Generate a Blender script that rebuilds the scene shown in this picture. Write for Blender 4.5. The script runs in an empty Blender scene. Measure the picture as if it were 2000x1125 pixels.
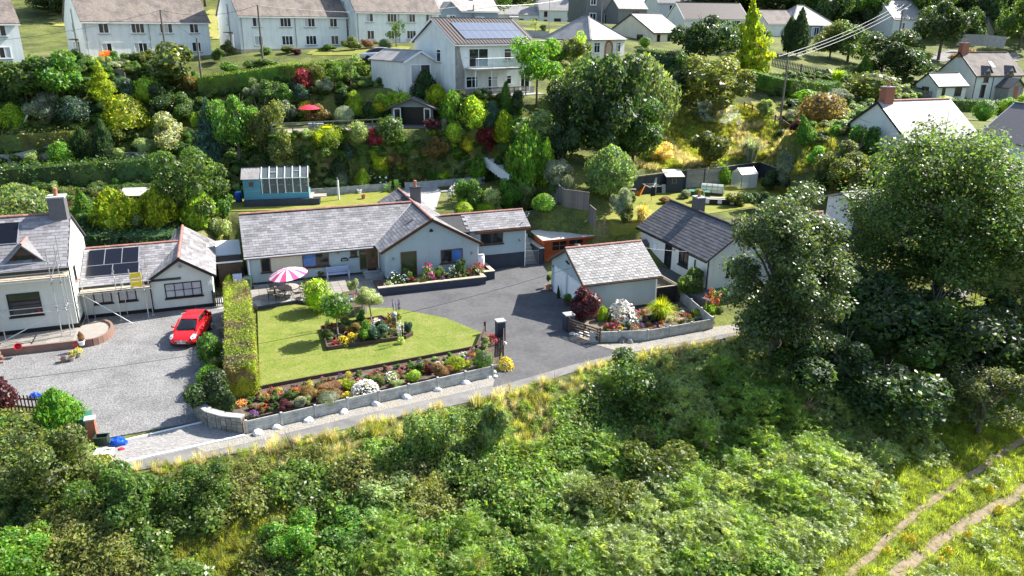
import bpy,math,random
import numpy as np
from mathutils import Matrix,Vector,noise as mnoise
random.seed(7);rng=np.random.default_rng(7)
sc=bpy.context.scene
col=sc.collection
R=math.radians
# ---------------------------------------------------------------- camera, sky, sun, exposure
F,PITCH,ROLL,EYE=1482.0,R(19.39),R(-0.6),20.0
cam_data=bpy.data.cameras.new('camera');cam=bpy.data.objects.new('camera',cam_data);col.objects.link(cam)
cam_data.sensor_width=36.0;cam_data.lens=36.0*F/2000.0;cam_data.clip_start=0.5;cam_data.clip_end=3000
_c,_s=math.cos(PITCH),math.sin(PITCH);_cr,_sr=math.cos(ROLL),math.sin(ROLL)
_right,_up,_fw=Vector((1,0,0)),Vector((0,_s,_c)),Vector((0,_c,-_s))
_r2,_u2=_right*_cr-_up*_sr,_right*_sr+_up*_cr
cam.matrix_world=Matrix(((_r2 .x,_u2 .x,-_fw.x,0),(_r2 .y,_u2 .y,-_fw.y,0),(_r2 .z,_u2 .z,-_fw.z,EYE),(0,0,0,1)))
sc.camera=cam
SUN_AZ,SUN_EL=R(54.0),R(41.5)
world=bpy.data.worlds.new('World');sc.world=world;world.use_nodes=True
_nt=world.node_tree;_bg=_nt.nodes['Background']
_sky=_nt.nodes.new('ShaderNodeTexSky');_sky.sky_type='NISHITA';_sky.sun_disc=False
_sky.sun_elevation=SUN_EL;_sky.sun_rotation=SUN_AZ;_sky.altitude=50;_sky.air_density=1.0;_sky.dust_density=1.2
_nt.links.new(_sky.outputs[0],_bg.inputs[0]);_bg.inputs[1].default_value=0.115
sun_data=bpy.data.lights.new('sun','SUN');sun_data.energy=5.0;sun_data.angle=R(0.5);sun_data.color=(1.0,0.955,0.88)
sun=bpy.data.objects.new('sun',sun_data);col.objects.link(sun)
_sd=Vector((math.sin(SUN_AZ)*math.cos(SUN_EL),math.cos(SUN_AZ)*math.cos(SUN_EL),math.sin(SUN_EL)))
sun.rotation_euler=_sd.to_track_quat('Z','Y').to_euler();sun.location=(60,60,80)
sc.view_settings.view_transform='Standard';sc.view_settings.look='None'
sc.view_settings.exposure=1.35;sc.view_settings.gamma=1.0
try:sc.view_settings.use_curve_mapping=False
except Exception:pass
sc.render.engine='CYCLES'
sc.cycles.max_bounces=6;sc.cycles.diffuse_bounces=3;sc.cycles.glossy_bounces=2
sc.cycles.transmission_bounces=3;sc.cycles.transparent_max_bounces=6;sc.cycles.use_denoising=True
# ---------------------------------------------------------------- pixel of the photograph -> point of the place
def ray(px,py):
 X=px-1000;Y=562.5-py
 x=(X*_cr+Y*_sr)/F;y=(-X*_sr+Y*_cr)/F
 return np.array([x,_c+y*_s,-_s+y*_c])
def at(px,py,z=0.0):
 d=ray(px,py);t=(z-EYE)/d[2];return np.array([0,0,EYE])+t*d
def aty(px,py,Y):
 d=ray(px,py);return np.array([0,0,EYE])+d*(Y/d[1])
# ---------------------------------------------------------------- scene graph helpers
def tag(o,label=None,cat=None,group=None,kind=None):
 if label:o['label']=label
 if cat:o['category']=cat
 if group:o['group']=group
 if kind:o['kind']=kind
 return o
def thing(name,label,cat,loc=(0,0,0),rz=0.0,group=None):
 o=bpy.data.objects.new(name,None);col.objects.link(o);o.empty_display_size=.3
 o.location=loc;o.rotation_euler=(0,0,rz);return tag(o,label,cat,group)
def link(name,me,parent=None,M=None):
 o=bpy.data.objects.new(name,me);col.objects.link(o)
 if parent is not None:o.parent=parent
 if M is not None:o.matrix_basis=M
 return o
def copy_tree(o,parent=None):
 c=o.copy();col.objects.link(c)
 if parent is not None:c.parent=parent
 for ch in list(o.children):copy_tree(ch,c)
 return c
class MB:
 def __init__(s,M=None):s.v=[];s.f=[];s.mi=[];s.M=M;s.cur=0
 def add(s,vs,fs):
  b=len(s.v)
  for p in vs:
   p=Vector(p);s.v.append(s.M@p if s.M else p)
  for f in fs:s.f.append([b+i for i in f]);s.mi.append(s.cur)
  return s
 def box(s,x0,y0,z0,x1,y1,z1):
  return s.add([(x0,y0,z0),(x1,y0,z0),(x1,y1,z0),(x0,y1,z0),(x0,y0,z1),(x1,y0,z1),(x1,y1,z1),(x0,y1,z1)],[(3,2,1,0),(4,5,6,7),(0,1,5,4),(1,2,6,5),(2,3,7,6),(3,0,4,7)])
 def bar(s,p,q,w,h=None):
  h=h or w;p=Vector(p);q=Vector(q);d=(q-p).normalized()
  up=Vector((0,0,1))if abs(d.z)<.95 else Vector((1,0,0))
  a=d.cross(up).normalized()*(w/2);b=a.cross(d).normalized()*(h/2)
  vs=[p-a-b,p+a-b,p+a+b,p-a+b,q-a-b,q+a-b,q+a+b,q-a+b]
  return s.add(vs,[(3,2,1,0),(4,5,6,7),(0,1,5,4),(1,2,6,5),(2,3,7,6),(3,0,4,7)])
 def tube(s,p,q,r,r2=None,n=8):
  r2=r if r2 is None else r2;p=Vector(p);q=Vector(q);d=(q-p).normalized()
  up=Vector((0,0,1))if abs(d.z)<.95 else Vector((1,0,0))
  a=d.cross(up).normalized();b=a.cross(d).normalized();vs=[]
  for k in range(n):
   t=2*math.pi*k/n;o=a*math.cos(t)+b*math.sin(t);vs+=[p+o*r,q+o*r2]
  fs=[(2*k,2*((k+1)%n),2*((k+1)%n)+1,2*k+1)for k in range(n)]
  return s.add(vs,fs+[[2*k for k in range(n)][::-1],[2*k+1 for k in range(n)]])
 def lathe(s,prof,n=16,c=(0,0,0),a0=0.0,a1=2*math.pi):
  full=abs(a1-a0-2*math.pi)<1e-6;m=n if full else n+1;vs=[];k2=len(prof)
  for k in range(m):
   t=a0+(a1-a0)*k/n
   for r,z in prof:vs.append((c[0]+r*math.cos(t),c[1]+r*math.sin(t),c[2]+z))
  fs=[]
  for k in range(n):
   k1=(k+1)%m
   for j in range(k2-1):fs.append((k*k2+j,k1*k2+j,k1*k2+j+1,k*k2+j+1))
  return s.add(vs,fs)
 def prism(s,poly,z0,z1):
  poly=[tuple(map(float,p[:2]))for p in poly]
  n=len(poly)
  ar=sum(poly[i][0]*poly[(i+1)%n][1]-poly[(i+1)%n][0]*poly[i][1]for i in range(n))
  if ar<0:poly=poly[::-1]
  vs=[(p[0],p[1],z0)for p in poly]+[(p[0],p[1],z1)for p in poly]
  return s.add(vs,[list(range(n))[::-1],list(range(n,2*n))]+[(i,(i+1)%n,n+(i+1)%n,n+i)for i in range(n)])
 def slab(s,pts,th):
  pts=[Vector(p)for p in pts];n=len(pts)
  nr=(pts[1]-pts[0]).cross(pts[2]-pts[0]).normalized()*th
  return s.add(pts+[p-nr for p in pts],[list(range(n)),list(range(n,2*n))[::-1]]+[(n+i,n+(i+1)%n,(i+1)%n,i)for i in range(n)])
 def mesh(s,name,mats,smooth=False):
  me=bpy.data.meshes.new(name);me.from_pydata(s.v,[],s.f)
  for m in(mats if isinstance(mats,(list,tuple))else[mats]):me.materials.append(m)
  if any(s.mi):me.polygons.foreach_set('material_index',s.mi)
  if smooth:me.polygons.foreach_set('use_smooth',[True]*len(s.f))
  me.update();return me
 def build(s,name,mats,parent=None,smooth=False,M=None):return link(name,s.mesh(name,mats,smooth),parent,M)
def soften(o,w=.02,seg=2):
 m=o.modifiers.new('bevel','BEVEL');m.width=w;m.segments=seg;m.limit_method='ANGLE';m.angle_limit=R(40);return o
# ---------------------------------------------------------------- materials
MATS={}
def mat(name,colr,rough=.8,var=.12,scale=6.0,bump=0.0,bscale=None,spec=.4,metal=0.0,col2=None,c2scale=None,c2pos=(.45,.65),coord='Object',perisl=0.0,streak=0.0):
 if name in MATS:return MATS[name]
 m=bpy.data.materials.new(name);m.use_nodes=True;nt=m.node_tree;N=nt.nodes;L=nt.links
 b=N['Principled BSDF'];b.inputs['Roughness'].default_value=rough;b.inputs['Metallic'].default_value=metal
 b.inputs['Specular IOR Level'].default_value=spec
 tc=N.new('ShaderNodeTexCoord')
 if coord=='World':
  ge=N.new('ShaderNodeNewGeometry');src=ge.outputs['Position']
 else:src=tc.outputs[coord]
 no=N.new('ShaderNodeTexNoise');no.inputs['Scale'].default_value=scale;no.inputs['Detail'].default_value=6;no.inputs['Roughness'].default_value=.65
 L.new(src,no.inputs['Vector'])
 rmp=N.new('ShaderNodeMapRange');rmp.inputs[1].default_value=.3;rmp.inputs[2].default_value=.7
 rmp.inputs[3].default_value=1-var;rmp.inputs[4].default_value=1+var;L.new(no.outputs[0],rmp.inputs[0])
 mul=N.new('ShaderNodeVectorMath');mul.operation='SCALE';mul.inputs[0].default_value=colr
 cur=mul
 if col2 is not None:
  n2=N.new('ShaderNodeTexNoise');n2 .inputs['Scale'].default_value=c2scale or scale*.3;n2 .inputs['Detail'].default_value=5;n2 .inputs['Roughness'].default_value=.6
  L.new(src,n2 .inputs['Vector'])
  cr=N.new('ShaderNodeMapRange');cr.inputs[1].default_value=c2pos[0];cr.inputs[2].default_value=c2pos[1];L.new(n2 .outputs[0],cr.inputs[0])
  mx=N.new('ShaderNodeMix');mx.data_type='RGBA';mx.inputs[6].default_value=(*colr,1);mx.inputs[7].default_value=(*col2,1)
  L.new(cr.outputs[0],mx.inputs[0]);L.new(mx.outputs[2],mul.inputs[0])
 fac=rmp.outputs[0]
 if streak:
  mp=N.new('ShaderNodeMapping');mp.inputs['Scale'].default_value=(1.6,1.6,.22);L.new(src,mp.inputs[0]);n4=N.new('ShaderNodeTexNoise');n4 .inputs['Scale'].default_value=1.3;n4 .inputs['Detail'].default_value=8;n4 .inputs['Roughness'].default_value=.7;L.new(mp.outputs[0],n4 .inputs[0])
  m4=N.new('ShaderNodeMapRange');m4 .inputs[1].default_value=.45;m4 .inputs[2].default_value=.8;m4 .inputs[3].default_value=1.0;m4 .inputs[4].default_value=1-streak;L.new(n4 .outputs[0],m4 .inputs[0]);q4=N.new('ShaderNodeMath');q4 .operation='MULTIPLY';L.new(fac,q4 .inputs[0]);L.new(m4 .outputs[0],q4 .inputs[1]);fac=q4 .outputs[0]
 if perisl:
  g2=N.new('ShaderNodeNewGeometry');oi=N.new('ShaderNodeObjectInfo')
  ad=N.new('ShaderNodeMath');ad.operation='ADD';L.new(g2 .outputs['Random Per Island'],ad.inputs[0]);L.new(oi.outputs['Random'],ad.inputs[1])
  fr=N.new('ShaderNodeMath');fr.operation='FRACT';L.new(ad.outputs[0],fr.inputs[0])
  mr=N.new('ShaderNodeMapRange');mr.inputs[3].default_value=1-perisl;mr.inputs[4].default_value=1+perisl;L.new(fr.outputs[0],mr.inputs[0])
  mm=N.new('ShaderNodeMath');mm.operation='MULTIPLY';L.new(mr.outputs[0],mm.inputs[0]);L.new(fac,mm.inputs[1]);fac=mm.outputs[0]
 L.new(fac,mul.inputs['Scale']);L.new(mul.outputs[0],b.inputs['Base Color'])
 if bump:
  n3=N.new('ShaderNodeTexNoise');n3 .inputs['Scale'].default_value=bscale or scale*4;n3 .inputs['Detail'].default_value=4;L.new(src,n3 .inputs['Vector'])
  bp=N.new('ShaderNodeBump');bp.inputs['Strength'].default_value=bump;bp.inputs['Distance'].default_value=.03
  L.new(n3 .outputs[0],bp.inputs['Height']);L.new(bp.outputs[0],b.inputs['Normal'])
 MATS[name]=m;return m
def glass(name,colr,rough=.04):
 m=mat(name,colr,rough=rough,var=.25,scale=.9,spec=.6);return m
def clear_glass(name,tint=(.75,.85,.85),alpha=.35):
 if name in MATS:return MATS[name]
 m=bpy.data.materials.new(name);m.use_nodes=True;nt=m.node_tree;N=nt.nodes;L=nt.links
 b=N['Principled BSDF'];b.inputs['Base Color'].default_value=(*tint,1);b.inputs['Roughness'].default_value=.08;b.inputs['Alpha'].default_value=alpha
 MATS[name]=m;return m
def leafmat(name,colr=None,rough=.45,translucent=.5,hue=.5,spec=.5,col2=None):
 """leaf surface: colour from the object (or fixed), each leaf a little different, some light comes through"""
 if name in MATS:return MATS[name]
 m=bpy.data.materials.new(name);m.use_nodes=True;nt=m.node_tree;N=nt.nodes;L=nt.links
 b=N['Principled BSDF'];out=N['Material Output']
 b.inputs['Roughness'].default_value=rough;b.inputs['Specular IOR Level'].default_value=spec
 oi=N.new('ShaderNodeObjectInfo');ge=N.new('ShaderNodeNewGeometry')
 if colr is None:base=oi.outputs['Color']
 else:
  rgb=N.new('ShaderNodeRGB');rgb.outputs[0].default_value=(*colr,1);base=rgb.outputs[0]
 if col2:
  nn=N.new('ShaderNodeTexNoise');nn.inputs['Scale'].default_value=.8;nn.inputs['Detail'].default_value=4;L.new(ge.outputs['Position'],nn.inputs[0]);nm=N.new('ShaderNodeMapRange');nm.inputs[1].default_value=.48;nm.inputs[2].default_value=.6;L.new(nn.outputs[0],nm.inputs[0])
  cm=N.new('ShaderNodeMix');cm.data_type='RGBA';L.new(base,cm.inputs[6]);cm.inputs[7].default_value=(*col2,1);L.new(nm.outputs[0],cm.inputs[0]);base=cm.outputs[2]
 ad=N.new('ShaderNodeMath');ad.operation='ADD';L.new(ge.outputs['Random Per Island'],ad.inputs[0]);L.new(oi.outputs['Random'],ad.inputs[1])
 fr=N.new('ShaderNodeMath');fr.operation='FRACT';L.new(ad.outputs[0],fr.inputs[0])
 mr=N.new('ShaderNodeMapRange');mr.inputs[3].default_value=.5;mr.inputs[4].default_value=1.5;L.new(fr.outputs[0],mr.inputs[0])
 mrh=N.new('ShaderNodeMapRange');mrh.inputs[3].default_value=.5-hue*.08;mrh.inputs[4].default_value=.5+hue*.08
 wn=N.new('ShaderNodeTexWhiteNoise');wn.noise_dimensions='1D';L.new(fr.outputs[0],wn.inputs['W']);L.new(wn.outputs[0],mrh.inputs[0])
 hs=N.new('ShaderNodeHueSaturation');L.new(base,hs.inputs['Color'])
 cn=N.new('ShaderNodeTexNoise');cn.inputs['Scale'].default_value=1.1;cn.inputs['Detail'].default_value=3;L.new(ge.outputs['Position'],cn.inputs[0]);cq=N.new('ShaderNodeMapRange');cq.inputs[1].default_value=.35;cq.inputs[2].default_value=.65;cq.inputs[3].default_value=.68;cq.inputs[4].default_value=1.32;L.new(cn.outputs[0],cq.inputs[0]);cv=N.new('ShaderNodeMath');cv.operation='MULTIPLY';L.new(mr.outputs[0],cv.inputs[0]);L.new(cq.outputs[0],cv.inputs[1]);L.new(cv.outputs[0],hs.inputs['Value']);L.new(mrh.outputs[0],hs.inputs['Hue'])
 L.new(hs.outputs[0],b.inputs['Base Color'])
 tr=N.new('ShaderNodeBsdfTranslucent')
 gm=N.new('ShaderNodeMix');gm.data_type='RGBA';gm.blend_type='MULTIPLY';gm.inputs[0].default_value=1;gm.inputs[7].default_value=(1.9,1.8,.8,1)
 L.new(hs.outputs[0],gm.inputs[6]);L.new(gm.outputs[2],tr.inputs['Color'])
 mx=N.new('ShaderNodeMixShader');mx.inputs[0].default_value=translucent
 L.new(b.outputs[0],mx.inputs[1]);L.new(tr.outputs[0],mx.inputs[2]);L.new(mx.outputs[0],out.inputs['Surface'])
 MATS[name]=m;return m
M_=dict(render_blue=mat('painted_render_blue',(.37,.445,.465),.85,.05,1.2,.15,60,streak=.10),render_cream=mat('painted_render_cream',(.61,.62,.565),.85,.05,1.2,.15,60,streak=.10),render_white=mat('painted_render_white',(.68,.68,.645),.85,.05,1.1,.15,50,streak=.16),render_pale=mat('painted_render_pale',(.73,.755,.725),.85,.07,.8,.15,30,streak=.22),render_grey=mat('pebbledash_grey',(.17,.17,.17),.9,.18,1.6,.3,40),render_slateblue=mat('painted_render_slate',(.20,.25,.32),.85,.06,1,.1,40),render_buff=mat('painted_render_buff',(.58,.53,.42),.85,.06,1,.15,40,streak=.12),plinth_buff=mat('stone_plinth',(.45,.38,.28),.9,.2,3,.3,20),plinth_dark=mat('dark_plinth',(.035,.037,.05),.75,.2,2.5),navy=mat('navy_paint',(.035,.042,.062),.6,.18,2.0),slate=mat('grey_slate',(.225,.215,.22),.55,.16,5,.25,22,perisl=.28,col2=(.15,.145,.15),c2scale=.9),slate_dark=mat('dark_slate',(.10,.095,.10),.6,.15,5,.25,22,perisl=.22),slate_lichen=mat('lichen_slate',(.30,.29,.28),.75,.3,9,.3,26,perisl=.25,col2=(.14,.135,.13),c2scale=2.6,c2pos=(.42,.58)),tile_brown=mat('brown_roof_tile',(.20,.165,.14),.85,.3,5,.4,14,col2=(.12,.10,.09),c2scale=.7),tile_grey=mat('pale_roof_slate',(.33,.31,.29),.7,.2,6,.3,12,col2=(.24,.22,.21),c2scale=.8),tile_darkbrown=mat('dark_brown_roof',(.075,.06,.055),.7,.25,6,.3,12),underlay=mat('roof_underlay',(.06,.06,.06),.9,.1,3),ridge_red=mat('red_ridge_tile',(.33,.15,.12),.75,.15,8,.2,30,perisl=.18),brick=mat('red_brick',(.33,.12,.075),.85,.25,9,.4,30),brownwood=mat('brown_frame',(.14,.065,.035),.5,.2,5),darkwood=mat('dark_stained_wood',(.075,.05,.035),.75,.25,5),blackframe=mat('black_frame',(.015,.014,.015),.4,.1,5),whiteframe=mat('white_frame',(.80,.80,.80),.4,.04,5),whitepaint=mat('white_paint',(.80,.80,.78),.7,.08,4),fence_wood=mat('weathered_fence_wood',(.17,.145,.125),.85,.25,5,.2,20,perisl=.2),pale_wood=mat('pale_timber',(.42,.35,.26),.8,.2,5,perisl=.15),deck=mat('deck_boards',(.30,.25,.21),.8,.2,4,perisl=.15),concrete=mat('concrete',(.36,.36,.345),.9,.16,3,.3,25,perisl=.1,col2=(.27,.27,.26),c2scale=1.5),concrete_panel=mat('concrete_panel',(.42,.415,.39),.9,.2,4,.4,18,perisl=.08,col2=(.30,.30,.285),c2scale=1.6),glass_dark=glass('window_glass',(.018,.022,.026)),glass_blue_reflection=glass('painted_blue_reflection',(.05,.15,.42)),glass_curtain=glass('curtained_glass',(.42,.43,.44),.15),glass_green_reflection=glass('painted_green_reflection',(.05,.065,.025)),metal=mat('galvanised_tube',(.55,.56,.57),.35,.12,8,metal=.7),steel=mat('grey_steel',(.32,.33,.34),.45,.1,6,metal=.5),pipe_black=mat('black_downpipe',(.02,.02,.02),.45,.1,6),solar_black=mat('solar_cells_black',(.006,.006,.01),.25,.2,4,spec=.35),solar_blue=mat('solar_cells_blue',(.10,.125,.175),.28,.12,3,spec=.6),solar_rail=mat('solar_frame',(.35,.36,.38),.4,.1,4,metal=.5),tarmac=mat('tarmac',(.092,.091,.093),.9,.22,3.5,.3,60,col2=(.066,.067,.07),c2scale=.45,coord='World'),lane=mat('lane_tarmac',(.185,.175,.165),.92,.18,1.4,.3,40,col2=(.135,.13,.125),c2scale=.5,coord='World'),bark=mat('bark',(.11,.085,.065),.9,.25,7,.4,20),bark_pale=mat('pale_bark',(.24,.20,.16),.9,.2,7,.3,20),soil=mat('bed_soil',(.085,.06,.042),.95,.35,8,.5,30,col2=(.13,.10,.075),c2scale=2),stone_white=mat('white_painted_stone',(.62,.61,.58),.8,.08,5,.3,10),stone_grey=mat('grey_stone',(.24,.225,.20),.9,.25,5,.5,14,perisl=.3),pot=mat('terracotta',(.40,.17,.09),.8,.15,6),pot_grey=mat('grey_planter',(.16,.16,.16),.7,.1,6),black_plastic=mat('black_plastic',(.02,.021,.022),.45,.1,4),green_plastic=mat('green_plastic',(.04,.16,.10),.4,.1,4),dkgreen_plastic=mat('dark_green_plastic',(.025,.05,.035),.45,.1,4),blue_plastic=mat('blue_plastic',(.02,.10,.45),.35,.1,4),red_paint=mat('red_paint',(.60,.02,.025),.3,.05,3),orange_shed=mat('orange_stained_timber',(.42,.085,.025),.7,.15,4,perisl=.12),car_red=mat('red_car_paint',(.62,.012,.016),.22,.03,2,spec=.6),rubber=mat('tyre_rubber',(.02,.02,.02),.8,.1,6),alloy=mat('alloy_wheel',(.6,.6,.62),.3,.05,6,metal=.7),car_glass=glass('car_glass',(.012,.014,.018)),lamp_clear=glass('lamp_lens',(.6,.62,.65),.1),chrome=mat('chrome',(.7,.7,.72),.15,.05,4,metal=.9),plate=mat('number_plate',(.75,.75,.70),.5,.03,4),ink=mat('black_lettering',(.015,.015,.015),.6,.02,4),teal=mat('teal_paint',(.10,.30,.38),.65,.12,2,perisl=.06),yellow_plastic=mat('yellow_plastic',(.75,.55,.02),.4,.05,4),pink_cloth=mat('pink_canvas',(.62,.075,.20),.8,.06,3),pale_cloth=mat('pale_canvas',(.80,.66,.68),.8,.06,3),red_cloth=mat('red_canvas',(.55,.02,.06),.8,.05,3),greyblue_paint=mat('grey_blue_paint',(.22,.27,.31),.6,.1,3),lilac_paint=mat('lilac_bench_paint',(.42,.46,.62),.6,.06,4),lime_plastic=mat('lime_plastic',(.30,.48,.06),.5,.05,4),bronze=mat('dark_cast_metal',(.035,.033,.032),.5,.1,5,metal=.3),orange_plastic=mat('orange_plastic',(.75,.22,.02),.45,.05,4),felt=mat('roofing_felt',(.13,.12,.12),.9,.12,5),felt_pale=mat('pale_felt_roof',(.50,.47,.42),.85,.1,3),tarp=mat('blue_plastic_sheet',(.015,.10,.60),.3,.08,3),skin=mat('skin',(.55,.33,.25),.6,.05,5),black_cloth=mat('black_cloth',(.015,.015,.017),.9,.1,5),khaki_cloth=mat('khaki_cloth',(.25,.20,.14),.9,.1,5),hair=mat('dark_hair',(.03,.02,.015),.7,.1,5),pale_slab=mat('pale_paving_slab',(.25,.228,.20),.9,.12,3,.2,20,perisl=.12),stone_wall=mat('grey_wall_stone',(.30,.285,.255),.9,.28,4,.5,12,perisl=.2),grey_door=mat('grey_door',(.3,.31,.32),.6,.05,3))  # blue and green glass have their reflections painted into the base colour
M_['greenroof']=mat('pale_green_metal_roof',(.28,.36,.30),.5,.08,3)
M_['brownwall']=mat('brown_wall',(.22,.13,.10),.85,.1,3)
LEAF=leafmat('leaf');LEAF_MATTE=leafmat('leaf_fine',rough=.7,translucent=.42,spec=.25)
LEAF_GLOSS=leafmat('leaf_glossy',rough=.4,translucent=.45,spec=.7)
# ================================================================ TERRAIN
A0=np.array([-20.47,55.81]);TH=.363;UU=np.array([math.cos(TH),math.sin(TH)]);NN=np.array([-math.sin(TH),math.cos(TH)])
def bw(s,t):return A0+s*UU+t*NN
LANE_L=[at(*q)[:2]for q in[(-420,1010),(240,905),(480,852),(700,800),(960,742),(1120,684),(1230,676),(1300,667),(1450,641),(1600,612),(1900,560)]]
LANE_R=[at(*q)[:2]for q in[(-420,1030),(250,922),(480,882),(700,832),(960,776),(1100,733),(1200,702),(1300,683),(1455,654),(1600,628),(1900,578)]]
ctrl=[]
def cp(x,y,z):ctrl.append((x,y,z))
for x in np.arange(-34,13,6.0):
 for s in(0,5,10):cp(x,40+s+max(-6,x*.3),0.0)
for q in[(-38,44),(-45,42),(-30,50),(14,50),(11,56),(18,52),(2,60),(6,62)]:cp(*q,0.0)
for q in[(115,128,84),(173,117,92),(405,108,103),(473,100,100),(660,97,110),(697,88,106),(845,75,115),(920,57,125),(890,188,83),(1028,185,90),(560,148,90),(205,310,78),(1522,250,82),(1350,280,89),(1290,330,79.5),(1420,314,84),(1500,306,86),(1380,215,95),(1160,118,108),(1215,112,112),(1270,95,118),(1335,90,126),(985,55,200),(1120,55,205),(1180,48,170),(1290,55,150),(1330,50,200),(1790,192,117),(1897,194,121),(1970,195,125),(1690,290,75),(1935,240,85),(1880,80,176),(1300,135,105),(1550,190,100),(1590,77,160),(240,450,60),(40,440,60),(762,238,82),(800,168,85.5),(760,158,88),(850,172,85),(862,195,82.5),(960,315,76),(606,230,81),(1000,190,90),(1700,150,125),(1620,215,100),(2000,300,75)]:
 p=aty(*q);cp(*p)
for x,y,z in[(-24,66.5,4.0),(-18,67,4.0),(-10,69,4.0),(-4,70,4.0),(3,66,4.0),(-20,71,4.2),(-10,72.5,4.3),(-35,56,1.6),(-26,62,3.2),(-45,54,1.5),(-50,76,6.0),(-35.5,78,6.4),(12,70,4.3),(20,71.5,4.4),(26,74,4.6),(14,65,3.2),(20,66,3.2),(13,60,1.0),(18,57,1.0),(22,62,1.4),(30,60,1.5),(34,66,3.0),(42,62,2.5),(30,52,0.3),(40,52,.5),(60,60,3),(-80,60,4),(-90,90,14),(-70,110,17),(-30,130,19.5),(0,235,20),(40,225,20),(-60,150,24),(75,215,26),(110,200,24),(-100,170,30),(0,290,44),(40,290,44),(-80,230,48),(100,260,42),(200,200,30),(200,120,14),(140,90,6),(90,70,3),(0,340,66),(150,320,70),(-150,300,75),(-150,150,30),(-150,80,12)]:cp(x,y,z)
CT=np.array(ctrl)
def _tps(d2):return.5*d2*np.log(d2+1e-9)
_n=len(CT);_d2=((CT[:,None,:2]-CT[None,:,:2])**2).sum(-1);_K=_tps(_d2)+np.eye(_n)*6.0
_P=np.c_[np.ones(_n),CT[:,:2]];_Amat=np.block([[_K,_P],[_P.T,np.zeros((3,3))]])
_w=np.linalg.solve(_Amat,np.r_[CT[:,2],0,0,0])
def _seg_dist(P,poly,closed=True):
 d=np.full(len(P),1e9);n=len(poly)
 for i in range(n if closed else n-1):
  a=np.array(poly[i],float);b=np.array(poly[(i+1)%n],float);ab=b-a
  t=np.clip(((P-a)@ab)/(ab@ab+1e-12),0,1);d=np.minimum(d,np.linalg.norm(P-a-t[:,None]*ab,axis=1))
 return d
def _inside(P,poly):
 x,y=P[:,0],P[:,1];c=np.zeros(len(P),bool);n=len(poly);j=n-1
 for i in range(n):
  xi,yi=poly[i][:2];xj,yj=poly[j][:2]
  hit=((yi>y)!=(yj>y))&(x<(xj-xi)*(y-yi)/((yj-yi)if yj!=yi else 1e-12)+xi);c^=hit;j=i
 return c
FLAT=[tuple(p)for p in LANE_R]+[(60,62),(32,58),(24,53),(17,56),(11.6,57.5),(9.5,63.8),(4.6,65.0)]+[tuple(bw(s,t))for s,t in[(22.8,2.6),(18.5,10.2),(9.5,9.9),(-1.5,8.2),(-3.2,3.0)]]+[tuple(bw(-9,4.6)),(-33,56),(-50,48)]
PADS=[(FLAT,0.0,.9),([tuple(at(a,b,4.0)[:2])for a,b in[(430,414),(430,386),(600,379),(770,366),(960,350),(1000,372),(880,412),(720,410)]],3.95,1.6),([tuple(at(a,b,9.5)[:2])for a,b in[(535,263),(535,240),(872,228),(880,251)]],9.5,.8),([tuple(at(a,b,z)[:2])for a,b,z in[(1180,430,3.3),(1234,345,5.3),(1345,331,5.3),(1412,326,5.3),(1485,316,5.3),(1547,338,5.3),(1520,400,3.3),(1290,436,3.3)]],3.3,1.0),([(-17,85.3),(-8.6,85.2),(-8,92),(-17,93)],12.9,1.6),([(-12.5,89),(-6.6,81.6),(-4.5,79.9),(4.6,86.5),(0,96)],12.2,1.4),([tuple(bw(*q))for q in[(23.2,3.0),(27.5,3.4),(28.4,8.0),(23.4,8.0)]],2.6,.8)]
LCURVE=[np.array(p)for p in LANE_R]
def H(P):
 P=np.atleast_2d(np.asarray(P,float));out=np.empty(len(P))
 for i in range(0,len(P),20000):
  Q=P[i:i+20000];d2=((Q[:,None,:]-CT[None,:,:2])**2).sum(-1)
  out[i:i+20000]=_tps(d2)@_w[:_n]+_w[_n]+Q@_w[_n+1:]
 far=np.clip((np.abs(P[:,0])-150)/60,0,1);out=np.clip(out,-2,95)
 yl=np.interp(P[:,0],[p[0]for p in LCURVE],[p[1]for p in LCURVE],left=None,right=None)
 yl=np.where(P[:,0]<LCURVE[0][0],LCURVE[0][1]+(P[:,0]-LCURVE[0][0])*.4,yl)
 yl=np.where(P[:,0]>LCURVE[-1][0],LCURVE[-1][1]+(P[:,0]-LCURVE[-1][0])*.3,yl)
 d=(yl-P[:,1])*.9
 bank=np.where(d<8.5,-4.0*(np.clip(d,0,8.5)/8.5)**1.15,-4.0-(d-8.5)*.12)
 k=np.clip((d+1.5)/1.5,0,1);out=out*(1-k)+np.minimum(bank,0)*k
 for poly,z,blend in PADS:
  ins=_inside(P,poly);ds=_seg_dist(P,poly);w=np.where(ins,1.0,np.clip(1-ds/blend,0,1));w=w*w*(3-2*w)
  if z==0.0:w=np.where(d>-.3,0.0,w)
  out=out*(1-w)+(z-.03)*w
 return out
def h1(x,y):return float(H([[x,y]])[0])
_ts=np.concatenate([np.arange(20,130,.35),np.arange(130,420,1.2)])
def ground(px,py):
 d=ray(px,py);d=d/np.linalg.norm(d);P=np.array([0,0,EYE])+_ts[:,None]*d;g=H(P[:,:2]);below=P[:,2]<g
 i=int(np.argmax(below))if below.any()else len(_ts)-1
 if i==0:return P[0]
 a=P[i-1,2]-g[i-1];b=P[i,2]-g[i];k=a/(a-b+1e-9);p=P[i-1]+(P[i]-P[i-1])*k;p[2]=h1(p[0],p[1]);return p
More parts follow.
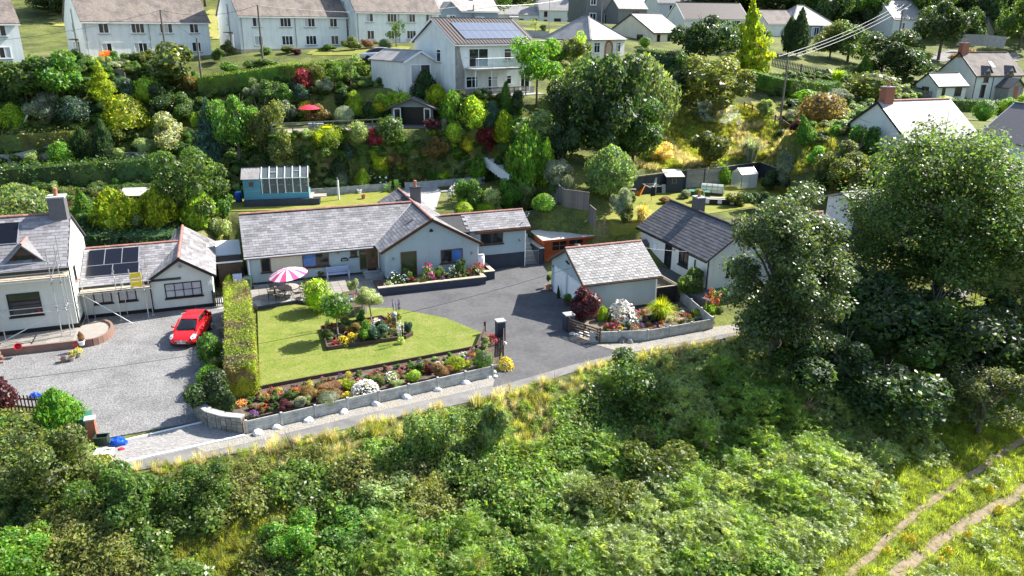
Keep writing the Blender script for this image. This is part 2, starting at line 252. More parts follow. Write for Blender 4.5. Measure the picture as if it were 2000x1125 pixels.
def grid_mesh(name,xs,ys,material,kind='structure',dz=0.0):
 X,Y=np.meshgrid(xs,ys);P=np.c_[X.ravel(),Y.ravel()];Z=H(P)+dz;nx,ny=len(xs),len(ys)
 me=bpy.data.meshes.new(name);idx=np.arange(nx*ny).reshape(ny,nx)
 q=np.stack([idx[:-1,:-1],idx[:-1,1:],idx[1:,1:],idx[1:,:-1]],-1).reshape(-1,4)
 me.vertices.add(nx*ny);me.vertices.foreach_set('co',np.c_[P,Z].ravel().astype(np.float32))
 me.loops.add(q.size);me.loops.foreach_set('vertex_index',q.ravel().astype(np.int32))
 me.polygons.add(len(q));me.polygons.foreach_set('loop_start',np.arange(0,q.size,4,dtype=np.int32));me.polygons.foreach_set('loop_total',np.full(len(q),4,np.int32))
 me.polygons.foreach_set('use_smooth',np.ones(len(q),bool));me.update(calc_edges=True);me.validate()
 me.materials.append(material);o=link(name,me);o['kind']=kind;return o
def ramp_ground(name,stops,scale,scale2,coord='World',bump=.4):
 m=bpy.data.materials.new(name);m.use_nodes=True;nt=m.node_tree;N=nt.nodes;L=nt.links;b=N['Principled BSDF'];b.inputs['Roughness'].default_value=.95;b.inputs['Specular IOR Level'].default_value=.15
 g=N.new('ShaderNodeNewGeometry');n1=N.new('ShaderNodeTexNoise');n1 .inputs['Scale'].default_value=scale;n1 .inputs['Detail'].default_value=9;n1 .inputs['Roughness'].default_value=.7
 L.new(g.outputs['Position'],n1 .inputs[0]);cr=N.new('ShaderNodeValToRGB');e=cr.color_ramp.elements
 while len(e)<len(stops):e.new(.5)
 for k,(p,c)in enumerate(stops):e[k].position=p;e[k].color=(*c,1)
 L.new(n1 .outputs[0],cr.inputs[0]);n2=N.new('ShaderNodeTexNoise');n2 .inputs['Scale'].default_value=scale2;n2 .inputs['Detail'].default_value=5;L.new(g.outputs['Position'],n2 .inputs[0])
 mr=N.new('ShaderNodeMapRange');mr.inputs[1].default_value=.3;mr.inputs[2].default_value=.7;mr.inputs[3].default_value=.65;mr.inputs[4].default_value=1.35;L.new(n2 .outputs[0],mr.inputs[0])
 vm=N.new('ShaderNodeVectorMath');vm.operation='SCALE';L.new(cr.outputs[0],vm.inputs[0]);L.new(mr.outputs[0],vm.inputs['Scale']);L.new(vm.outputs[0],b.inputs['Base Color'])
 bp=N.new('ShaderNodeBump');bp.inputs['Strength'].default_value=bump;bp.inputs['Distance'].default_value=.05;L.new(n2 .outputs[0],bp.inputs['Height']);L.new(bp.outputs[0],b.inputs['Normal'])
 return m
M_['ground']=ramp_ground('hillside_ground',[(.32,(.06,.055,.03)),(.45,(.085,.10,.03)),(.55,(.13,.15,.035)),(.7,(.20,.17,.085))],.22,5)
M_['lawn']=ramp_ground('mown_lawn',[(.3,(.105,.15,.022)),(.46,(.145,.18,.032)),(.6,(.185,.20,.05)),(.74,(.235,.22,.08))],.8,14,bump=.25)
M_['lawn2']=ramp_ground('back_lawn',[(.3,(.15,.19,.028)),(.5,(.20,.21,.04)),(.7,(.27,.24,.08))],.9,12,bump=.25)
M_['gravel']=ramp_ground('grey_gravel',[(.3,(.135,.133,.13)),(.5,(.19,.187,.184)),(.7,(.235,.23,.225))],.5,11,bump=1.0)
M_['verge']=ramp_ground('verge_gravel',[(.3,(.20,.19,.17)),(.5,(.27,.255,.23)),(.72,(.30,.26,.17))],.9,14,bump=.9)
M_['field']=ramp_ground('dry_field',[(.3,(.22,.24,.05)),(.5,(.30,.28,.08)),(.7,(.34,.29,.12))],.3,6)
M_['paving']=mat('block_paving',(.30,.285,.27),.9,.15,5,.2,30,perisl=.14)
M_['dirt']=mat('bare_path_soil',(.25,.19,.13),.95,.35,3,.4,25,coord='World')
M_['bed_gravel']=ramp_ground('bed_gravel',[(.35,(.06,.045,.035)),(.5,(.16,.13,.10)),(.65,(.30,.26,.21))],.7,12,bump=.9)
# ---------------------------------------------------------------- ground sheets
def sheet(name,pts,z,m,th=.12,kind='structure',parent=None):
 mb=MB();mb.prism([tuple(p[:2])for p in pts],z-th,z);o=mb.build(name,m,parent)
 if kind:o['kind']=kind
 return o
def pxs(lst,z=0.0):return[at(a,b,z)[:2]for a,b in lst]
xs=np.concatenate([np.arange(-260,-75,8),np.arange(-75,75,.7),np.arange(75,261,8)]);ys=np.concatenate([np.arange(8,100,.7),np.arange(100,150,2),np.arange(150,520,10)])
grid_mesh('ground',xs,ys,M_['ground'])
mb=MB()
for i in range(len(LANE_L)-1):
 a,b,c,d=LANE_R[i],LANE_R[i+1],LANE_L[i+1],LANE_L[i]
 mb.slab([(a[0],a[1],.012),(b[0],b[1],.012),(c[0],c[1],.012),(d[0],d[1],.012)],.15)
mb.build('lane',M_['lane'])['kind']='structure'
sheet('driveway',pxs([(700,606),(735,590),(746,576),(940,545),(955,540),(950,520),(1030,517),(1060,500),(1078,560),(1150,606),(1145,640),(1130,662),(1180,676),(1222,688),(1120,712),(962,757),(975,715),(985,690),(945,652),(870,622),(770,603)]),.022,M_['tarmac'])
sheet('gravel_yard',pxs([(-160,760),(-160,690),(60,660),(180,600),(300,590),(440,580),(455,640),(440,720),(395,800),(400,821),(200,858),(100,800),(20,790)]),.03,M_['gravel'])
sheet('verge',pxs([(470,846),(483,845),(962,734),(968,752),(700,812),(480,866),(400,884),(380,872)]),.017,M_['verge'])
sheet('gravel_verge',pxs([(1140,668),(1180,672),(1240,668),(1390,640),(1450,632),(1462,645),(1300,676),(1222,691),(1180,678)]),.027,M_['verge'])
sheet('pot_garden_bed',pxs([(1120,655),(1153,668),(1265,663),(1390,640),(1318,576),(1280,590),(1150,612)]),.035,M_['bed_gravel'])
sheet('side_path',pxs([(424,604),(440,560),(430,470),(455,448),(484,555),(505,600)]),.034,M_['concrete'])
q=pxs([(196,872),(396,826),(478,851),(236,905)],0);q=[Vector((*p,0))for p in q]
mb=MB();nu,nv=58,20
for i in range(nu):
 for j in range(nv):
  u0,u1=(i+.04+(.5 if j%2 else 0)*0)/nu,(i+.96)/nu;v0,v1=(j+.05)/nv,(j+.95)/nv
  P=lambda u,v:(q[0]*(1-u)+q[1]*u)*(1-v)+(q[3]*(1-u)+q[2]*u)*v
  z=.045+random.uniform(0,.008);pts=[P(u0,v1),P(u1,v1),P(u1,v0),P(u0,v0)]
  mb.slab([(p.x,p.y,z)for p in pts],.05)
o=mb.build('block_paving',M_['paving']);o['kind']='structure'
sheet('paving_bed',pxs([(190,874),(396,822),(485,851),(236,908)]),.02,M_['concrete'])
mb=MB()
for a,b in[((196,872),(396,826)),((236,905),(478,851))]:
 p,r=at(*a),at(*b)
 mb.bar((p[0],p[1],.03),(r[0],r[1],.03),.14,.08)
o=mb.build('paving_edge',M_['whitepaint']);o['kind']='structure'
LAWN=pxs([(508,769),(503,607),(580,594),(640,600),(700,603),(770,604),(870,623),(941,652),(930,690)])
sheet('front_lawn',LAWN,.10,M_['lawn'],.2)
sheet('back_lawn',pxs([(440,412),(440,388),(600,381),(770,368),(780,378),(768,396),(720,408)],4.0),4.0,M_['lawn2'],.3)
sheet('back_patio',pxs([(771,367.5),(850,361),(862,372),(850,410),(721,408),(769,396.5),(781,378)],4.0),3.985,M_['concrete'],.3)
sheet('side_lawn',[bw(*p)for p in[(23.6,4.6),(27.2,4.8),(28.0,7.8),(23.8,7.8)]],2.64,M_['lawn2'],.3)
# ---------------------------------------------------------------- building kit
def wallM(ox,oy,dx,dy,z=0.0):
 return Matrix(((dx,dy,0,ox),(dy,-dx,0,oy),(0,0,1,z),(0,0,0,1)))
def window(root,M,x,z,w,h,nx=2,fr='whiteframe',gl='glass_dark',sill='plinth_dark',ny=1,tr=None,name='window',fw=.07,glist=None,dep=.05):
 f=MB(M)
 f.box(x,-.02,z,x+fw,dep,z+h);f.box(x+w-fw,-.02,z,x+w,dep,z+h)
 f.box(x+fw,-.02,z,x+w-fw,dep-.002,z+fw);f.box(x+fw,-.02,z+h-fw,x+w-fw,dep-.002,z+h)
 cw=(w-2*fw)/nx
 for i in range(1,nx):f.box(x+fw+cw*i-fw*.35,-.02,z+fw,x+fw+cw*i+fw*.35,dep-.006,z+h-fw)
 for j in range(1,ny):f.box(x+fw,-.02,z+h*j/ny-.02,x+w-fw,dep-.012,z+h*j/ny+.02)
 if tr:f.box(x+fw,-.02,z+h-tr,x+w-fw,dep-.01,z+h-tr+fw*.6)
 wo=f.build(name,M_[fr],root)
 for i in range(nx):
  g=MB(M);g.box(x+fw+cw*i+.002,-.015,z+fw-.01,x+fw+cw*(i+1)-.002,.012,z+h-fw+.01)
  g.build('pane',M_[glist[i]if glist else('glass_curtain' if gl=='glass_dark' and fr=='whiteframe' and random.random()<.22 else gl)],wo)
 if sill:
  s=MB(M);s.box(x-.08,-.02,z-.09,x+w+.08,.14,z-.002);s.build('sill',M_[sill],wo)
 return wo
def gable_walls(root,x0,x1,y0,y1,he,hr,m,zb=0.0,axis='x',name='wall'):
 mb=MB()
 if axis=='x':
  ym=(y0+y1)/2;pr=[(y0,zb),(y1,zb),(y1,he),(ym,hr),(y0,he)];vs=[(x0,a,b)for a,b in pr]+[(x1,a,b)for a,b in pr]
 else:
  xm=(x0+x1)/2;pr=[(x0,zb),(x1,zb),(x1,he),(xm,hr),(x0,he)];vs=[(a,y1,b)for a,b in pr]+[(a,y0,b)for a,b in pr]
 mb.add(vs,[(4,3,2,1,0),(5,6,7,8,9),(0,1,6,5),(1,2,7,6),(2,3,8,7),(3,4,9,8),(4,0,5,9)]);return mb.build(name,m,root)
SLATE_MESH={}
def slate_mesh(m,w,l,th):
 k=(m,w,l)
 if k not in SLATE_MESH:
  mb=MB();mb.box(-w/2+.006,0,0,w/2-.006,l*1.25,th);SLATE_MESH[k]=mb.mesh('slate',M_[m])
 return SLATE_MESH[k]
def slates(root,O,du,dv,wid,length,m='slate',w=.5,l=.27,th=.016,single=300,keep=None,cnt=None,name='slate'):
 """rows of slates laid from the eave upwards: the first ones are objects, the rest one part"""
 O,du,dv=Vector(O),Vector(du).normalized(),Vector(dv).normalized();nr=du.cross(dv)
 tilt=Matrix.Rotation(-.05,4,'X');B=Matrix(((du.x,dv.x,nr.x,0),(du.y,dv.y,nr.y,0),(du.z,dv.z,nr.z,0),(0,0,0,1)))
 me=slate_mesh(m,w,l,th);rest=MB();n=0;rows=int(length/l);cols=int(math.ceil(wid/w));L4=[v.co.copy()for v in me.vertices]
 for r in range(rows):
  for c in range(cols+1):
   x=(c+(.5 if r%2 else 0))*w
   x0,x1=max(x-w/2,0),min(x+w/2,wid)
   if x1-x0<.08:continue
   xc=(x0+x1)/2
   if keep and not keep(xc,r*l+l/2):continue
   P=O+du*xc+dv*(r*l)+nr*(.020+random.uniform(0,.006))
   Mx=Matrix.Translation(P)@B@tilt@Matrix.Rotation(random.uniform(-.012,.012),4,'Z')@Matrix.Diagonal(((x1-x0)/w,min(1.0,(length-r*l)/(l*1.25)),1,1))
   if n<single:link(name,me,root,Mx)
   else:rest.add([Mx@v for v in L4],[tuple(p.vertices)for p in me.polygons])
   n+=1
 if rest.v:
  o=rest.build(name+'_courses',M_[m],root);o['kind']='stuff'
 return n
def ridge_tiles(root,p,q,m='ridge_red',step=.45,r=.13,name='ridge_tile'):
 p,q=Vector(p),Vector(q);n=max(1,int(round((q-p).length/step)));d=(q-p)/n;ln=d.length
 key=('ridge',m,round(ln,3),r)
 if key not in SLATE_MESH:
  mb=MB();vs=[]
  for xx,k in((.008,1.0),(ln-.008,1.0)):
   for a in(-1.25,-.65,0,.65,1.25):vs.append((xx,math.sin(a)*r*k,math.cos(a)*r*k-r*.45))
  for a in(-1.25,1.25):vs+=[(.008,math.sin(a)*r*.75,math.cos(a)*r*.75-r*.5),(ln-.008,math.sin(a)*r*.75,math.cos(a)*r*.75-r*.5)]
  mb.add(vs,[(i,i+5,i+6,i+1)for i in range(4)]+[(0,1,2,3,4),(9,8,7,6,5)]);SLATE_MESH[key]=mb.mesh('ridge_tile',M_[m])
 x=d.normalized();y=Vector((0,0,1)).cross(x).normalized();z=x.cross(y)
 B=Matrix(((x.x,y.x,z.x,0),(x.y,y.y,z.y,0),(x.z,y.z,z.z,0),(0,0,0,1)))
 for i in range(n):link(name,SLATE_MESH[key],root,Matrix.Translation(p+d*i+Vector((0,0,random.uniform(0,.01))))@B)
def roof_x(root,x0,x1,y0,y1,he,hr,m,th=.11,name='roof'):
 """gabled roof, ridge along x, upper faces from (y0, he) to the middle at hr and down again"""
 ym=(y0+y1)/2;mb=MB()
 mb.slab([(x0,y0,he),(x1,y0,he),(x1,ym,hr),(x0,ym,hr)],th);mb.slab([(x1,y1,he),(x0,y1,he),(x0,ym,hr),(x1,ym,hr)],th)
 return mb.build(name,m,root)
def roof_y(root,x0,x1,y0,y1,he,hr,m,th=.11,name='roof'):
 xm=(x0+x1)/2;mb=MB()
 mb.slab([(x0,y1,he),(x0,y0,he),(xm,y0,hr),(xm,y1,hr)],th);mb.slab([(x1,y0,he),(x1,y1,he),(xm,y1,hr),(xm,y0,hr)],th)
 return mb.build(name,m,root)
def part(root,name,m,fn,M=None,smooth=False):
 mb=MB(M);fn(mb);return mb.build(name,m if not isinstance(m,str)else M_[m],root,smooth)
def chimney(root,x,y,z0,z1,w,d,m='brick',pots=1,cap='concrete',potm='pot'):
 o=part(root,'chimney',m,lambda b:b.box(x-w/2,y-d/2,z0,x+w/2,y+d/2,z1))
 part(o,'chimney_cap',cap,lambda b:b.box(x-w/2-.06,y-d/2-.06,z1+.002,x+w/2+.06,y+d/2+.06,z1+.10))
 for i in range(pots):
  xx=x+(i-(pots-1)/2)*.42
  part(o,'chimney_pot',potm,lambda b:b.lathe([(.0,.55),(.10,.55),(.15,.5),(.12,.15),(.16,0),(0,0)],10,(xx,y,z1+.10)))
 return o
def downpipe(root,x,y,z0,z1,m='whiteframe',r=.045):return part(root,'downpipe',m,lambda b:b.tube((x,y,z0),(x,y,z1),r))
def barge(root,pts,m,w=.05,h=.2,name='bargeboard'):
 for a,b in zip(pts[:-1],pts[1:]):
  mb=MB();a,b=Vector(a),Vector(b);mb.bar(a,b,w,h);mb.build(name,M_[m],root)
# ================================================================ THE BUNGALOW
HE,HR=2.74,5.13
bun=thing('bungalow','long pale blue bungalow with grey slate roof and pink-tiled ridge behind the front lawn','house',(*A0,0),TH)
part(bun,'wall','render_blue',lambda b:b.box(0,0,-.3,10.3,7.7,HE+.06))
gable_walls(bun,10.25,17.9,-2.34,9.4,HE+.06,HR-.12,M_['render_blue'],-.3,'y')
part(bun,'wall','render_blue',lambda b:b.box(17.6,-1.25,1.3,22.6,2.2,3.5))
part(bun,'wall_base','navy',lambda b:b.box(17.7,-1.28,-.3,22.63,2.2,1.3))
part(bun,'plinth','navy',lambda b:(b.box(-.02,-.025,.2,10.2,.2,.52),b.box(10.23,-2.365,.2,17.92,-2.2,.55),b.box(10.225,-2.36,.2,10.4,.0,.6)))
part(bun,'roof','underlay',lambda b:(b.slab([(-.2,-.4,HE),(14.08,-.4,HE),(14.08,3.82,HR),(-.2,3.82,HR)],.12),b.slab([(14.08,8.04,HE),(-.2,8.04,HE),(-.2,3.82,HR),(14.08,3.82,HR)],.12)))
part(bun,'roof','underlay',lambda b:(b.slab([(9.86,9.6,HE),(9.86,-2.65,HE),(14.08,-2.65,HR),(14.08,9.6,HR)],.125),b.slab([(18.3,-2.65,HE),(18.3,9.6,HE),(14.08,9.6,HR),(14.08,-2.65,HR)],.125)))
part(bun,'roof','underlay',lambda b:(b.slab([(15.5,-1.55,3.55),(22.95,-1.55,3.55),(22.95,.4,4.6),(15.0,.4,4.6)],.12),b.slab([(22.95,2.35,3.55),(15.5,2.35,3.55),(15.0,.4,4.6),(22.95,.4,4.6)],.12)))
sl=math.hypot(4.22,HR-HE);cp_,sp_=4.22/sl,(HR-HE)/sl
main_keep=lambda x,v:(x-.2)<10.0+v*cp_+.1
slates(bun,(-.2,-.4,HE),(1,0,0),(0,cp_,sp_),14.2,sl,keep=main_keep,single=170)
slates(bun,(9.86,9.6,HE),(0,-1,0),(cp_,0,sp_),12.25,sl,single=60,keep=lambda x,v:(12.25-x)<2.65+.2+v*cp_ or x<3.0)
slates(bun,(18.3,-2.65,HE),(0,1,0),(-cp_,0,sp_),12.25,sl,single=40)
s2=math.hypot(1.95,1.05);slates(bun,(15.8,-1.55,3.55),(1,0,0),(0,1.95/s2,1.05/s2),7.15,s2,single=30,keep=lambda x,v:x>1.5)
ridge_tiles(bun,(-.2,3.82,HR+.05),(13.9,3.82,HR+.05));ridge_tiles(bun,(14.08,-2.66,HR+.05),(14.08,9.6,HR+.05),'ridge_red',.42);ridge_tiles(bun,(15.6,.4,4.65),(22.95,.4,4.65),'ridge_red',.45)
barge(bun,[(9.84,-2.62,HE-.04),(14.08,-2.62,HR-.06),(18.32,-2.62,HE-.04)],'brownwood',.06,.24)
part(bun,'valley','concrete',lambda b:b.bar((9.95,-.33,HE+.06),(14.05,3.75,HR+.035),.12,.03))
part(bun,'fascia','brownwood',lambda b:b.box(-.15,-.40,HE-.24,9.85,-.36,HE-.13));part(bun,'gutter','whiteframe',lambda b:b.box(-.2,-.50,HE-.13,9.7,-.405,HE-.05))
part(bun,'fascia','brownwood',lambda b:b.box(17.95,-1.56,3.26,22.95,-1.51,3.44));part(bun,'gutter','brownwood',lambda b:b.box(18.2,-1.66,3.42,22.95,-1.565,3.5))
downpipe(bun,.12,-.08,.2,HE-.1);downpipe(bun,10.16,-.12,.3,HE-.1);downpipe(bun,17.98,-2.28,.3,HE);downpipe(bun,22.55,-1.34,0,3.4)
FW=wallM(0,0,1,0)
window(bun,FW,1.0,1.3,.72,1.22,1,'brownwood',sill='plinth_dark');window(bun,FW,4.15,1.36,2.05,1.16,2,'brownwood',glist=['glass_blue_reflection','glass_dark'])
window(bun,FW,7.9,1.9,.55,.62,1,'brownwood');
part(bun,'cladding_panel','render_buff',lambda b:b.box(1.75,-.03,1.3,4.1,.0,2.5))
dr=part(bun,'door','brownwood',lambda b:b.box(9.25,-.06,.72,10.15,.02,2.62));part(dr,'door_glass','glass_green_reflection',lambda b:b.lathe([(0,0),(.16,0),(.16,.02),(0,.02)],16,(0,0,0)),None)
dr.children[0].matrix_basis=Matrix.Translation((9.7,-.062,2.0))@Matrix.Rotation(R(90),4,'X')@Matrix.Diagonal((1,2.1,1,1))
part(dr,'letter_box','chrome',lambda b:b.box(9.55,-.085,1.32,9.85,-.062,1.38));part(dr,'handle','chrome',lambda b:b.box(9.32,-.11,1.55,9.36,-.062,1.75))
window(bun,FW,8.62,.75,.6,1.87,1,'brownwood','glass_green_reflection',sill=None,name='side_light')
GW=wallM(10.25,-2.34,1,0)
window(bun,GW,1.25,.5,1.3,2.1,1,'brownwood','glass_green_reflection',sill=None);window(bun,GW,4.55,1.35,1.85,1.12,2,'brownwood',glist=['glass_dark','glass_blue_reflection'])
window(bun,wallM(17.6,-1.25,1,0),.95,2.25,2.0,1.1,2,'brownwood',glist=['glass_dark','glass_dark'])
def wall_lamp(root,M,x,z):return part(root,'wall_lamp','steel',lambda b:(b.box(x-.06,0,z,x+.06,.03,z+.22),b.bar((x,.02,z+.16),(x,.16,z+.2),.03),b.lathe([(0,.0),(.06,.02),(.075,.16),(0,.2)],8,(x,.16,z+.02))),M)
wall_lamp(bun,GW,.65,2.0);wall_lamp(bun,GW,7.15,1.85);wall_lamp(bun,wallM(17.6,-1.25,1,0),4.45,2.25);wall_lamp(bun,FW,6.9,2.2)
part(bun,'security_light','blackframe',lambda b:(b.box(3.72,0,4.2,3.88,.12,4.3),b.box(3.66,.03,4.08,3.94,.14,4.2)),GW)
pl=part(bun,'name_plaque','blackframe',lambda b:b.add([(x,y,z)for y in(0.0,.03)for x,z in[(-.3,-.14),(.3,-.14),(.3,.04),(.2,.13),(0,.17),(-.2,.13),(-.3,.04)]],[(6,5,4,3,2,1,0)[::-1],(7,8,9,10,11,12,13)[::-1]]+[(i,(i+1)%7,7+(i+1)%7,7+i)for i in range(7)]),FW@Matrix.Translation((7.42,.0,1.72)))
for k in range(6):part(pl,'letter','whitepaint',lambda b:(b.box(7.23+k*.07,.031,1.66,7.275+k*.07,.036,1.685),b.box(7.23+k*.07,.031,1.685,7.245+k*.07,.036,1.75),b.box(7.245+k*.07,.031,1.73,7.27+k*.07,.036,1.75)),FW)
chimney(bun,14.75,5.6,4.4,6.0,.85,.6,'slate_dark',1,'plinth_dark','pot')
part(bun,'roof_vent','slate_dark',lambda b:b.bar((12.6,-.2,4.38),(13.1,-.2,4.66),.4,.06));part(bun,'satellite_dish','steel',lambda b:b.tube((22.75,-1.0,4.2),(22.95,-1.1,4.6),.05))
PAT=[bw(-.9,-.02),bw(10.2,-.02),bw(10.2,-2.6),bw(9.3,-4.3)]+[at(*p,.35)[:2]for p in[(742,578),(716,586),(700,592),(668,596),(640,592),(580,585),(503,598)]]
sheet('patio',PAT,.33,M_['concrete'],.4)
mb=MB();pal=MB();k=0
_pl=[tuple(p)for p in PAT]
slab_me=MB();slab_me.box(.012,.012,0,.588,.588,.03);slab_me=slab_me.mesh('paving_slab',M_['pale_slab'])
patio=bpy.data.objects['patio']
for i in range(-2,18):
 for j in range(-14,0):
  c=np.array([bw(i*.6+a,j*.6+b)for a,b in((.02,.02),(.58,.02),(.58,.58),(.02,.58))])
  if _inside(c,_pl).all():link('paving_slab',slab_me,patio,Matrix.Translation((*bw(i*.6,j*.6),.331+random.uniform(0,.006)))@Matrix.Rotation(TH,4,'Z'))
st_=thing('door_steps','three grey stone steps up to the brown front door of the bungalow','steps',(*bw(9.3,-.03),.36),TH)
for k in range(3):part(st_,'step','concrete',lambda b:b.box(-.55,-1.5+k*.45,0,.88,0,.13*(k+1)))
part(st_,'side_wall','concrete',lambda b:b.box(.66,-1.75,0,.9,-1.52,.55));part(st_,'door_mat','black_cloth',lambda b:b.box(-.1,-.55,.392,.6,-.1,.41))
plt=thing('raised_planter','long dark-faced raised flower bed below the gable windows of the bungalow','planter',(*bw(0,0),0),TH)
PB=[(9.5,-4.6),(17.75,-4.75),(17.75,-2.4),(10.2,-2.4)]
part(plt,'retaining_wall','navy',lambda b:(b.box(9.2,-4.85,-.1,17.8,-4.62,.62),b.box(17.58,-4.6,-.1,17.8,-2.35,.66),b.box(17.82,-3.9,-.1,18.9,-3.68,.72),b.box(18.7,-3.66,-.1,18.9,-1.35,.72)))
part(plt,'coping','pale_wood',lambda b:(b.box(9.15,-4.88,.622,17.84,-4.5,.69),b.box(17.5,-4.48,.662,17.84,-2.38,.70),b.box(17.86,-3.92,.722,18.93,-3.55,.76),b.box(18.6,-3.54,.722,18.93,-1.32,.76)))
part(plt,'bed_soil','soil',lambda b:(b.box(9.2,-4.62,0,17.58,-2.42,.52),b.box(17.82,-3.68,0,18.7,-1.35,.6)))
# ================================================================ GARAGE
gar=thing('garage','pale blue double garage with mossy slate roof and two white doors beside the tarmac drive','garage',(5.22,51.05,0),TH)
GE,GR,GL,GWD=2.42,4.22,5.85,6.0
gable_walls(gar,0,GL,0,GWD,GE+.03,GR-.14,M_['render_blue'],-.3,'x')
part(gar,'roof','underlay',lambda b:(b.slab([(-.3,-.3,GE),(GL+.25,-.3,GE),(GL+.25,3,GR),(-.3,3,GR)],.1),b.slab([(GL+.25,6.3,GE),(-.3,6.3,GE),(-.3,3,GR),(GL+.25,3,GR)],.1)))
s3=math.hypot(3.3,GR-GE);slates(gar,(-.3,-.3,GE),(1,0,0),(0,3.3/s3,(GR-GE)/s3),GL+.55,s3,'slate_lichen',.42,.25)
ridge_tiles(gar,(-.3,3,GR+.04),(GL+.25,3,GR+.04))
barge(gar,[(-.31,-.32,GE-.1),(-.31,3,GR-.1),(-.31,6.32,GE-.1)],'brownwood',.05,.18)
part(gar,'gutter','darkwood',lambda b:b.box(-.3,-.4,GE-.13,GL+.3,-.305,GE-.03));downpipe(gar,GL-.05,-.07,0,GE-.1)
part(gar,'plinth','navy',lambda b:b.box(-.02,-.02,-.1,GL+.02,.2,.25))
LW=wallM(0,GWD,0,-1)
for x in(.75,3.25):
 d=part(gar,'garage_door','whitepaint',lambda b:b.box(x,-.03,.02,x+2.1,.04,2.1),LW)
 for k in range(4):part(d,'door_panel','whitepaint',lambda b:b.box(x+.06,.042,.07+k*.5,x+2.04,.06,.54+k*.5),LW)
 part(d,'door_frame','render_pale',lambda b:(b.box(x-.08,-.02,0,x-.002,.07,2.2),b.box(x+2.102,-.02,0,x+2.18,.07,2.2),b.box(x,-.02,2.102,x+2.1,.07,2.2)),LW)
part(gar,'security_light','blackframe',lambda b:(b.box(2.8,0,3.1,3.0,.14,3.2),b.box(3.0,0,3.04,3.3,.12,3.12)),LW);wall_lamp(gar,LW,.35,1.9)
# ================================================================ LEFT HOUSE WITH ANNEX
lh_p=(-28.95,46.9)
lh=thing('white_cottage','white rendered house with black frames, dark solar panels and scaffolding at the gravel yard','house',(*lh_p,0),TH)
LE,LR,LD=4.75,7.35,7.4
gable_walls(lh,-11,0,0,LD,LE+.05,LR-.12,M_['render_cream'],-.2,'x')
part(lh,'roof','underlay',lambda b:(b.slab([(-11.2,-.35,LE),(.12,-.35,LE),(.12,LD/2,LR),(-11.2,LD/2,LR)],.12),b.slab([(.12,LD+.35,LE),(-11.2,LD+.35,LE),(-11.2,LD/2,LR),(.12,LD/2,LR)],.12)))
s4=math.hypot(LD/2+.35,LR-LE);cc,ss=(LD/2+.35)/s4,(LR-LE)/s4
slates(lh,(-7.2,-.35,LE),(1,0,0),(0,cc,ss),7.3,s4,'slate',.5,.28,single=140)
ridge_tiles(lh,(-7.2,LD/2,LR+.05),(-.9,LD/2,LR+.05),r=.14)
chimney(lh,-.55,LD/2,LR-.6,LR+1.15,1.0,1.05,'slate_dark',1,'concrete')
RB=Matrix.Translation((0,-.35,LE))@Matrix(((1,0,0,0),(0,cc,-ss,0),(0,ss,cc,0),(0,0,0,1)))
for(x0,x1)in[(-6.9,-5.0),(-4.95,-2.85)]:
 o=part(lh,'solar_panel','solar_black',lambda b:b.box(x0+.03,2.35,.06,x1-.03,4.2,.10),RB);part(o,'panel_frame','solar_rail',lambda b:(b.box(x1-.03,2.33,.05,x1+.02,4.22,.11),b.box(x0,2.29,.05,x1-.03,2.345,.09)),RB)
dm=part(lh,'dormer','darkwood',lambda b:b.add([(-3.2,.35,4.9),(-1.5,.35,4.9),(-1.5,.35,5.35),(-2.35,.35,6.2),(-3.2,.35,5.35),(-3.2,2.6,5.3),(-1.5,2.6,5.3),(-1.5,2.6,5.35),(-2.35,2.6,6.2),(-3.2,2.6,5.35)],[(4,3,2,1,0)[::-1],(5,6,7,8,9)[::-1],(0,1,6,5)[::-1],(1,2,7,6)[::-1],(4,0,5,9)[::-1]]))
part(dm,'dormer_roof','slate',lambda b:(b.slab([(-3.5,2.75,5.1),(-3.5,.1,5.1),(-2.35,.1,6.3),(-2.35,2.75,6.3)],.08),b.slab([(-1.2,.1,5.1),(-1.2,2.75,5.1),(-2.35,2.75,6.3),(-2.35,.1,6.3)],.08)))
ridge_tiles(dm,(-2.35,.1,6.33),(-2.35,1.9,6.33),r=.11)
window(dm,wallM(0,.35,1,0),-2.9,4.75,1.1,.75,2,'blackframe')
part(lh,'fascia','blackframe',lambda b:b.box(-11.2,-.40,LE-.25,.12,-.36,LE-.13));part(lh,'gutter','pipe_black',lambda b:b.box(-11.2,-.5,LE-.13,.15,-.405,LE-.04))
part(lh,'plinth','blackframe',lambda b:(b.box(-11,-.03,.2,.03,.2,.68),b.box(-.1,.202,.2,.03,4.3,.6)))
LF=wallM(0,0,1,0);LG=wallM(0,0,0,1)
window(lh,LF,-3.7,1.6,1.85,1.55,1,'blackframe','glass_dark','blackframe',ny=3)
window(lh,LG,1.7,3.1,.55,1.0,1,'blackframe','glass_dark','brick');window(lh,LG,2.7,.9,.9,1.3,1,'blackframe','glass_dark','blackframe')
downpipe(lh,-5.2,-.07,.3,LE-.1,'pipe_black');downpipe(lh,.08,-.05,.3,LE,'pipe_black')
pr=part(lh,'porch','render_white',lambda b:b.add([(-8.4,-2.0,-.2),(-5.5,-2.0,-.2),(-5.5,0,-.2),(-8.4,0,-.2),(-8.4,-2.0,2.5),(-5.5,-2.0,2.5),(-5.5,0,2.5),(-8.4,0,2.5),(-6.95,-2.0,3.5),(-6.95,0,3.5)],[(0,1,5,8,4),(1,2,6,5),(3,0,4,7),(2,3,7,9,6)]))
part(pr,'porch_roof','slate_dark',lambda b:(b.slab([(-5.2,-2.35,2.35),(-5.2,.1,2.35),(-6.95,.1,3.65),(-6.95,-2.35,3.65)],.12),b.slab([(-8.7,.1,2.35),(-8.7,-2.35,2.35),(-6.95,-2.35,3.65),(-6.95,.1,3.65)],.12)))
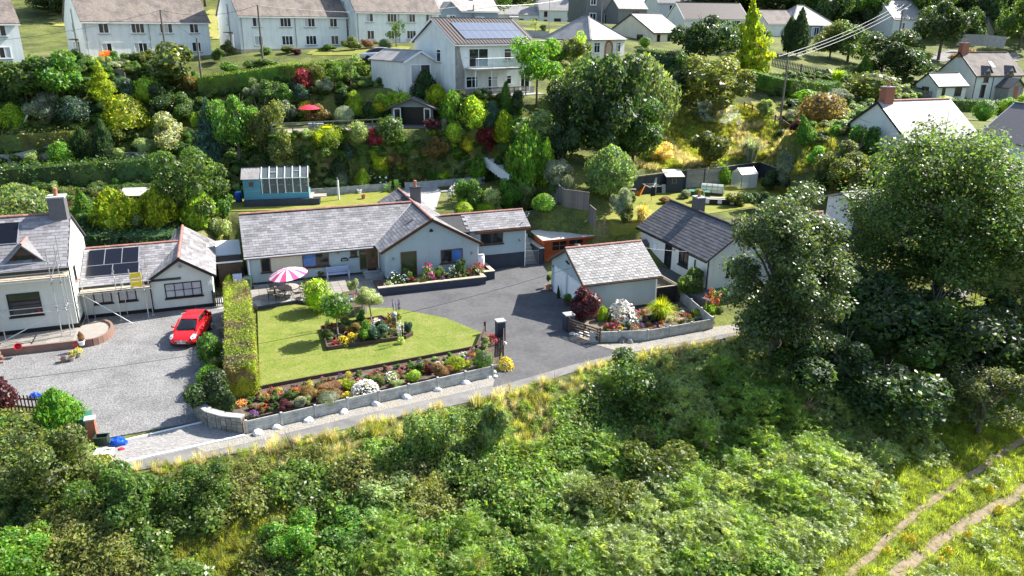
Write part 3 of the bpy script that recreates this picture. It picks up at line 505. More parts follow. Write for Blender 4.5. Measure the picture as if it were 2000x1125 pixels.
part(pr,'porch_bargeboard','brownwood',lambda b:(b.bar((-5.2,-2.37,2.28),(-6.95,-2.37,3.58),.06,.22),b.bar((-8.7,-2.37,2.28),(-6.95,-2.37,3.58),.06,.22)))
window(pr,wallM(0,-2.0,1,0),-8.0,.3,1.9,2.1,2,'brownwood','glass_dark',None)
part(lh,'porch_downpipe','pipe_black',lambda b:b.tube((-5.35,-.1,.3),(-5.35,-.1,2.4),.05))
_d=np.array([-25.57,50.65])-np.array(lh_p);AX,AY=float(_d@UU),float(_d@NN)
AE,AR=2.45,3.98
gable_walls(lh,AX,AX+4.06,AY,AY+8.9,AE+.03,AR-.12,M_['render_cream'],-.2,'y')
part(lh,'wall','render_cream',lambda b:b.box(.01,AY+.25,-.2,AX+.2,AY+8.0,AE+.1))
wy0,wym=AY-.15,AY+4.3
sA=math.hypot(2.33,AR-AE);ca,sa=2.33/sA,(AR-AE)/sA
part(lh,'roof','underlay',lambda b:(b.slab([(AX-.3,AY+9.2,AE),(AX-.3,AY-.35,AE),(AX+2.03,AY-.35,AR),(AX+2.03,AY+9.2,AR)],.1),b.slab([(AX+4.36,AY-.35,AE),(AX+4.36,AY+9.2,AE),(AX+2.03,AY+9.2,AR),(AX+2.03,AY-.35,AR)],.1)))
hw=AR+.02
part(lh,'roof','underlay',lambda b:(b.slab([(.05,wy0,AE),(AX+2.0,wy0,AE),(AX+2.0,wym,hw),(.05,wym,hw)],.1),b.slab([(AX+2.0,AY+8.3,AE),(.05,AY+8.3,AE),(.05,wym,hw),(AX+2.0,wym,hw)],.1)))
sW=math.hypot(wym-wy0,hw-AE);cw_,sw_=(wym-wy0)/sW,(hw-AE)/sW
slates(lh,(.05,wy0,AE),(1,0,0),(0,cw_,sw_),AX+1.9,sW,'slate',.45,.28,single=70,keep=lambda x,v:x<AX-.2+v*.55)
slates(lh,(AX+4.36,AY-.35,AE),(0,1,0),(-ca,0,sa),9.55,sA,'slate',.45,.26,single=60)
slates(lh,(AX-.3,AY+9.2,AE),(0,-1,0),(ca,0,sa),9.55,sA,'slate',.45,.26,single=20)
ridge_tiles(lh,(AX+2.03,AY-.36,AR+.04),(AX+2.03,AY+9.2,AR+.04),r=.12,step=.33);ridge_tiles(lh,(.1,wym,hw+.04),(AX+1.9,wym,hw+.04),r=.13,step=.42)
barge(lh,[(AX-.32,AY-.36,AE-.08),(AX+2.03,AY-.36,AR-.08),(AX+4.38,AY-.36,AE-.08)],'blackframe',.06,.2)
RA=Matrix.Translation((.05,wy0,AE))@Matrix(((1,0,0,0),(0,cw_,-sw_,0),(0,sw_,cw_,0),(0,0,0,1)))
for(x0,x1,y0,y1)in[(.35,1.42,2.35,4.3),(1.45,2.55,2.35,4.3),(2.58,3.65,2.35,4.3),(.35,2.0,1.05,2.3),(2.03,3.7,1.05,2.3)]:
 o=part(lh,'solar_panel','solar_black',lambda b:b.box(x0+.02,y0+.02,.06,x1-.02,y1-.02,.10),RA);part(o,'panel_frame','solar_rail',lambda b:(b.box(x1-.02,y0,.05,x1+.02,y1,.11),b.box(x0,y0-.02,.05,x1-.02,y0+.015,.105)),RA)
part(lh,'plinth','blackframe',lambda b:(b.box(.1,AY+.22,-.1,AX,AY+.3,.28),b.box(AX-.02,AY-.02,-.1,AX+4.08,AY+.1,.28)))
AGW=wallM(AX,AY,1,0)
window(lh,AGW,.85,1.0,2.45,1.1,4,'blackframe','glass_curtain','blackframe',ny=2)
AWW=wallM(0,AY+.25,1,0)
window(lh,AWW,.75,1.05,1.15,.85,2,'blackframe','glass_curtain','blackframe');window(lh,AWW,2.3,1.05,1.15,.85,2,'blackframe','glass_curtain','blackframe')
part(lh,'floodlight','whitepaint',lambda b:b.box(3.75,.0,1.75,3.95,.12,2.0),AGW);part(lh,'security_light','steel',lambda b:b.box(1.95,0,3.2,2.15,.12,3.4),AGW)
part(lh,'downpipe','pipe_black',lambda b:b.tube((AX-.07,AY-.07,0),(AX-.07,AY-.07,AE-.1),.05))
def cpath(pts,n=8):return pts
dk=thing('front_terrace','raised paved terrace with curved brown wall in front of the white house','terrace',(*lh_p,0),TH)
arc=[(.9+1.2*math.cos(a),-1.0+1.8*math.sin(a))for a in np.linspace(-1.35,1.2,12)]
TP=[(-9.5,-2.6)]+[(.0,-2.75)]+arc+[(.9,.9),(0,.0),(-9.5,0)]
part(dk,'paving','pale_slab',lambda b:b.prism([(x*.985,y*.96 if y<0 else y)for x,y in TP],-.1,.40))
def wallstrip(b,pts,z0,z1,w):
 for a,c in zip(pts[:-1],pts[1:]):b.bar((a[0],a[1],(z0+z1)/2),(c[0],c[1],(z0+z1)/2),w,z1-z0)
part(dk,'retaining_wall','brownwall' if 'brownwall' in M_ else mat('brown_wall',(.22,.13,.10),.85,.1,3),lambda b:wallstrip(b,TP[:-3],-.1,.52,.16))
for k in range(3):part(dk,'step','pale_slab' if k==9 else mat('brown_wall',(.22,.13,.10)),lambda b:b.box(-9.5,-3.0-k*.45,-.1,-3.9+k*.15,-2.7-k*.45+.02,.40-k*.14))
for i in range(9):
 for j in range(3):part(dk,'paving_slab','pale_slab',lambda b:b.box(-7.2+i*.8+.015,-2.4+j*.78+.015,.401,-6.42+i*.8,-1.65+j*.78,.42+random.uniform(0,.005)))
def scaffold(name,label,loc,std,boards,ledgers,braces,z0):
 t=thing(name,label,'scaffolding',loc,TH)
 for(x,y,za,zb,lean)in std:part(t,'standard','metal',lambda b:(b.tube((x,y,za),(x+lean,y,zb),.032,n=8),b.box(x-.09,y-.09,za,x+.09,y+.09,za+.02)))
 for p,q in ledgers:part(t,'ledger','metal',lambda b:b.tube(p,q,.03,n=8))
 for p,q in braces:part(t,'brace','metal',lambda b:b.tube(p,q,.03,n=8))
 for p,q,w in boards:part(t,'scaffold_board','pale_wood',lambda b:b.bar(p,q,w,.05))
 for(x,y,za,zb,lean)in std:
  for zz in(za+2.0,za+3.6):
   if zz<zb:part(t,'coupler','steel',lambda b:b.box(x-.06,y-.06,zz-.05,x+.06,y+.06,zz+.05))
 return t
sy=-1.35
scaffold('scaffold','two-lift tube scaffold along the eaves of the white house',(*lh_p,0),[(-.25,sy,.42,6.6,0),(-.25,-.35,.42,6.9,0),(-.75,sy,.42,6.2,0),(-5.7,sy,.42,6.4,0),(-5.7,-.5,.42,4.6,0),(-5.1,sy,4.4,5.4,0),(-3.9,sy,.42,2.0,0),(-10.2,sy,.42,6.4,0)],[((-11,sy+.2+.26*k,4.35),(.1,sy+.2+.26*k,4.35),.23)for k in range(4)]+[((-11,sy-.05,4.5),(.1,sy-.05,4.5),.04)],[((-11,sy,4.25),(.5,sy,4.25)),((-11,sy,5.0),(.6,sy,5.0)),((-11,sy,5.45),(.4,sy,5.45)),((-4.3,sy,2.15),(.5,sy,2.15)),((-.25,sy-.3,2.35),(-.25,.3,2.35)),((-.75,sy-.2,4.2),(-.75,0,4.2)),((-5.7,sy-.2,4.2),(-5.7,0,4.2)),((-4.4,-.4,2.2),(.3,-.4,2.2))],[((-4.0,sy+.05,.5),(-.2,sy+.05,2.3)),((-.25,sy+.04,4.2),(-.25,-.3,.6)),((-.9,sy+.04,3.8),(-.1,sy+.04,6.2))],0)
sb=scaffold('scaffold','low tube scaffold with plank deck in front of the annex solar panels',(*lh_p,0),[(.35,AY-.75,.03,3.5,0),(.7,AY-.1,.03,2.6,0),(2.4,AY-.95,.03,3.9,0),(2.75,AY-.2,.03,2.5,0),(4.15,AY-.95,.03,4.0,0),(4.4,AY-.45,.03,4.2,0),(2.75,AY-.95,2.3,3.3,0),(3.35,AY-.95,2.25,3.7,0)],[((.15,AY-.85+.24*k,2.28),(4.5,AY-.85+.24*k,2.28),.21)for k in range(4)]+[((.15,AY-1.02,2.4),(4.3,AY-1.02,2.4),.04)],[((0,AY-.95,2.18),(4.6,AY-.95,2.18)),((.1,AY-.95,2.75),(4.6,AY-.95,2.75)),((.1,AY-.95,3.2),(4.4,AY-.95,3.2)),((.4,AY-1.2,2.15),(.4,AY+.15,2.15)),((4.15,AY-1.2,2.15),(4.15,AY+.15,2.15)),((4.4,AY-1.1,3.2),(4.4,AY,3.2))],[((.35,AY-.9,2.15),(3.2,AY-1.9,.08)),((2.45,AY-.3,2.1),(1.2,AY+.1,2.2))],0)
yl=thing('yellow_gate','yellow plastic safety panel hanging on the annex scaffold rail','safety panel',(lh_p[0],lh_p[1],0),TH)
part(yl,'panel','yellow_plastic',lambda b:(b.box(3.42,AY-1.02,2.45,4.05,AY-.985,2.75),b.box(3.42,AY-1.02,2.82,4.05,AY-.985,2.98),b.box(3.42,AY-1.02,3.1,4.05,AY-.985,3.4)))
part(yl,'rail','yellow_plastic',lambda b:(b.tube((3.42,AY-1.0,2.4),(3.42,AY-1.0,3.42),.03),b.tube((4.05,AY-1.0,2.4),(4.05,AY-1.0,3.42),.03)))
# ================================================================ HOUSES UP THE HILL
def house(name,label,cat,px,py,Y,phi,L,D,he,rise,wm,rm,z=None,drop=2.0,oh=.3,og=.15,fascia='whiteframe',gutter=True,ridge=None,plinth=None,wins=(),fr='whiteframe',gl='glass_dark',sill='concrete',barg=None,th=.12,lrev=False):
 p=aty(px,py,Y)
 zb=p[2]if z is None else z
 t=thing(name,label,cat,(p[0],p[1],zb),R(phi))
 gable_walls(t,0,L,0,D,he+.04,he+rise-.1,M_[wm],-drop,'x')
 k=rise/(D/2);roof_x(t,-og,L+og,-oh,D+oh,he-oh*k+.14,he+rise+.14,M_[rm],th)
 if plinth:part(t,'plinth',plinth,lambda b:b.box(-.03,-.03,-drop,L+.03,D*.98,.35))
 if gutter:part(t,'gutter',fascia,lambda b:b.box(-og,-oh-.09,he-oh*k-.06,L+og,-oh-.005,he-oh*k+.06))
 if ridge:ridge_tiles(t,(-og,D/2,he+rise+.17),(L+og,D/2,he+rise+.17),ridge,.5)
 else:part(t,'ridge',rm,lambda b:b.bar((-og,D/2,he+rise+.13),(L+og,D/2,he+rise+.13),.3,.1))
 if barg:
  for x in(-og-.02,L+og+.02):barge(t,[(x,-oh,he-oh*k+.03),(x,D/2,he+rise+.03),(x,D+oh,he-oh*k+.03)],barg,.05,.2)
 MM={'f':wallM(0,0,1,0),'r':wallM(L,0,0,1),'l':wallM(0,D,0,-1)}
 for w in wins:
  face,x,zz,ww,hh,nx=w[:6];kw=w[6]if len(w)>6 else{}
  window(t,MM[face],x,zz,ww,hh,nx,**{**dict(fr=fr,gl=gl,sill=sill,fw=.09),**kw})
 return t
def semi(lbl,px,py,Y,phi,L,wm='render_pale',z=None):
 he=4.45;w1,w2=1.15,1.55
 ws=[]
 for x,ww,nx in[(L*.115,w1,2),(L*.36,w2,3),(L*.585,w2,3),(L*.83,w1,2)]:
  ws+=[('f',x,2.95,ww,1.15,nx),('f',x+.05,.75,ww,1.2,nx)]
 ws+=[('l',3.2,3.2,.5,1.0,1),('l',4.2,.1,.9,2.0,1,dict(sill=None,name='side_door')),('l',2.5,1.0,.5,1.0,1)]
 t=house('semi_detached_house',lbl,'house',px,py,Y,phi,L,7.0,he,3.9,wm,'tile_brown',plinth='plinth_buff',wins=ws,sill='concrete',fr='whiteframe',z=z)
 for x in(L*.5,.3):downpipe(t,x,-.08,0,he-.2,'concrete')
 part(t,'soil_pipe','concrete',lambda b:b.tube((0,3.0,.3),(0,3.0,5.6),.06),Matrix.Translation((-.1,0,0)))
 part(t,'door_canopy','brownwood',lambda b:b.box(-.7,2.3,2.2,0,3.6,2.32))
 chimney(t,L*.5,3.5,7.8,9.4,1.1,.7,'brick',2)
 return t
semi('pale rendered pair of houses cut by the left edge with brown tiled roof',-266,150,74.7,43,13.6,z=15.0)
semi('pale rendered pair of houses with brown roof behind the wooden pole, second from the left',171,119,90,43,14.4)
semi('pale rendered pair of houses with brown roof, third along the upper row',472,102,98,40,14.6)
semi('cream rendered pair of houses with grey-brown roof next to the slate blue house',697,89,106,38,13.0)
h5=house('slate_blue_house','slate blue house with white cross-barred windows and grey roof beside the cream pair','house',848,57,124,36,12,7,2.9,3.6,'render_slateblue','tile_grey',wins=[('f',1.2,.9,1.5,1.3,3,dict(tr=.4)),('f',3.4,.9,.6,1.3,1),('f',7.6,.9,1.7,1.0,3,dict(tr=.35))])
part(h5,'skylight','glass_dark',lambda b:b.slab([(7.2,1.2,4.32),(8.0,1.2,4.32),(8.0,2.3,5.46),(7.2,2.3,5.46)],.06))
part(h5,'porch_gable','render_slateblue',lambda b:b.add([(.6,-1.2,-1),(4.0,-1.2,-1),(4.0,0,-1),(.6,0,-1),(.6,-1.2,2.6),(4.0,-1.2,2.6),(4.0,.8,2.6),(.6,.8,2.6),(2.3,-1.2,3.9),(2.3,1.6,3.9)],[(0,1,5,8,4),(1,2,6,5),(3,0,4,7)]))
part(h5,'porch_roof','tile_grey',lambda b:(b.slab([(.35,2.0,2.5),(.35,-1.4,2.5),(2.3,-1.4,4.05),(2.3,2.0,4.05)],.1),b.slab([(4.25,-1.4,2.5),(4.25,2.0,2.5),(2.3,2.0,4.05),(2.3,-1.4,4.05)],.1)))
window(h5,wallM(.6,-1.2,1,0),1.0,.9,1.5,1.2,3,'whiteframe',tr=.4);chimney(h5,6,3.5,6,7.4,1.2,.6,'render_grey',2)
bh=house('balcony_house','pale blue two-storey house with rooftop solar panels and glass balcony','house',890,189,83,38,10.3,8.2,5.45,2.35,'render_pale','tile_darkbrown',oh=.4,og=.3,barg='whiteframe',wins=[('f',1.7,2.95,2.6,1.95,2,dict(sill=None,name='patio_door')),('f',6.4,3.55,1.05,1.3,1,dict(tr=.4)),('f',9.0,3.6,.9,1.1,1),('f',1.3,.8,1.6,1.25,2,dict(tr=.4)),('f',4.2,.8,1.4,1.2,2,dict(tr=.4)),('f',6.6,1.0,.9,1.0,1,dict(tr=.35)),('f',8.6,.05,1.5,2.1,2,dict(sill=None,name='patio_door')),('l',4.6,3.4,.9,1.35,1,dict(tr=.4))])
part(bh,'stone_cladding','stone_wall',lambda b:(b.add([(.02,-.05,-1),(1.15,-.05,-1),(1.15,-.05,2.6),(.75,-.05,3.9),(.5,-.05,5.2),(.02,-.05,5.2),(.02,0,-1),(1.15,0,-1),(1.15,0,2.6),(.75,0,3.9),(.5,0,5.2),(.02,0,5.2)],[(0,1,2,3,4,5),(11,10,9,8,7,6),(1,7,8,2),(2,8,9,3),(3,9,10,4)]),b.box(1.15,-.045,-1,10.8,.0,.68)))
for r_,(y0,y1)in enumerate([(1.15,2.75),(2.8,4.35)]):
 kk=math.atan2(2.35,4.1);MR=Matrix.Translation((0,-.4,5.45-.4*2.35/4.1+.16))@Matrix.Rotation(kk,4,'X')
 for i in range(9):
  o=part(bh,'solar_panel','solar_blue',lambda b:b.box(1.55+i*.92+.02,y0-.3,.05,2.45+i*.92,y1-.3,.09),MR)
  part(o,'panel_frame','solar_rail',lambda b:(b.box(1.53+i*.92,y0-.3,.04,1.57+i*.92,y1-.3,.1)),MR)
for i in range(26):part(bh,'roof_tile_rib','tile_darkbrown',lambda b:b.bar((-.25+i*.44,-.4,5.37),(-.25+i*.44,4.1,7.95),.13,.09))
bal=part(bh,'balcony','concrete',lambda b:b.box(1.2,-2.0,2.72,7.4,-.02,2.9))
for x in(1.3,3.4,5.4,7.3):part(bal,'baluster','metal',lambda b:b.tube((x,-1.95,2.9),(x,-1.95,3.95),.03,n=6));part(bal,'post','whiteframe',lambda b:b.tube((x,-1.85,-2.2),(x,-1.85,2.72),.06,n=6))
part(bal,'handrail','metal',lambda b:(b.tube((1.3,-1.95,3.95),(7.3,-1.95,3.95),.03,n=6),b.tube((1.3,-1.95,3.95),(1.3,0,3.95),.03,n=6),b.tube((7.3,-1.95,3.95),(7.3,0,3.95),.03,n=6)))
part(bal,'glass_panel',clear_glass('balcony_glass',(.7,.8,.82),.3),lambda b:(b.box(1.35,-1.96,3.0,7.25,-1.94,3.88),))
part(bh,'lower_terrace','concrete',lambda b:(b.box(1.0,-2.3,-.8,8.0,-.05,.0),b.box(8.0,-1.6,-.8,11.2,-.05,-.05)))
part(bh,'terrace_rail','fence_wood',lambda b:[b.bar((-1.8,-2.2,.9),(7.8,-2.2,.9),.07,.1),b.bar((-1.8,-2.2,.5),(7.8,-2.2,.5),.05,.08)]+[b.bar((x,-2.2,-1.2),(x,-2.2,.95),.1)for x in np.linspace(-1.8,7.8,7)])
ob=house('garden_annexe','low white annexe with skylights and glazed gable beside the balcony house','outbuilding',852,163,86,130,7.0,4.0,2.35,1.0,'render_white','tile_grey',oh=.2,og=.2,barg='whiteframe',wins=[('l',.7,.05,2.6,2.05,2,dict(sill=None,name='patio_door',fw=.12))])
for x in(2.2,4.4):part(ob,'skylight','glass_dark',lambda b:b.slab([(x+.6,3.6,2.66),(x,3.6,2.66),(x,2.8,3.06),(x+.6,2.8,3.06)],.05))
part(ob,'side_wall','render_white',lambda b:b.box(-.3,-3.2,-2,.0,-.1,1.0))
def hip_house(name,label,px,py,Y,phi,L,D,he,rise,wm,rm,wins,fr='whiteframe',drop=2.0,ohv=.4):
 p=aty(px,py,Y);t=thing(name,label,'house',(p[0],p[1],p[2]),R(phi))
 part(t,'wall',wm,lambda b:b.box(0,0,-drop,L,D,he))
 o=ohv;m=min(L,D)/2;rx0,rx1,ry0,ry1=(m,L-m,D/2,D/2)if L>=D else(L/2,L/2,m,D-m)
 a,b_,c,d=(-o,-o,he),(L+o,-o,he),(L+o,D+o,he),(-o,D+o,he);e,f=(rx0,ry0,he+rise),(rx1+(.05 if L>=D else 0),ry1+(0 if L>=D else.05),he+rise)
 if L>=D:fs=[[a,b_,f,e],[b_,c,f],[c,d,e,f],[d,a,e]]
 else:fs=[[a,b_,e],[b_,c,f,e],[c,d,f],[d,a,e,f]]
 mb=MB()
 for q in fs:mb.slab(q,.12)
 r=mb.build('roof',M_[rm],t)
 for q in((a,e),(b_,f if L>=D else e),(c,f),(d,e if L>=D else f),(e,f)):part(r,'hip_ridge',rm,lambda k:k.bar(Vector(q[0])+Vector((0,0,.03)),Vector(q[1])+Vector((0,0,.03)),.25,.1))
 MM={'f':wallM(0,0,1,0),'r':wallM(L,0,0,1),'l':wallM(0,D,0,-1)}
 for w in wins:
  face,x,zz,ww,hh,nx=w[:6];kw=w[6]if len(w)>6 else{}
  window(t,MM[face],x,zz,ww,hh,nx,**{**dict(fr=fr,sill='concrete',fw=.09),**kw})
 return t
hb=hip_house('hipped_bungalow','white bungalow with steep hipped slate roof and brick arched doorway',1152,119,108,44,7.4,8.4,2.75,3.0,'render_white','tile_grey',[('f',.7,1.0,1.3,1.4,2,dict(tr=.4)),('f',5.3,1.0,1.2,1.4,2,dict(tr=.4))])
part(hb,'door_arch','brick',lambda b:(b.box(3.0,-.06,0,3.3,0,1.7),b.box(4.5,-.06,0,4.8,0,1.7),b.lathe([(.62,0),(.9,0),(.9,.07),(.62,.07)],12,(0,0,0),0,math.pi))if False else(b.box(3.0,-.06,0,3.3,0,1.75),b.box(4.5,-.06,0,4.8,0,1.75)))
for k in range(7):
 a0,a1=math.pi*k/7,math.pi*(k+1)/7
 part(hb,'arch_brick','brick',lambda b:b.bar((3.9+.75*math.cos(a0),-.03,1.75+.75*math.sin(a0)),(3.9+.75*math.cos(a1),-.03,1.75+.75*math.sin(a1)),.06,.3))
part(hb,'door','pale_wood',lambda b:b.box(3.3,-.02,0,4.5,.02,2.2))
part(hb,'flat_roof_wing','render_white',lambda b:b.box(-4.6,3.5,-2,-.02,8.2,2.35));part(hb,'flat_roof','tile_grey',lambda b:b.box(-4.8,3.3,2.352,-.42,8.4,2.55))
ch=house('cream_bungalow','cream gabled bungalow with pale slate roof and dark brown windows above a clipped hedge','house',1273,95,126,46,8.2,8.6,2.45,2.65,'render_buff','tile_grey',fascia='pipe_black',barg='pipe_black',fr='brownwood',wins=[('f',1.2,.05,.9,2.1,1,dict(sill=None,name='door')),('f',4.2,.8,.9,1.3,1),('f',6.4,.9,.9,1.0,1),('l',5.6,.9,1.2,1.2,2)])
house('brown_roofed_bungalow','long low house with dark brown tiled roof behind the cream bungalow','house',1335,62,142,10,12,9,2.2,2.7,'render_white','tile_darkbrown',barg='whiteframe',wins=[('f',3,.8,1.6,1.2,2),('f',9,.8,1.6,1.2,2)])
fh=house('white_farmhouse','white two-storey farmhouse with shining slate roof and low wing','house',1053,53,205,12,10,6,4.2,3.0,'render_white','tile_grey',fr='brownwood',gutter=False,wins=[('f',1.2,2.5,.9,1.3,1),('f',7.4,2.5,.9,1.3,1),('f',1.2,.5,.9,1.3,1),('f',7.4,.5,.9,1.3,1),('f',3.9,.05,1.8,2.1,2,dict(sill=None,name='porch_door'))])
chimney(fh,.6,3,6.6,8.2,1.4,.9,'render_grey',1);chimney(fh,9.4,3,6.6,8.4,1.4,.9,'render_grey',1)
part(fh,'wing_wall','render_white',lambda b:b.box(-10.5,.3,-2,-.02,5.4,3.0));rw=MB();rw.slab([(-10.8,0,2.95),(-.02,0,2.95),(-.02,2.85,5.0),(-10.8,2.85,5.0)],.12);rw.slab([(-.02,5.7,2.95),(-10.8,5.7,2.95),(-10.8,2.85,5.0),(-.02,2.85,5.0)],.12);rw.build('wing_roof',M_['tile_grey'],fh)
for x,w in((-8.9,.9),(-5.2,1.2),(-1.7,1.2)):window(fh,wallM(0,.3,1,0),x,.8,w,1.2,2,'brownwood')
part(fh,'porch','render_white',lambda b:b.box(-7.6,-.9,-1,-5.8,.28,2.3));part(fh,'porch_roof','tile_grey',lambda b:b.slab([(-7.9,-1.1,2.3),(-5.5,-1.1,2.3),(-5.5,.3,2.8),(-7.9,.3,2.8)],.1))
gh=house('grey_stone_house','tall grey pebbledashed house with white window surrounds behind the hipped bungalow','house',1143,49,172,24,11.5,8,6.2,3.2,'render_grey','slate_dark',wins=[('f',1.0,4.0,1.5,1.6,2,dict(fw=.16)),('f',7.6,4.0,1.5,1.6,2,dict(fw=.16)),('f',.9,.8,1.7,1.7,2,dict(fw=.16)),('f',7.4,.8,1.7,1.7,2,dict(fw=.16)),('f',4.6,.1,1.1,2.2,1,dict(sill=None,name='door'))])
house('grey_outbuilding','small grey outbuilding with pale slate roof right of the tall grey house','outbuilding',1207,42,168,24,7,5,2.6,1.9,'render_grey','tile_grey',gutter=False,wins=[('f',3.4,.6,1.6,1.4,1,dict(fr='pipe_black'))])
house('green_roofed_shed','distant building with pale green metal roof among the trees','outbuilding',1238,24,215,20,15,9,2.0,3.0,'render_grey','greenroof',gutter=False)
dr_=house('dark_slate_house','distant house with long dark slate roof and white bargeboards at the top of the picture','house',1285,26,205,14,20,9,2.6,3.6,'render_white','slate_dark',barg='whiteframe',wins=[('f',3,.6,1.6,1.4,2),('f',12,.6,1.6,1.4,2)])
part(dr_,'skylight','glass_dark',lambda b:(b.slab([(5,.9,3.5),(6,.9,3.5),(6,2.2,4.55),(5,2.2,4.55)],.08),b.slab([(9,.9,3.5),(10.2,.9,3.5),(10.2,2.2,4.55),(9,2.2,4.55)],.08)))
dh=hip_house('blue_grey_bungalow','blue-grey bungalow with bright hipped roof, white bay window and glazed porch',1543,76,160,20,10.5,9,2.6,3.9,'render_slateblue','tile_grey',[('f',5.0,.5,1.9,1.8,3,dict(fw=.12)),('l',3,.8,1.4,1.2,2)],drop=3)
part(dh,'porch_base','render_slateblue',lambda b:b.box(7.6,-2.6,-2,11.0,-.05,.7));gp=part(dh,'glazed_porch','whiteframe',lambda b:(b.box(7.5,-2.7,2.2,11.1,-.05,2.5),*[b.box(x,-2.62,.7,x+.12,-2.5,2.2)for x in(7.6,8.4,9.2,10.0,10.85)],*[b.box(10.88,y,.7,11.0,y+.12,2.2)for y in(-1.8,-.9)]))
part(gp,'pane','glass_dark',lambda b:(b.box(7.62,-2.56,.72,10.9,-2.53,2.2),b.box(10.92,-2.5,.72,10.95,-.1,2.2)))
house('pale_roofed_house','far pale gabled house with bright roof and dark dormer, half behind the dark tree','house',1742,62,172,22,9,9,2.6,3.8,'render_white','tile_grey',gutter=False,wins=[('f',2,.6,1.4,1.3,2)])
fr_=house('bright_roofed_house','far house with broad bright roof and dark stone porch at the upper right','house',1872,80,178,16,15,9,2.6,3.2,'render_white','tile_grey',gutter=False,wins=[('f',9.4,.5,1.5,1.6,2,dict(fr='brownwood'))])
part(fr_,'stone_porch','stone_wall',lambda b:b.add([(2.2,-2.2,-2),(7.0,-2.2,-2),(7.0,0,-2),(2.2,0,-2),(2.2,-2.2,2.4),(7.0,-2.2,2.4),(7.0,1,2.4),(2.2,1,2.4),(4.6,-2.2,5.0),(4.6,2.6,5.0)],[(0,1,5,8,4),(1,2,6,5),(3,0,4,7)]));part(fr_,'porch_roof','slate_dark',lambda b:(b.slab([(1.9,3,2.2),(1.9,-2.5,2.2),(4.6,-2.5,5.15),(4.6,3,5.15)],.12),b.slab([(7.3,-2.5,2.2),(7.3,3,2.2),(4.6,3,5.15),(4.6,-2.5,5.15)],.12)))
house('hidden_bungalow','small buff bungalow with brown roof glimpsed left of the blue-grey bungalow','house',1497,70,158,14,6,8,2.3,2.5,'render_white','tile_brown',wins=[('f',3.6,.8,1.3,1.2,2)])
dc=house('dormer_cottage','cream cottage with two small dormers, brick chimney and low left wing','house',1897,193,121,19,9.6,7.2,3.55,3.1,'render_cream','tile_brown',fascia='pipe_black',barg='pipe_black',fr='brownwood',wins=[('f',1.5,.1,.95,2.0,1,dict(name='door',sill=None))])
chimney(dc,.5,3.6,6.0,8.1,1.3,.8,'brick',1)
for x in(2.2,7.0):
 d=part(dc,'dormer','render_cream',lambda b:b.add([(x-.65,-.03,3.3),(x+.65,-.03,3.3),(x+.65,1.4,3.3),(x-.65,1.4,3.3),(x-.65,-.03,4.1),(x+.65,-.03,4.1),(x+.65,1.4,4.1),(x-.65,1.4,4.1),(x,-.03,4.75),(x,2.2,4.75)],[(0,1,5,8,4),(1,2,6,5),(3,0,4,7)]))
 part(d,'dormer_roof','slate_dark',lambda b:(b.slab([(x-.95,2.2,3.85),(x-.95,-.3,3.85),(x,-.3,4.9),(x,2.2,4.9)],.08),b.slab([(x+.95,-.3,3.85),(x+.95,2.2,3.85),(x,2.2,4.9),(x,-.3,4.9)],.08)))
 window(d,wallM(0,-.04,1,0),x-.45,2.5,.9,1.6,2,'brownwood','glass_dark')
part(dc,'skylight','whitepaint',lambda b:b.slab([(4.2,1.0,4.62),(4.9,1.0,4.62),(4.9,2.0,5.48),(4.2,2.0,5.48)],.08))
po=part(dc,'porch','stone_wall',lambda b:b.add([(4.6,-2.3,-1),(7.6,-2.3,-1),(7.6,0,-1),(4.6,0,-1),(4.6,-2.3,1.9),(7.6,-2.3,1.9),(7.6,0,1.9),(4.6,0,1.9),(6.1,-2.3,3.0),(6.1,0,3.0)],[(0,1,5,8,4),(1,2,6,5),(3,0,4,7)]));part(po,'porch_roof','slate_dark',lambda b:(b.slab([(4.3,.0,1.75),(4.3,-2.6,1.75),(6.1,-2.6,3.15),(6.1,.0,3.15)],.1),b.slab([(7.9,-2.6,1.75),(7.9,.0,1.75),(6.1,.0,3.15),(6.1,-2.6,3.15)],.1)));part(po,'door','brick',lambda b:b.box(5.7,-2.34,0,6.5,-2.28,2.0))
for x in(.1,3.7,9.5):downpipe(dc,x,-.06,-.5,3.4,'pipe_black')
wg=house('cottage_wing','low cream wing with small black window left of the dormer cottage','house',1828,193,117,19,5.6,4.2,1.9,1.6,'render_cream','slate_dark',fascia='pipe_black',barg='pipe_black',fr='blackframe',wins=[('f',.9,.3,.6,1.5,1),('f',3.4,.3,1.3,1.3,2),('l',1.3,.5,1.3,1.1,1)])
gy=house('grey_slate_house','pale house with worn slate roof and brick chimney behind the big ash tree','house',1762,330,72,20,9.0,8.4,3.0,3.1,'render_white','tile_grey',z=h1(*aty(1762,330,72)[:2])-.2,ridge='ridge_red',fascia='pipe_black',barg='pipe_black',wins=[('l',3.4,1.0,1.2,1.2,2),('f',1.5,.8,1.6,1.2,2),('f',5,.8,1.6,1.2,2)])
chimney(gy,.9,4.2,5.3,7.5,1.1,.8,'brick',1)
house('gabled_side_wing','low white gabled wing with brick-arched window behind the ash tree','house',1690,350,69,20,4.5,4.6,2.2,1.6,'render_white','tile_grey',z=h1(*aty(1690,350,69)[:2])-.2,ridge='ridge_red',barg='pipe_black',wins=[('l',1.5,.7,1.1,1.1,1,dict(sill='brick',fr='brick'))])
wh=house('white_gabled_house','white gabled house with eyebrow-capped narrow windows at the right edge','house',2215,345,66,112,9,8.5,5.4,2.9,'render_white','slate_dark',z=h1(*aty(2215,345,66)[:2]),barg='whiteframe',fr='whiteframe',gl='glass_curtain',wins=[('l',1.0,4.2,.6,1.1,1),('l',2.3,4.2,.6,1.1,1),('l',2.2,.7,1.3,1.3,2)])
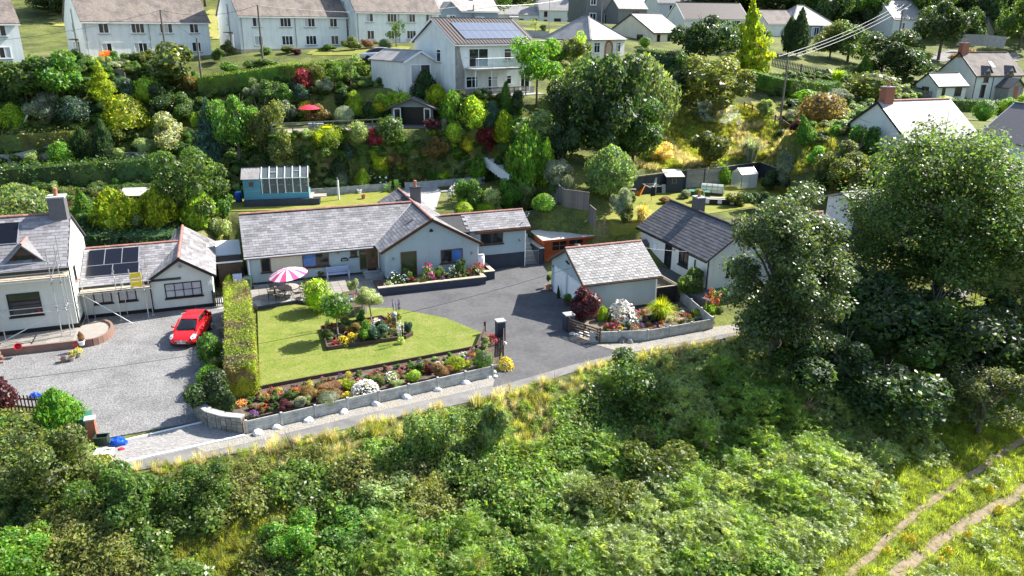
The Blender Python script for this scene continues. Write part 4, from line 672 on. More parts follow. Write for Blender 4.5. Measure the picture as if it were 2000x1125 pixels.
for x in(.8,2.1):part(wh,'window_hood','pipe_black',lambda b:b.box(x,.0,5.42,x+1.0,.12,5.52),wallM(0,8.5,0,-1))
_pb=at(1250,495,.8)
db=thing('dark_roofed_bungalow','white bungalow with dark brown slate roof behind the garage and sycamore','house',tuple(_pb),R(-69.2))
DBL,DBD,DBE,DBR=10.2,5.6,2.45,4.45
gable_walls(db,0,DBL,0,DBD,DBE+.03,DBR-.1,M_['render_white'],-1.0,'x')
roof_x(db,-.25,DBL+.2,-.4,DBD+.4,DBE-.06,DBR+.1,M_['underlay'],.1)
s5=math.hypot(DBD/2+.4,DBR+.16-DBE);slates(db,(-.25,-.4,DBE-.06),(1,0,0),(0,(DBD/2+.4)/s5,(DBR+.16-DBE)/s5),DBL+.45,s5,'slate_dark',.55,.3,single=200)
ridge_tiles(db,(-.25,DBD/2,DBR+.13),(DBL+.2,DBD/2,DBR+.13),'tile_darkbrown')
part(db,'rear_wing','render_white',lambda b:b.box(4.0,5,-1,9.6,13,DBE));roof_y(db,3.7,9.9,3.7,13.3,DBE-.02,DBR-.15,M_['tile_brown']);ridge_tiles(db,(6.8,4.2,DBR-.1),(6.8,13.3,DBR-.1),'ridge_red')
chimney(db,3.6,DBD/2+.3,DBR-.6,DBR+1.1,.9,.7,'slate_dark',1,'concrete')
DF=wallM(0,0,1,0)
window(db,DF,4.0,.1,1.0,2.3,1,'blackframe','glass_dark',None,name='door');window(db,DF,6.1,.9,1.3,1.25,2,'blackframe');window(db,wallM(DBL,0,0,1),1.6,.9,1.7,1.2,2,'blackframe')
part(db,'meter_box','whitepaint',lambda b:b.box(2.3,0,1.0,2.75,.12,1.6),DF);wall_lamp(db,DF,5.4,1.7);part(db,'boiler_flue','pipe_black',lambda b:(b.tube((8.4,.08,.9),(8.4,.08,1.9),.05),b.box(8.28,.0,.7,8.52,.16,.9)),DF)
part(db,'gutter','pipe_black',lambda b:b.box(-.25,-.5,DBE-.22,DBL+.2,-.405,DBE-.12));downpipe(db,DBL-.06,-.07,-.5,DBE-.2,'pipe_black')
sheet('bungalow_path',[tuple(at(*p,.8)[:2])for p in[(1248,497),(1412,562),(1390,590),(1300,560),(1232,512)]],.86,M_['tarmac'],.6)
# ================================================================ WALLS, FENCES, SHEDS, GARDEN THINGS
def W3(p,z):return(float(p[0]),float(p[1]),z)
def panel_wall(name,label,pts,z,h,nb,bay=1.83,post=True,m='concrete_panel',zlist=None,cap=False):
 """posts with boards slotted between them; every post and every board is a part"""
 pts=[np.array(p[:2],float)for p in pts];t=thing(name,label,'wall',W3(pts[0],z));o=np.array([*pts[0],z])
 for si,(a,b)in enumerate(zip(pts[:-1],pts[1:])):
  d=b-a;L=np.linalg.norm(d);n=max(1,round(L/bay));ang=math.atan2(d[1],d[0])
  for i in range(n+(1 if si==len(pts)-2 else 0)):
   q=a+d*i/n-pts[0];zz=0 if zlist is None else np.interp(np.linalg.norm(q),zlist[0],zlist[1])
   part(t,'post',m,lambda b_:b_.box(-.06,-.07,-.3,.06,.07,h+.05),Matrix.Translation((q[0],q[1],zz))@Matrix.Rotation(ang,4,'Z'))
  for i in range(n):
   q=a+d*i/n-pts[0];q2=a+d*(i+1)/n-pts[0];zz=0 if zlist is None else np.interp(np.linalg.norm((q+q2)/2),zlist[0],zlist[1])
   l=L/n
   for k in range(nb):
    hh=h/nb
    def f(b_):
     b_.box(.065,-.03,k*hh+.012-.02,l-.065,.03,(k+1)*hh-.012)
     for r in range(2):b_.box(.12,-.042,k*hh+.03+r*(hh-.06)/2,l-.12,-.031,k*hh+.03+(r+1)*(hh-.06)/2-.02)
    part(t,'board',m,f,Matrix.Translation((q[0],q[1],zz))@Matrix.Rotation(ang,4,'Z'))
 return t
PW=pxs([(483,846),(533.5,832.5),(602.5,814.5),(668.5,801),(731.5,784.5),(791.5,774),(850,757.5),(906,742.5),(962,735)])
panel_wall('concrete_panel_wall','long pale concrete panel wall between the front flower bed and the lane',[PW[0],PW[-1]],0,.7,2,1.82)
GP=pxs([(1153,669),(1265,665),(1390,642)]);GP2=[GP[2],at(1312,574,.0)[:2]]
panel_wall('concrete_panel_wall','bent concrete panel wall around the pot garden beside the garage',[GP[0],GP[1],GP[2]],0,.75,2,1.85)
panel_wall('concrete_panel_wall','side run of concrete panels climbing from the lane corner towards the black fence',GP2,0,.85,2,1.85)
BWp=pxs([(596,384),(760,371)],4.0);panel_wall('concrete_panel_wall','low concrete panel wall behind the clothes post on the back lawn',BWp,3.95,.75,2,1.83)
panel_wall('concrete_panel_wall','low concrete panel wall behind the lime garden chairs',pxs([(792,369),(945,357)],4.0),3.95,.7,2,1.83)
panel_wall('concrete_panel_wall','short concrete panel wall at the back of the small side lawn',pxs([(1028,424),(1082,412)],2.9),2.6,.8,2,1.83)
sheet('flower_bed',pxs([(484,828),(962,722),(975,706),(985,668),(945,656),(934,688),(508,772),(452,792),(455,815)],.0),.34,M_['soil'],.4)
ed=thing('lawn_edging','dark timber edging between the front lawn and the flower bed','edging',(0,0,0))
EP=pxs([(508,771),(600,753),(720,731),(830,710),(932,690)]);EP=[(*p,.40)for p in EP]
for a,b in zip(EP[:-1],EP[1:]):part(ed,'board','darkwood',lambda m:m.bar(a,b,.07,.3))
ee=thing('edge_fence','low dark rail at the right tip of the front lawn','edging',(0,0,0))
a,b=at(931,691),at(947,653)
part(ee,'rail','darkwood',lambda m:m.bar((a[0],a[1],.45),(b[0],b[1],.5),.07,.3));part(ee,'post','darkwood',lambda m:m.box(b[0]-.07,b[1]-.07,0,b[0]+.07,b[1]+.07,.95));part(ee,'post','darkwood',lambda m:m.box(a[0]-.06,a[1]-.06,0,a[0]+.06,a[1]+.06,.65))
pw=thing('patio_wall','low dark wall along the front edge of the patio','wall',(0,0,0))
PP=[at(*p,.35)[:2]for p in[(503,599),(580,586),(640,593),(668,597)]]
for a,b in zip(PP[:-1],PP[1:]):part(pw,'wall_section','navy',lambda m:m.bar((a[0],a[1],.17),(b[0],b[1],.17),.12,.36))
ib=thing('island_bed','timber-edged flower bed in the middle of the front lawn','flower bed',(0,0,0))
IB=pxs([(640,684),(628,643),(700,630),(745,622),(806,655),(792,662)],.1)
part(ib,'bed_soil','soil',lambda m:m.prism([tuple(p)for p in IB],.0,.22))
for a,b in zip(IB,IB[1:]+IB[:1]):part(ib,'edge_board','darkwood',lambda m:m.bar((a[0],a[1],.22),(b[0],b[1],.22),.10,.26))
def rock(px,py,s,z=0.0,m='stone_white',name='painted_stone',lbl='white painted stone on the gravel verge below the concrete wall',grp='white stones along the verge',cat='stone',flat=.6):
 p=at(px,py,z);seed=random.random()*50;bm=MB();n=9;vs=[(0,0,flat*s*.55)];fs=[]
 rings=[(.45,.5),(.85,.28),(1.0,0.02),(.9,-.15)]
 for r,zz in rings:
  for k in range(n):
   t=2*math.pi*k/n;v=Vector((math.cos(t)*r*.5*s,math.sin(t)*r*.38*s,zz*flat*s));d=mnoise.noise(v*(2.2/s)+Vector((seed,0,0)));vs.append(tuple(v*(1+.35*d)))
 fs+=[(0,1+k,1+(k+1)%n)for k in range(n)]
 for r in range(3):fs+=[(1+r*n+k,1+(r+1)*n+k,1+(r+1)*n+(k+1)%n,1+r*n+(k+1)%n)for k in range(n)]
 bm.add(vs,fs);o=bm.build(name,M_[m]);o.location=(p[0],p[1],z+.05*s);o.rotation_euler=(0,0,random.uniform(-.5,.9));return tag(o,lbl,cat,grp)
for px,py,s in[(503,848,.62),(540,836,.62),(603,822,.60),(672,806,.56),(735,791,.55),(793,777,.6),(854,763,.5),(909,749,.6),(955,736,.5)]:_o=rock(px,py,s);_o['label']='white stone below the %s bay, from the left, of the long panel wall'%{503:'first',540:'second',603:'third',672:'fourth',735:'fifth',793:'sixth',854:'seventh',909:'eighth',955:'ninth'}[px]
for px,py,s in[(1118,653,.5),(1132,655,.6),(1143,652,.5),(1149,658,.5)]:rock(px,py,s,lbl='white painted stone below the open wooden gate, %s in its heap'%{1118:'leftmost',1132:'largest',1143:'third from the left',1149:'rightmost'}[px],grp='white stones below the gate')
rock(1216,668,.75,m='stone_grey',name='boulder',lbl='dark grey boulder in front of the bent concrete wall',grp=None,flat=.8);rock(1230,670,.5,m='stone_grey',name='boulder',lbl='small dark boulder leaning beside the bigger one by the bent wall',grp=None,flat=.9)
for px,py,s in[(965,727,.4),(970,716,.42),(967,736,.38),(984,672,.45)]:rock(px,py,s,lbl={965:'white stone at the end post of the front panel wall, nearest the lane',970:'white stone on the tarmac left of the yellow flower clump',967:'white stone at the corner of the last panel post by the drive',984:'white stone close against the tall navy pillar'}[px],grp='white stones by the pillar')
def pillar(label,px,py,w,h,m='navy',cap='concrete'):
 p=at(px,py);t=thing('gate_pillar',label,'pillar',tuple(p),TH);part(t,'shaft',m,lambda b:b.box(-w/2,-w/2,-.1,w/2,w/2,h));part(t,'cap',cap,lambda b:b.box(-w/2-.04,-w/2-.04,h,w/2+.04,w/2+.04,h+.08));return t
pillar('tall dark navy pillar with pale cap at the left of the drive entrance',977,664,.55,1.35)
pillar('shorter dark navy pillar with pale cap at the purple bush side of the entrance',1110,645,.62,1.15)
def gate5(label,p,q,h,m='darkwood'):
 p,q=np.array(p[:2]),np.array(q[:2]);L=float(np.linalg.norm(q-p));t=thing('wooden_gate',label,'gate',W3(p,.0),math.atan2(*(q-p)[::-1]))
 for k in range(5):part(t,'bar',m,lambda b:b.box(.06,-.025,.2+k*(h-.3)/4,L-.06,.025,.29+k*(h-.3)/4))
 for x in(0,L-.08):part(t,'stile',m,lambda b:b.box(x,-.04,.1,x+.09,.04,h+.1))
 part(t,'brace',m,lambda b:b.bar((.1,-.035,.25),(L*.5,-.035,h-.05),.08,.03));part(t,'brace',m,lambda b:b.bar((L*.5,-.036,h-.06),(L-.1,-.036,.25),.08,.03));part(t,'post',m,lambda b:b.box(L*.5-.04,-.045,.1,L*.5+.04,-.027,h));return t
gate5('brown five-bar gate standing open by the pot garden',at(1110,650),at(1172,672),1.05)
gate5('dark bar gate swung back beside the tall navy pillar',at(984,664),at(983,703),.95)
sw=thing('stone_wall','curved stone wall with pale coping at the corner of the yard entrance','wall',(0,0,0))
SP=[at(*p)[:2]for p in[(383,805),(392,818),(412,833),(440,841),(478,845)]]
def interp(pts,n):
 pts=[np.array(p,float)for p in pts];d=np.r_[0,np.cumsum([np.linalg.norm(b-a)for a,b in zip(pts[:-1],pts[1:])])];s=np.linspace(0,d[-1],n+1)
 return[np.array([np.interp(v,d,[p[k]for p in pts])for k in(0,1)])for v in s]
stn=MB()
for r in range(5):
 P_=interp(SP,14)
 for i in range(14):
  a=P_[i]+(P_[i+1]-P_[i])*(.04+(.4 if r%2 else 0)*0);b=P_[i]+(P_[i+1]-P_[i])*.95
  part(sw,'stone','stone_grey',lambda m:m.bar((a[0],a[1],.09+r*.17),(b[0],b[1],.09+r*.17),.34+random.uniform(-.03,.03),.155))
for a,b in zip(SP[:-1],SP[1:]):part(sw,'coping','pale_wood' if False else 'concrete',lambda m:m.bar((a[0],a[1],.93),(b[0],b[1],.93),.42,.07))
part(sw,'core','soil',lambda m:[m.bar((a[0],a[1],.42),(b[0],b[1],.42),.26,.84)for a,b in zip(SP[:-1],SP[1:])])
for px,py,lbl in[(388,808,'short stone pier with grey cap right of the yard entrance'),(183,858,'brick-red gatepost beside the green bin')]:
 t=thing('gate_pier',lbl,'pillar',tuple(at(px,py)),TH);part(t,'shaft','concrete' if px>300 else 'brick',lambda b:b.box(-.2,-.2,0,.2,.2,1.15));part(t,'cap','concrete',lambda b:b.box(-.25,-.25,1.15,.25,.25,1.22))
def pickets(label,p,q,h,m='darkwood',gap=.14,w=.07,name='picket_fence',z=None,slope=True,rails=(.25,.75),dz=0.0,cat='fence',tops=True):
 p,q=np.array(p[:2],float),np.array(q[:2],float);L=float(np.linalg.norm(q-p));n=int(L/gap);ang=math.atan2(*(q-p)[::-1])
 za=h1(*p)if z is None else z;zb=(h1(*q)if z is None else z);t=thing(name,label,cat,(p[0],p[1],za+dz),ang);me=MB();me.box(-w/2,-.012,0,w/2,.012,h);me=me.mesh('picket',M_[m])
 for i in range(n+1):
  x=L*i/n;link('picket',me,t,Matrix.Translation((x,random.uniform(-.008,.008),(zb-za)*i/n+random.uniform(-.01,.01))))
 for r in rails:part(t,'rail',m,lambda b:b.bar((0,.035,h*r),(L,.035,h*r+zb-za),.04,.08))
 k=max(1,round(L/2.2))
 for i in range(k+1):part(t,'post',m,lambda b:b.box(L*i/k-.05,.06,-.4+(zb-za)*i/k,L*i/k+.05,.15,h+.08+(zb-za)*i/k))
 return t
pickets('dark picket fence beside the purple-leaved tree at the yard edge',at(-20,800),at(88,803),.95,gap=.2)
pickets('short black picket gate between the annex and the clipped hedge',at(418,600),at(446,598),1.2,'blackframe',gap=.13)
def wheelie(label,px,py,z,m,lid=None,s=1.0,rz=0.0):
 p=at(px,py,z);t=thing('wheelie_bin',label,'bin',tuple(p),rz)
 part(t,'body',m,lambda b:b.add([(-.24*s,-.28*s,0.06),(.24*s,-.28*s,0.06),(.24*s,.24*s,0.06),(-.24*s,.24*s,0.06),(-.29*s,-.34*s,.95*s),(.29*s,-.34*s,.95*s),(.29*s,.34*s,.95*s),(-.29*s,.34*s,.95*s)],[(3,2,1,0),(4,5,6,7),(0,1,5,4),(1,2,6,5),(2,3,7,6),(3,0,4,7)]))
 part(t,'lid',lid or m,lambda b:b.slab([(-.31*s,-.38*s,.97*s),(.31*s,-.38*s,.97*s),(.31*s,.34*s,1.06*s),(-.31*s,.34*s,1.06*s)],.06));part(t,'handle',m,lambda b:b.tube((-.22*s,.38*s,.95*s),(.22*s,.38*s,.95*s),.025));
 for x in(-.26*s,.26*s):part(t,'wheel','rubber',lambda b:b.tube((x-.03,.26*s,.1),(x+.03,.26*s,.1),.1,n=12))
 return t
wheelie('green wheelie bin beside the brick gatepost',172,845,0,'green_plastic',rz=.4)
wheelie('dark green lidded bin standing at the left end of the bungalow wall',486,566,.35,'dkgreen_plastic')
def crate(label,px,py,m,w,d,h,rz=0,lidm=None):
 p=at(px,py);t=thing('recycling_box',label,'box',(p[0],p[1],.06),rz)
 part(t,'tub',m,lambda b:(b.box(-w/2,-d/2,0,w/2,d/2,.03),b.box(-w/2,-d/2,.03,-w/2+.03,d/2,h),b.box(w/2-.03,-d/2,.03,w/2,d/2,h),b.box(-w/2+.03,-d/2,.03,w/2-.03,-d/2+.03,h),b.box(-w/2+.03,d/2-.03,.03,w/2-.03,d/2,h)));part(t,'rim',m,lambda b:(b.box(-w/2-.03,-d/2-.03,h,w/2+.03,-d/2+.02,h+.04),b.box(-w/2-.03,d/2-.02,h,w/2+.03,d/2+.03,h+.04),b.box(-w/2-.03,-d/2+.02,h,-w/2+.02,d/2-.02,h+.04),b.box(w/2-.02,-d/2+.02,h,w/2+.03,d/2-.02,h+.04)));return t
crate('open dark green recycling box tipped at the yard entrance',201,869,'dkgreen_plastic',.6,.42,.42,.2)
crate('white plastic tray lying on the block paving',203,888,'whitepaint',.75,.55,.1,.1)
p=at(232,868)
def crumple(name,label,p,s,m,cat,h=.5,seed=3):
 b=MB();n,k=14,7;vs=[];fs=[]
 for j in range(k):
  for i in range(n):
   a=2*math.pi*i/n;e=math.pi/2*j/(k-1);v=Vector((math.cos(a)*math.cos(e),math.sin(a)*math.cos(e)*.7,math.sin(e)*h));r=1+.45*mnoise.noise(v*2.7+Vector((seed,0,0)));vs.append(tuple(v*r*s))
 for j in range(k-1):
  for i in range(n):fs.append((j*n+i,j*n+(i+1)%n,(j+1)*n+(i+1)%n,(j+1)*n+i))
 b.add(vs,fs);o=b.build(name,M_[m]);o.location=p;return tag(o,label,cat)
crumple('blue_bag','crumpled bright blue plastic bag on the block paving',(p[0],p[1],.06),.42,'tarp','bag',.75)
p=at(237,879);crumple('red_bag','small crushed red bag beside the blue plastic bag',(p[0],p[1],.06),.16,'red_cloth','bag',.4,9)
p=at(70,778);crumple('blue_bag','blue bag seen behind the picket fence',(p[0],p[1],.03),.35,'tarp','bag',.8,5)
ct=thing('compost_table','weathered slatted timber bench-top box behind the red car','table',tuple(at(443,655)),TH)
for k in range(6):part(ct,'slat','fence_wood',lambda b:b.box(-.55,-.6+k*.2,.72,.65,-.6+k*.2+.18,.76))
for x in(-.45,.5):
 for y in(-.5,.5):part(ct,'leg','fence_wood',lambda b:b.box(x,y,0,x+.08,y+.08,.72))
# ---------------------------------------------------------------- patio furniture
def parasol(label,p,r,h,z0,m1,m2,n=16,tilt=(0,0),stripes=True):
 t=thing('parasol',label,'parasol',(p[0],p[1],z0));part(t,'pole','steel',lambda b:b.tube((0,0,0),(0,0,h+.1),.025));part(t,'base','steel',lambda b:b.lathe([(0,.08),(.22,.06),(.25,0)],14))
 Rm=Matrix.Translation((0,0,h))@Matrix.Rotation(tilt[0],4,'X')@Matrix.Rotation(tilt[1],4,'Y');can=None
 for k in range(n):
  a0,a1=2*math.pi*k/n,2*math.pi*(k+1)/n;am=(a0+a1)/2
  def f(b):
   P=[(0,0,0),(r*.55*math.cos(a0),r*.55*math.sin(a0),-r*.14),(r*.55*math.cos(a1),r*.55*math.sin(a1),-r*.14),(r*math.cos(a0),r*math.sin(a0),-r*.36),(r*math.cos(a1),r*math.sin(a1),-r*.36)]
   b.add(P,[(0,1,2),(1,3,4,2)])
  part(t,'canopy_panel',m1 if(k%2 or not stripes)else m2,f,Rm)
  if k%2==0:part(t,'rib','steel',lambda b:b.bar((0,0,-.03),(r*math.cos(a0),r*math.sin(a0),-r*.36-.02),.02),Rm)
 part(t,'finial',m2,lambda b:b.lathe([(0,.1),(.04,.06),(.03,0)],8),Rm);return t
pt=at(565,578,.36)
parasol('pink and white striped parasol over the round patio table',(pt[0],pt[1]),1.42,2.18,.36,'pink_cloth','pale_cloth',18,(R(4),R(-7)))
tb=thing('round_table','large round bronze patio table under the striped parasol','table',(pt[0],pt[1],.36))
part(tb,'tabletop','stone_wall',lambda b:b.lathe([(0,.74),(.78,.74),(.78,.71),(0,.71)],28));part(tb,'rim','bronze',lambda b:b.lathe([(.79,.745),(.82,.745),(.82,.69),(.79,.69)],28))
for k in range(4):
 a=math.pi/4+k*math.pi/2;part(tb,'leg','bronze',lambda b:(b.tube((.55*math.cos(a),.55*math.sin(a),.70),(.25*math.cos(a),.25*math.sin(a),.35),.025),b.tube((.25*math.cos(a),.25*math.sin(a),.35),(.6*math.cos(a),.6*math.sin(a),0),.025)))
def metal_chair(label,p,rz,z0):
 t=thing('patio_chair',label,'chair',(p[0],p[1],z0),rz,'metal chairs round the patio table')
 part(t,'seat','bronze',lambda b:b.box(-.24,-.24,.43,.24,.24,.46));part(t,'cushion','pale_wood',lambda b:b.box(-.21,-.21,.462,.21,.21,.50))
 part(t,'backrest','bronze',lambda b:[b.bar((x,.24,.46),(x*.95,.32,.95),.02)for x in(-.24,-.16,-.08,0,.08,.16,.24)]+[b.bar((-.25,.325,.96),(.25,.325,.96),.04),b.bar((-.24,.28,.7),(.24,.28,.7),.025)])
 for x in(-.22,.22):
  for y in(-.22,.22):part(t,'leg','bronze',lambda b:b.tube((x,y,.44),(x*1.1,y*1.15,0),.018))
  part(t,'armrest','bronze',lambda b:(b.bar((x*1.1,-.2,.66),(x*1.1,.28,.68),.035),b.bar((x*1.1,-.2,.46),(x*1.1,-.2,.66),.025)))
 return t
clab=['metal patio chair nearest the lime bush beside the round table','metal patio chair between the table and the bungalow wall, right of the parasol pole','metal patio chair by the wall at the left of the round table','metal patio chair at the far left of the round table','metal patio chair at the front left of the round table','metal patio chair at the front of the round table near the hedge']
for k,a in enumerate([-.15,.85,1.9,2.8,3.7,4.5]):metal_chair(clab[k],(pt[0]+1.28*math.cos(a),pt[1]+1.28*math.sin(a)),a-math.pi/2+random.uniform(-.2,.2),.36)
bn=thing('garden_bench','pale lilac slatted bench against the bungalow wall','bench',(*bw(6.75,-.62),.36),TH)
for k in range(4):part(bn,'seat_slat','lilac_paint',lambda b:b.box(-.85,-.25+k*.13,.44,.85,-.14+k*.13,.47))
for k in range(4):part(bn,'back_slat','lilac_paint',lambda b:b.bar((-.85,.28+.02*k,.56+k*.11),(.85,.28+.02*k,.56+k*.11),.03,.09))
for x in(-.85,.85):part(bn,'end_frame','lilac_paint',lambda b:(b.box(x-.04,-.28,0,x+.04,-.2,.66),b.box(x-.04,.26,0,x+.04,.34,.98),b.box(x-.04,-.3,.64,x+.04,.26,.69)))
def planter_pot(label,p,r,h,m='pot',name='plant_pot',cat='pot',grp=None,n=14):
 t=thing(name,label,cat,tuple(float(v)for v in p),0,grp);part(t,'pot',m,lambda b:b.lathe([(0,.01),(r*.7,.01),(r,h),(r*.86,h),(r*.8,h*.85),(0,h*.85)],n));part(t,'rim',m,lambda b:b.lathe([(r*1.0,h*.86),(r*1.1,h*.86),(r*1.1,h),(r*1.0,h)],n));part(t,'compost','soil',lambda b:b.lathe([(r*.84,h*.9),(0,h*.93)],n));return t
st2=thing('barrel_planter','round slatted timber barrel planter at the patio corner by the drive','planter',tuple(at(695,612,.05)))
for k in range(22):
 a=2*math.pi*k/22;part(st2,'stave','fence_wood',lambda b:b.box(-.10,-.02,0,.10,.02,.8),Matrix.Translation((.78*math.cos(a),.78*math.sin(a),0))@Matrix.Rotation(a+math.pi/2,4,'Z'))
part(st2,'compost','soil',lambda b:b.lathe([(.74,.6),(0,.62)],18))
gs=thing('garden_cabinet','white-topped garden cabinet holding pots beside the barrel planter','cabinet',tuple(at(686,588,.36)),TH)
part(gs,'body','whitepaint',lambda b:b.box(-.55,-.3,0,.55,.3,.62));part(gs,'top','darkwood',lambda b:b.box(-.6,-.34,.622,.6,.34,.68))
for x in(-.5,.45):part(gs,'leg','darkwood',lambda b:b.box(x,-.33,0,x+.06,-.302,.6))
hw_=thing('folding_chair','pale blue folded garden chair at the end of the clipped hedge','chair',tuple(at(466,566,.2)),TH)
part(hw_,'seat','lilac_paint',lambda b:b.slab([(-.25,-.5,.35),(.3,-.5,.35),(.3,.1,.42),(-.25,.1,.42)],.06));part(hw_,'backrest','lilac_paint',lambda b:b.slab([(-.25,.1,.42),(.3,.1,.42),(.3,.5,1.15),(-.25,.5,1.15)],.06));part(hw_,'frame','whiteframe',lambda b:(b.bar((-.28,-.5,.0),(-.28,.5,1.15),.04),b.bar((.33,-.5,.0),(.33,.5,1.15),.04),b.bar((-.28,.45,0),(-.28,-.45,.4),.04),b.bar((.33,.45,0),(.33,-.45,.4),.04)))
wb=thing('water_butt','tall white water butt on the raised planter at the gable corner','water butt',(*bw(18.25,-2.2),.6));part(wb,'barrel','whitepaint',lambda b:b.lathe([(0,0),(.28,0),(.33,.3),(.33,.8),(.28,1.1),(0,1.1)],18),None,True);part(wb,'lid','concrete',lambda b:b.lathe([(.3,1.1),(.3,1.16),(0,1.18)],18))
stu=thing('stone_statue','small pale stone head ornament on a post in the island bed','ornament',tuple(at(771,640,.2)));part(stu,'post','fence_wood',lambda b:b.box(-.12,-.12,0,.12,.12,.75));part(stu,'ornament','concrete',lambda b:b.lathe([(.0,.75),(.16,.75),(.12,.82),(.2,.95),(.17,1.1),(0,1.16)],12),None,True)
# ---------------------------------------------------------------- between bungalow and garage: gate, steps, orange shed
gt=thing('metal_gate','pale metal gate and steps between the bungalow wing and the orange shed','gate',(*bw(22.75,-1.2),.05),TH)
for k in range(11):part(gt,'bar','steel',lambda b:b.box(.05+k*.1,-.015,.1,.075+k*.1,.015,1.2))
part(gt,'frame','steel',lambda b:(b.box(0,-.02,.05,1.15,.02,.1),b.box(0,-.02,1.2,1.15,.02,1.26),b.box(-.03,-.02,.0,.02,.02,1.3),b.box(1.13,-.02,0,1.18,.02,1.3)))
ss_=thing('side_steps','grey concrete steps climbing beside the bungalow wing','steps',(*bw(22.75,-.8),0),TH)
for k in range(7):part(ss_,'step','concrete',lambda b:b.box(0,k*.36,-.1,1.1,k*.36+.38,.25+k*.30))
part(ss_,'side_wall','navy',lambda b:b.box(1.2,-.6,-.1,1.5,3.0,1.45));part(ss_,'wall_coping','concrete',lambda b:b.box(1.14,-.66,1.452,1.56,3.05,1.52))
rw_=thing('retaining_wall','pale blue rendered retaining wall below the small side lawn','wall',(*bw(22.65,2.9),0),TH)
part(rw_,'wall','render_blue',lambda b:b.box(0,0,-.2,5.6,.25,2.75));part(rw_,'coping','concrete',lambda b:b.box(-.05,-.05,2.752,5.65,.32,2.82))
osd=thing('orange_shed','orange-stained flat-roofed timber shed behind the garage drive','shed',(*bw(24.5,-.9),0),TH)
part(osd,'wall','orange_shed',lambda b:b.box(0,0,-.1,4.5,2.3,2.05))
for k in range(9):part(osd,'cladding_board','orange_shed',lambda b:b.box(-.01,-.035,.02+k*.225,4.51,-.002,.235+k*.225))
part(osd,'roof','felt_pale',lambda b:b.slab([(-.25,-.3,2.1),(4.75,-.3,2.1),(4.75,2.5,2.28),(-.25,2.5,2.28)],.1));part(osd,'fascia','orange_shed',lambda b:b.box(-.25,-.34,1.9,4.75,-.305,2.09))
window(osd,wallM(0,-.035,1,0),.7,.95,1.5,.95,2,'orange_shed','glass_dark',None,ny=2);window(osd,wallM(0,-.035,1,0),2.3,.95,1.5,.95,2,'orange_shed','glass_dark',None,ny=2)
def board_fence(label,pts,h,m='fence_wood',name='board_fence',bay=1.83,zs=None,step=True,bw_=.15,cat='fence',dz=0):
 """panels stepped down the slope; every board is a part"""
 pts=[np.array(p[:2],float)for p in pts];t=thing(name,label,cat,(pts[0][0],pts[0][1],0));me={}
 for a,b in zip(pts[:-1],pts[1:]):
  L=float(np.linalg.norm(b-a));n=max(1,round(L/bay));ang=math.atan2(*(b-a)[::-1])
  for i in range(n):
   q,q2=a+(b-a)*i/n,a+(b-a)*(i+1)/n;zz=max(h1(*q),h1(*q2))+dz if zs is None else zs;l=L/n;Mx=Matrix.Translation((q[0]-pts[0][0],q[1]-pts[0][1],zz))@Matrix.Rotation(ang,4,'Z')
   part(t,'post',m,lambda k:k.box(-.06,-.06,-1.2,.06,.06,h+.1),Mx)
   nb=max(2,int(l/bw_));w=(l-.14)/nb;key=(round(w,3),h)
   if key not in me:mb=MB();mb.box(.004,-.015,-.1,w-.004,.015,h-.05);me[key]=mb.mesh('board',M_[m])
   for j in range(nb):link('board',me[key],t,Mx@Matrix.Translation((.07+j*w,random.uniform(-.006,.006),random.uniform(-.015,.01))))
   part(t,'capping_rail',m,lambda k:k.box(.06,-.04,h-.05,l-.06,.04,h),Mx);part(t,'rail',m,lambda k:k.box(.06,.016,h*.3,l-.06,.06,h*.3+.09),Mx)
  part(t,'post',m,lambda k:k.box(-.06,-.06,-1.2,.06,.06,h+.1),Matrix.Translation((b[0]-pts[0][0],b[1]-pts[0][1],h1(*b)+dz if zs is None else zs)))
 return t
FA=[ground(1072,372),ground(1100,402),ground(1150,432),aty(1178,450,62.0),aty(1232,482,58.4)]
board_fence('dark weathered board fence stepping down between the bungalow garden and its neighbour',FA,1.55)
pB=at(1290,575,0)
bf=thing('black_fence','black boarded fence and pale-railed pen at the back corner of the garage','fence',(*(np.array([5.22,51.05])+6.0*UU+.1*NN),0),TH)
for k in range(9):part(bf,'board','blackframe',lambda b:b.box(0,-.02,.02+k*.15,1.75,.02,.16+k*.15))
part(bf,'capping_rail','pale_wood',lambda b:b.box(0,-.05,1.37,1.75,.05,1.43));part(bf,'post','darkwood',lambda b:b.box(1.75,-.06,0,1.87,.06,1.45))
part(bf,'side_rail','pale_wood',lambda b:(b.bar((1.8,.05,1.35),(1.8,4.2,1.35),.06,.2),b.bar((.2,1.6,.9),(1.8,1.6,.9),.05,.1)))
for k in range(14):part(bf,'side_board','darkwood',lambda b:b.box(1.79,.08+k*.29,.05,1.82,.35+k*.29,1.25))
sk=thing('small_shed','small grey-topped wooden store by the white bungalow wall','shed',tuple(at(1262,502,.75)),TH);part(sk,'wall','fence_wood',lambda b:b.box(-.6,-.45,0,.6,.45,1.3));part(sk,'roof','felt',lambda b:(b.slab([(-.7,-.55,1.3),(.7,-.55,1.3),(.7,0,1.62),(-.7,0,1.62)],.06),b.slab([(.7,.55,1.3),(-.7,.55,1.3),(-.7,0,1.62),(.7,0,1.62)],.06)))
for k in range(7):part(sk,'board','fence_wood',lambda b:b.box(-.6+k*.172,-.475,.02,-.6+k*.172+.16,-.452,1.28))
ppl=[]
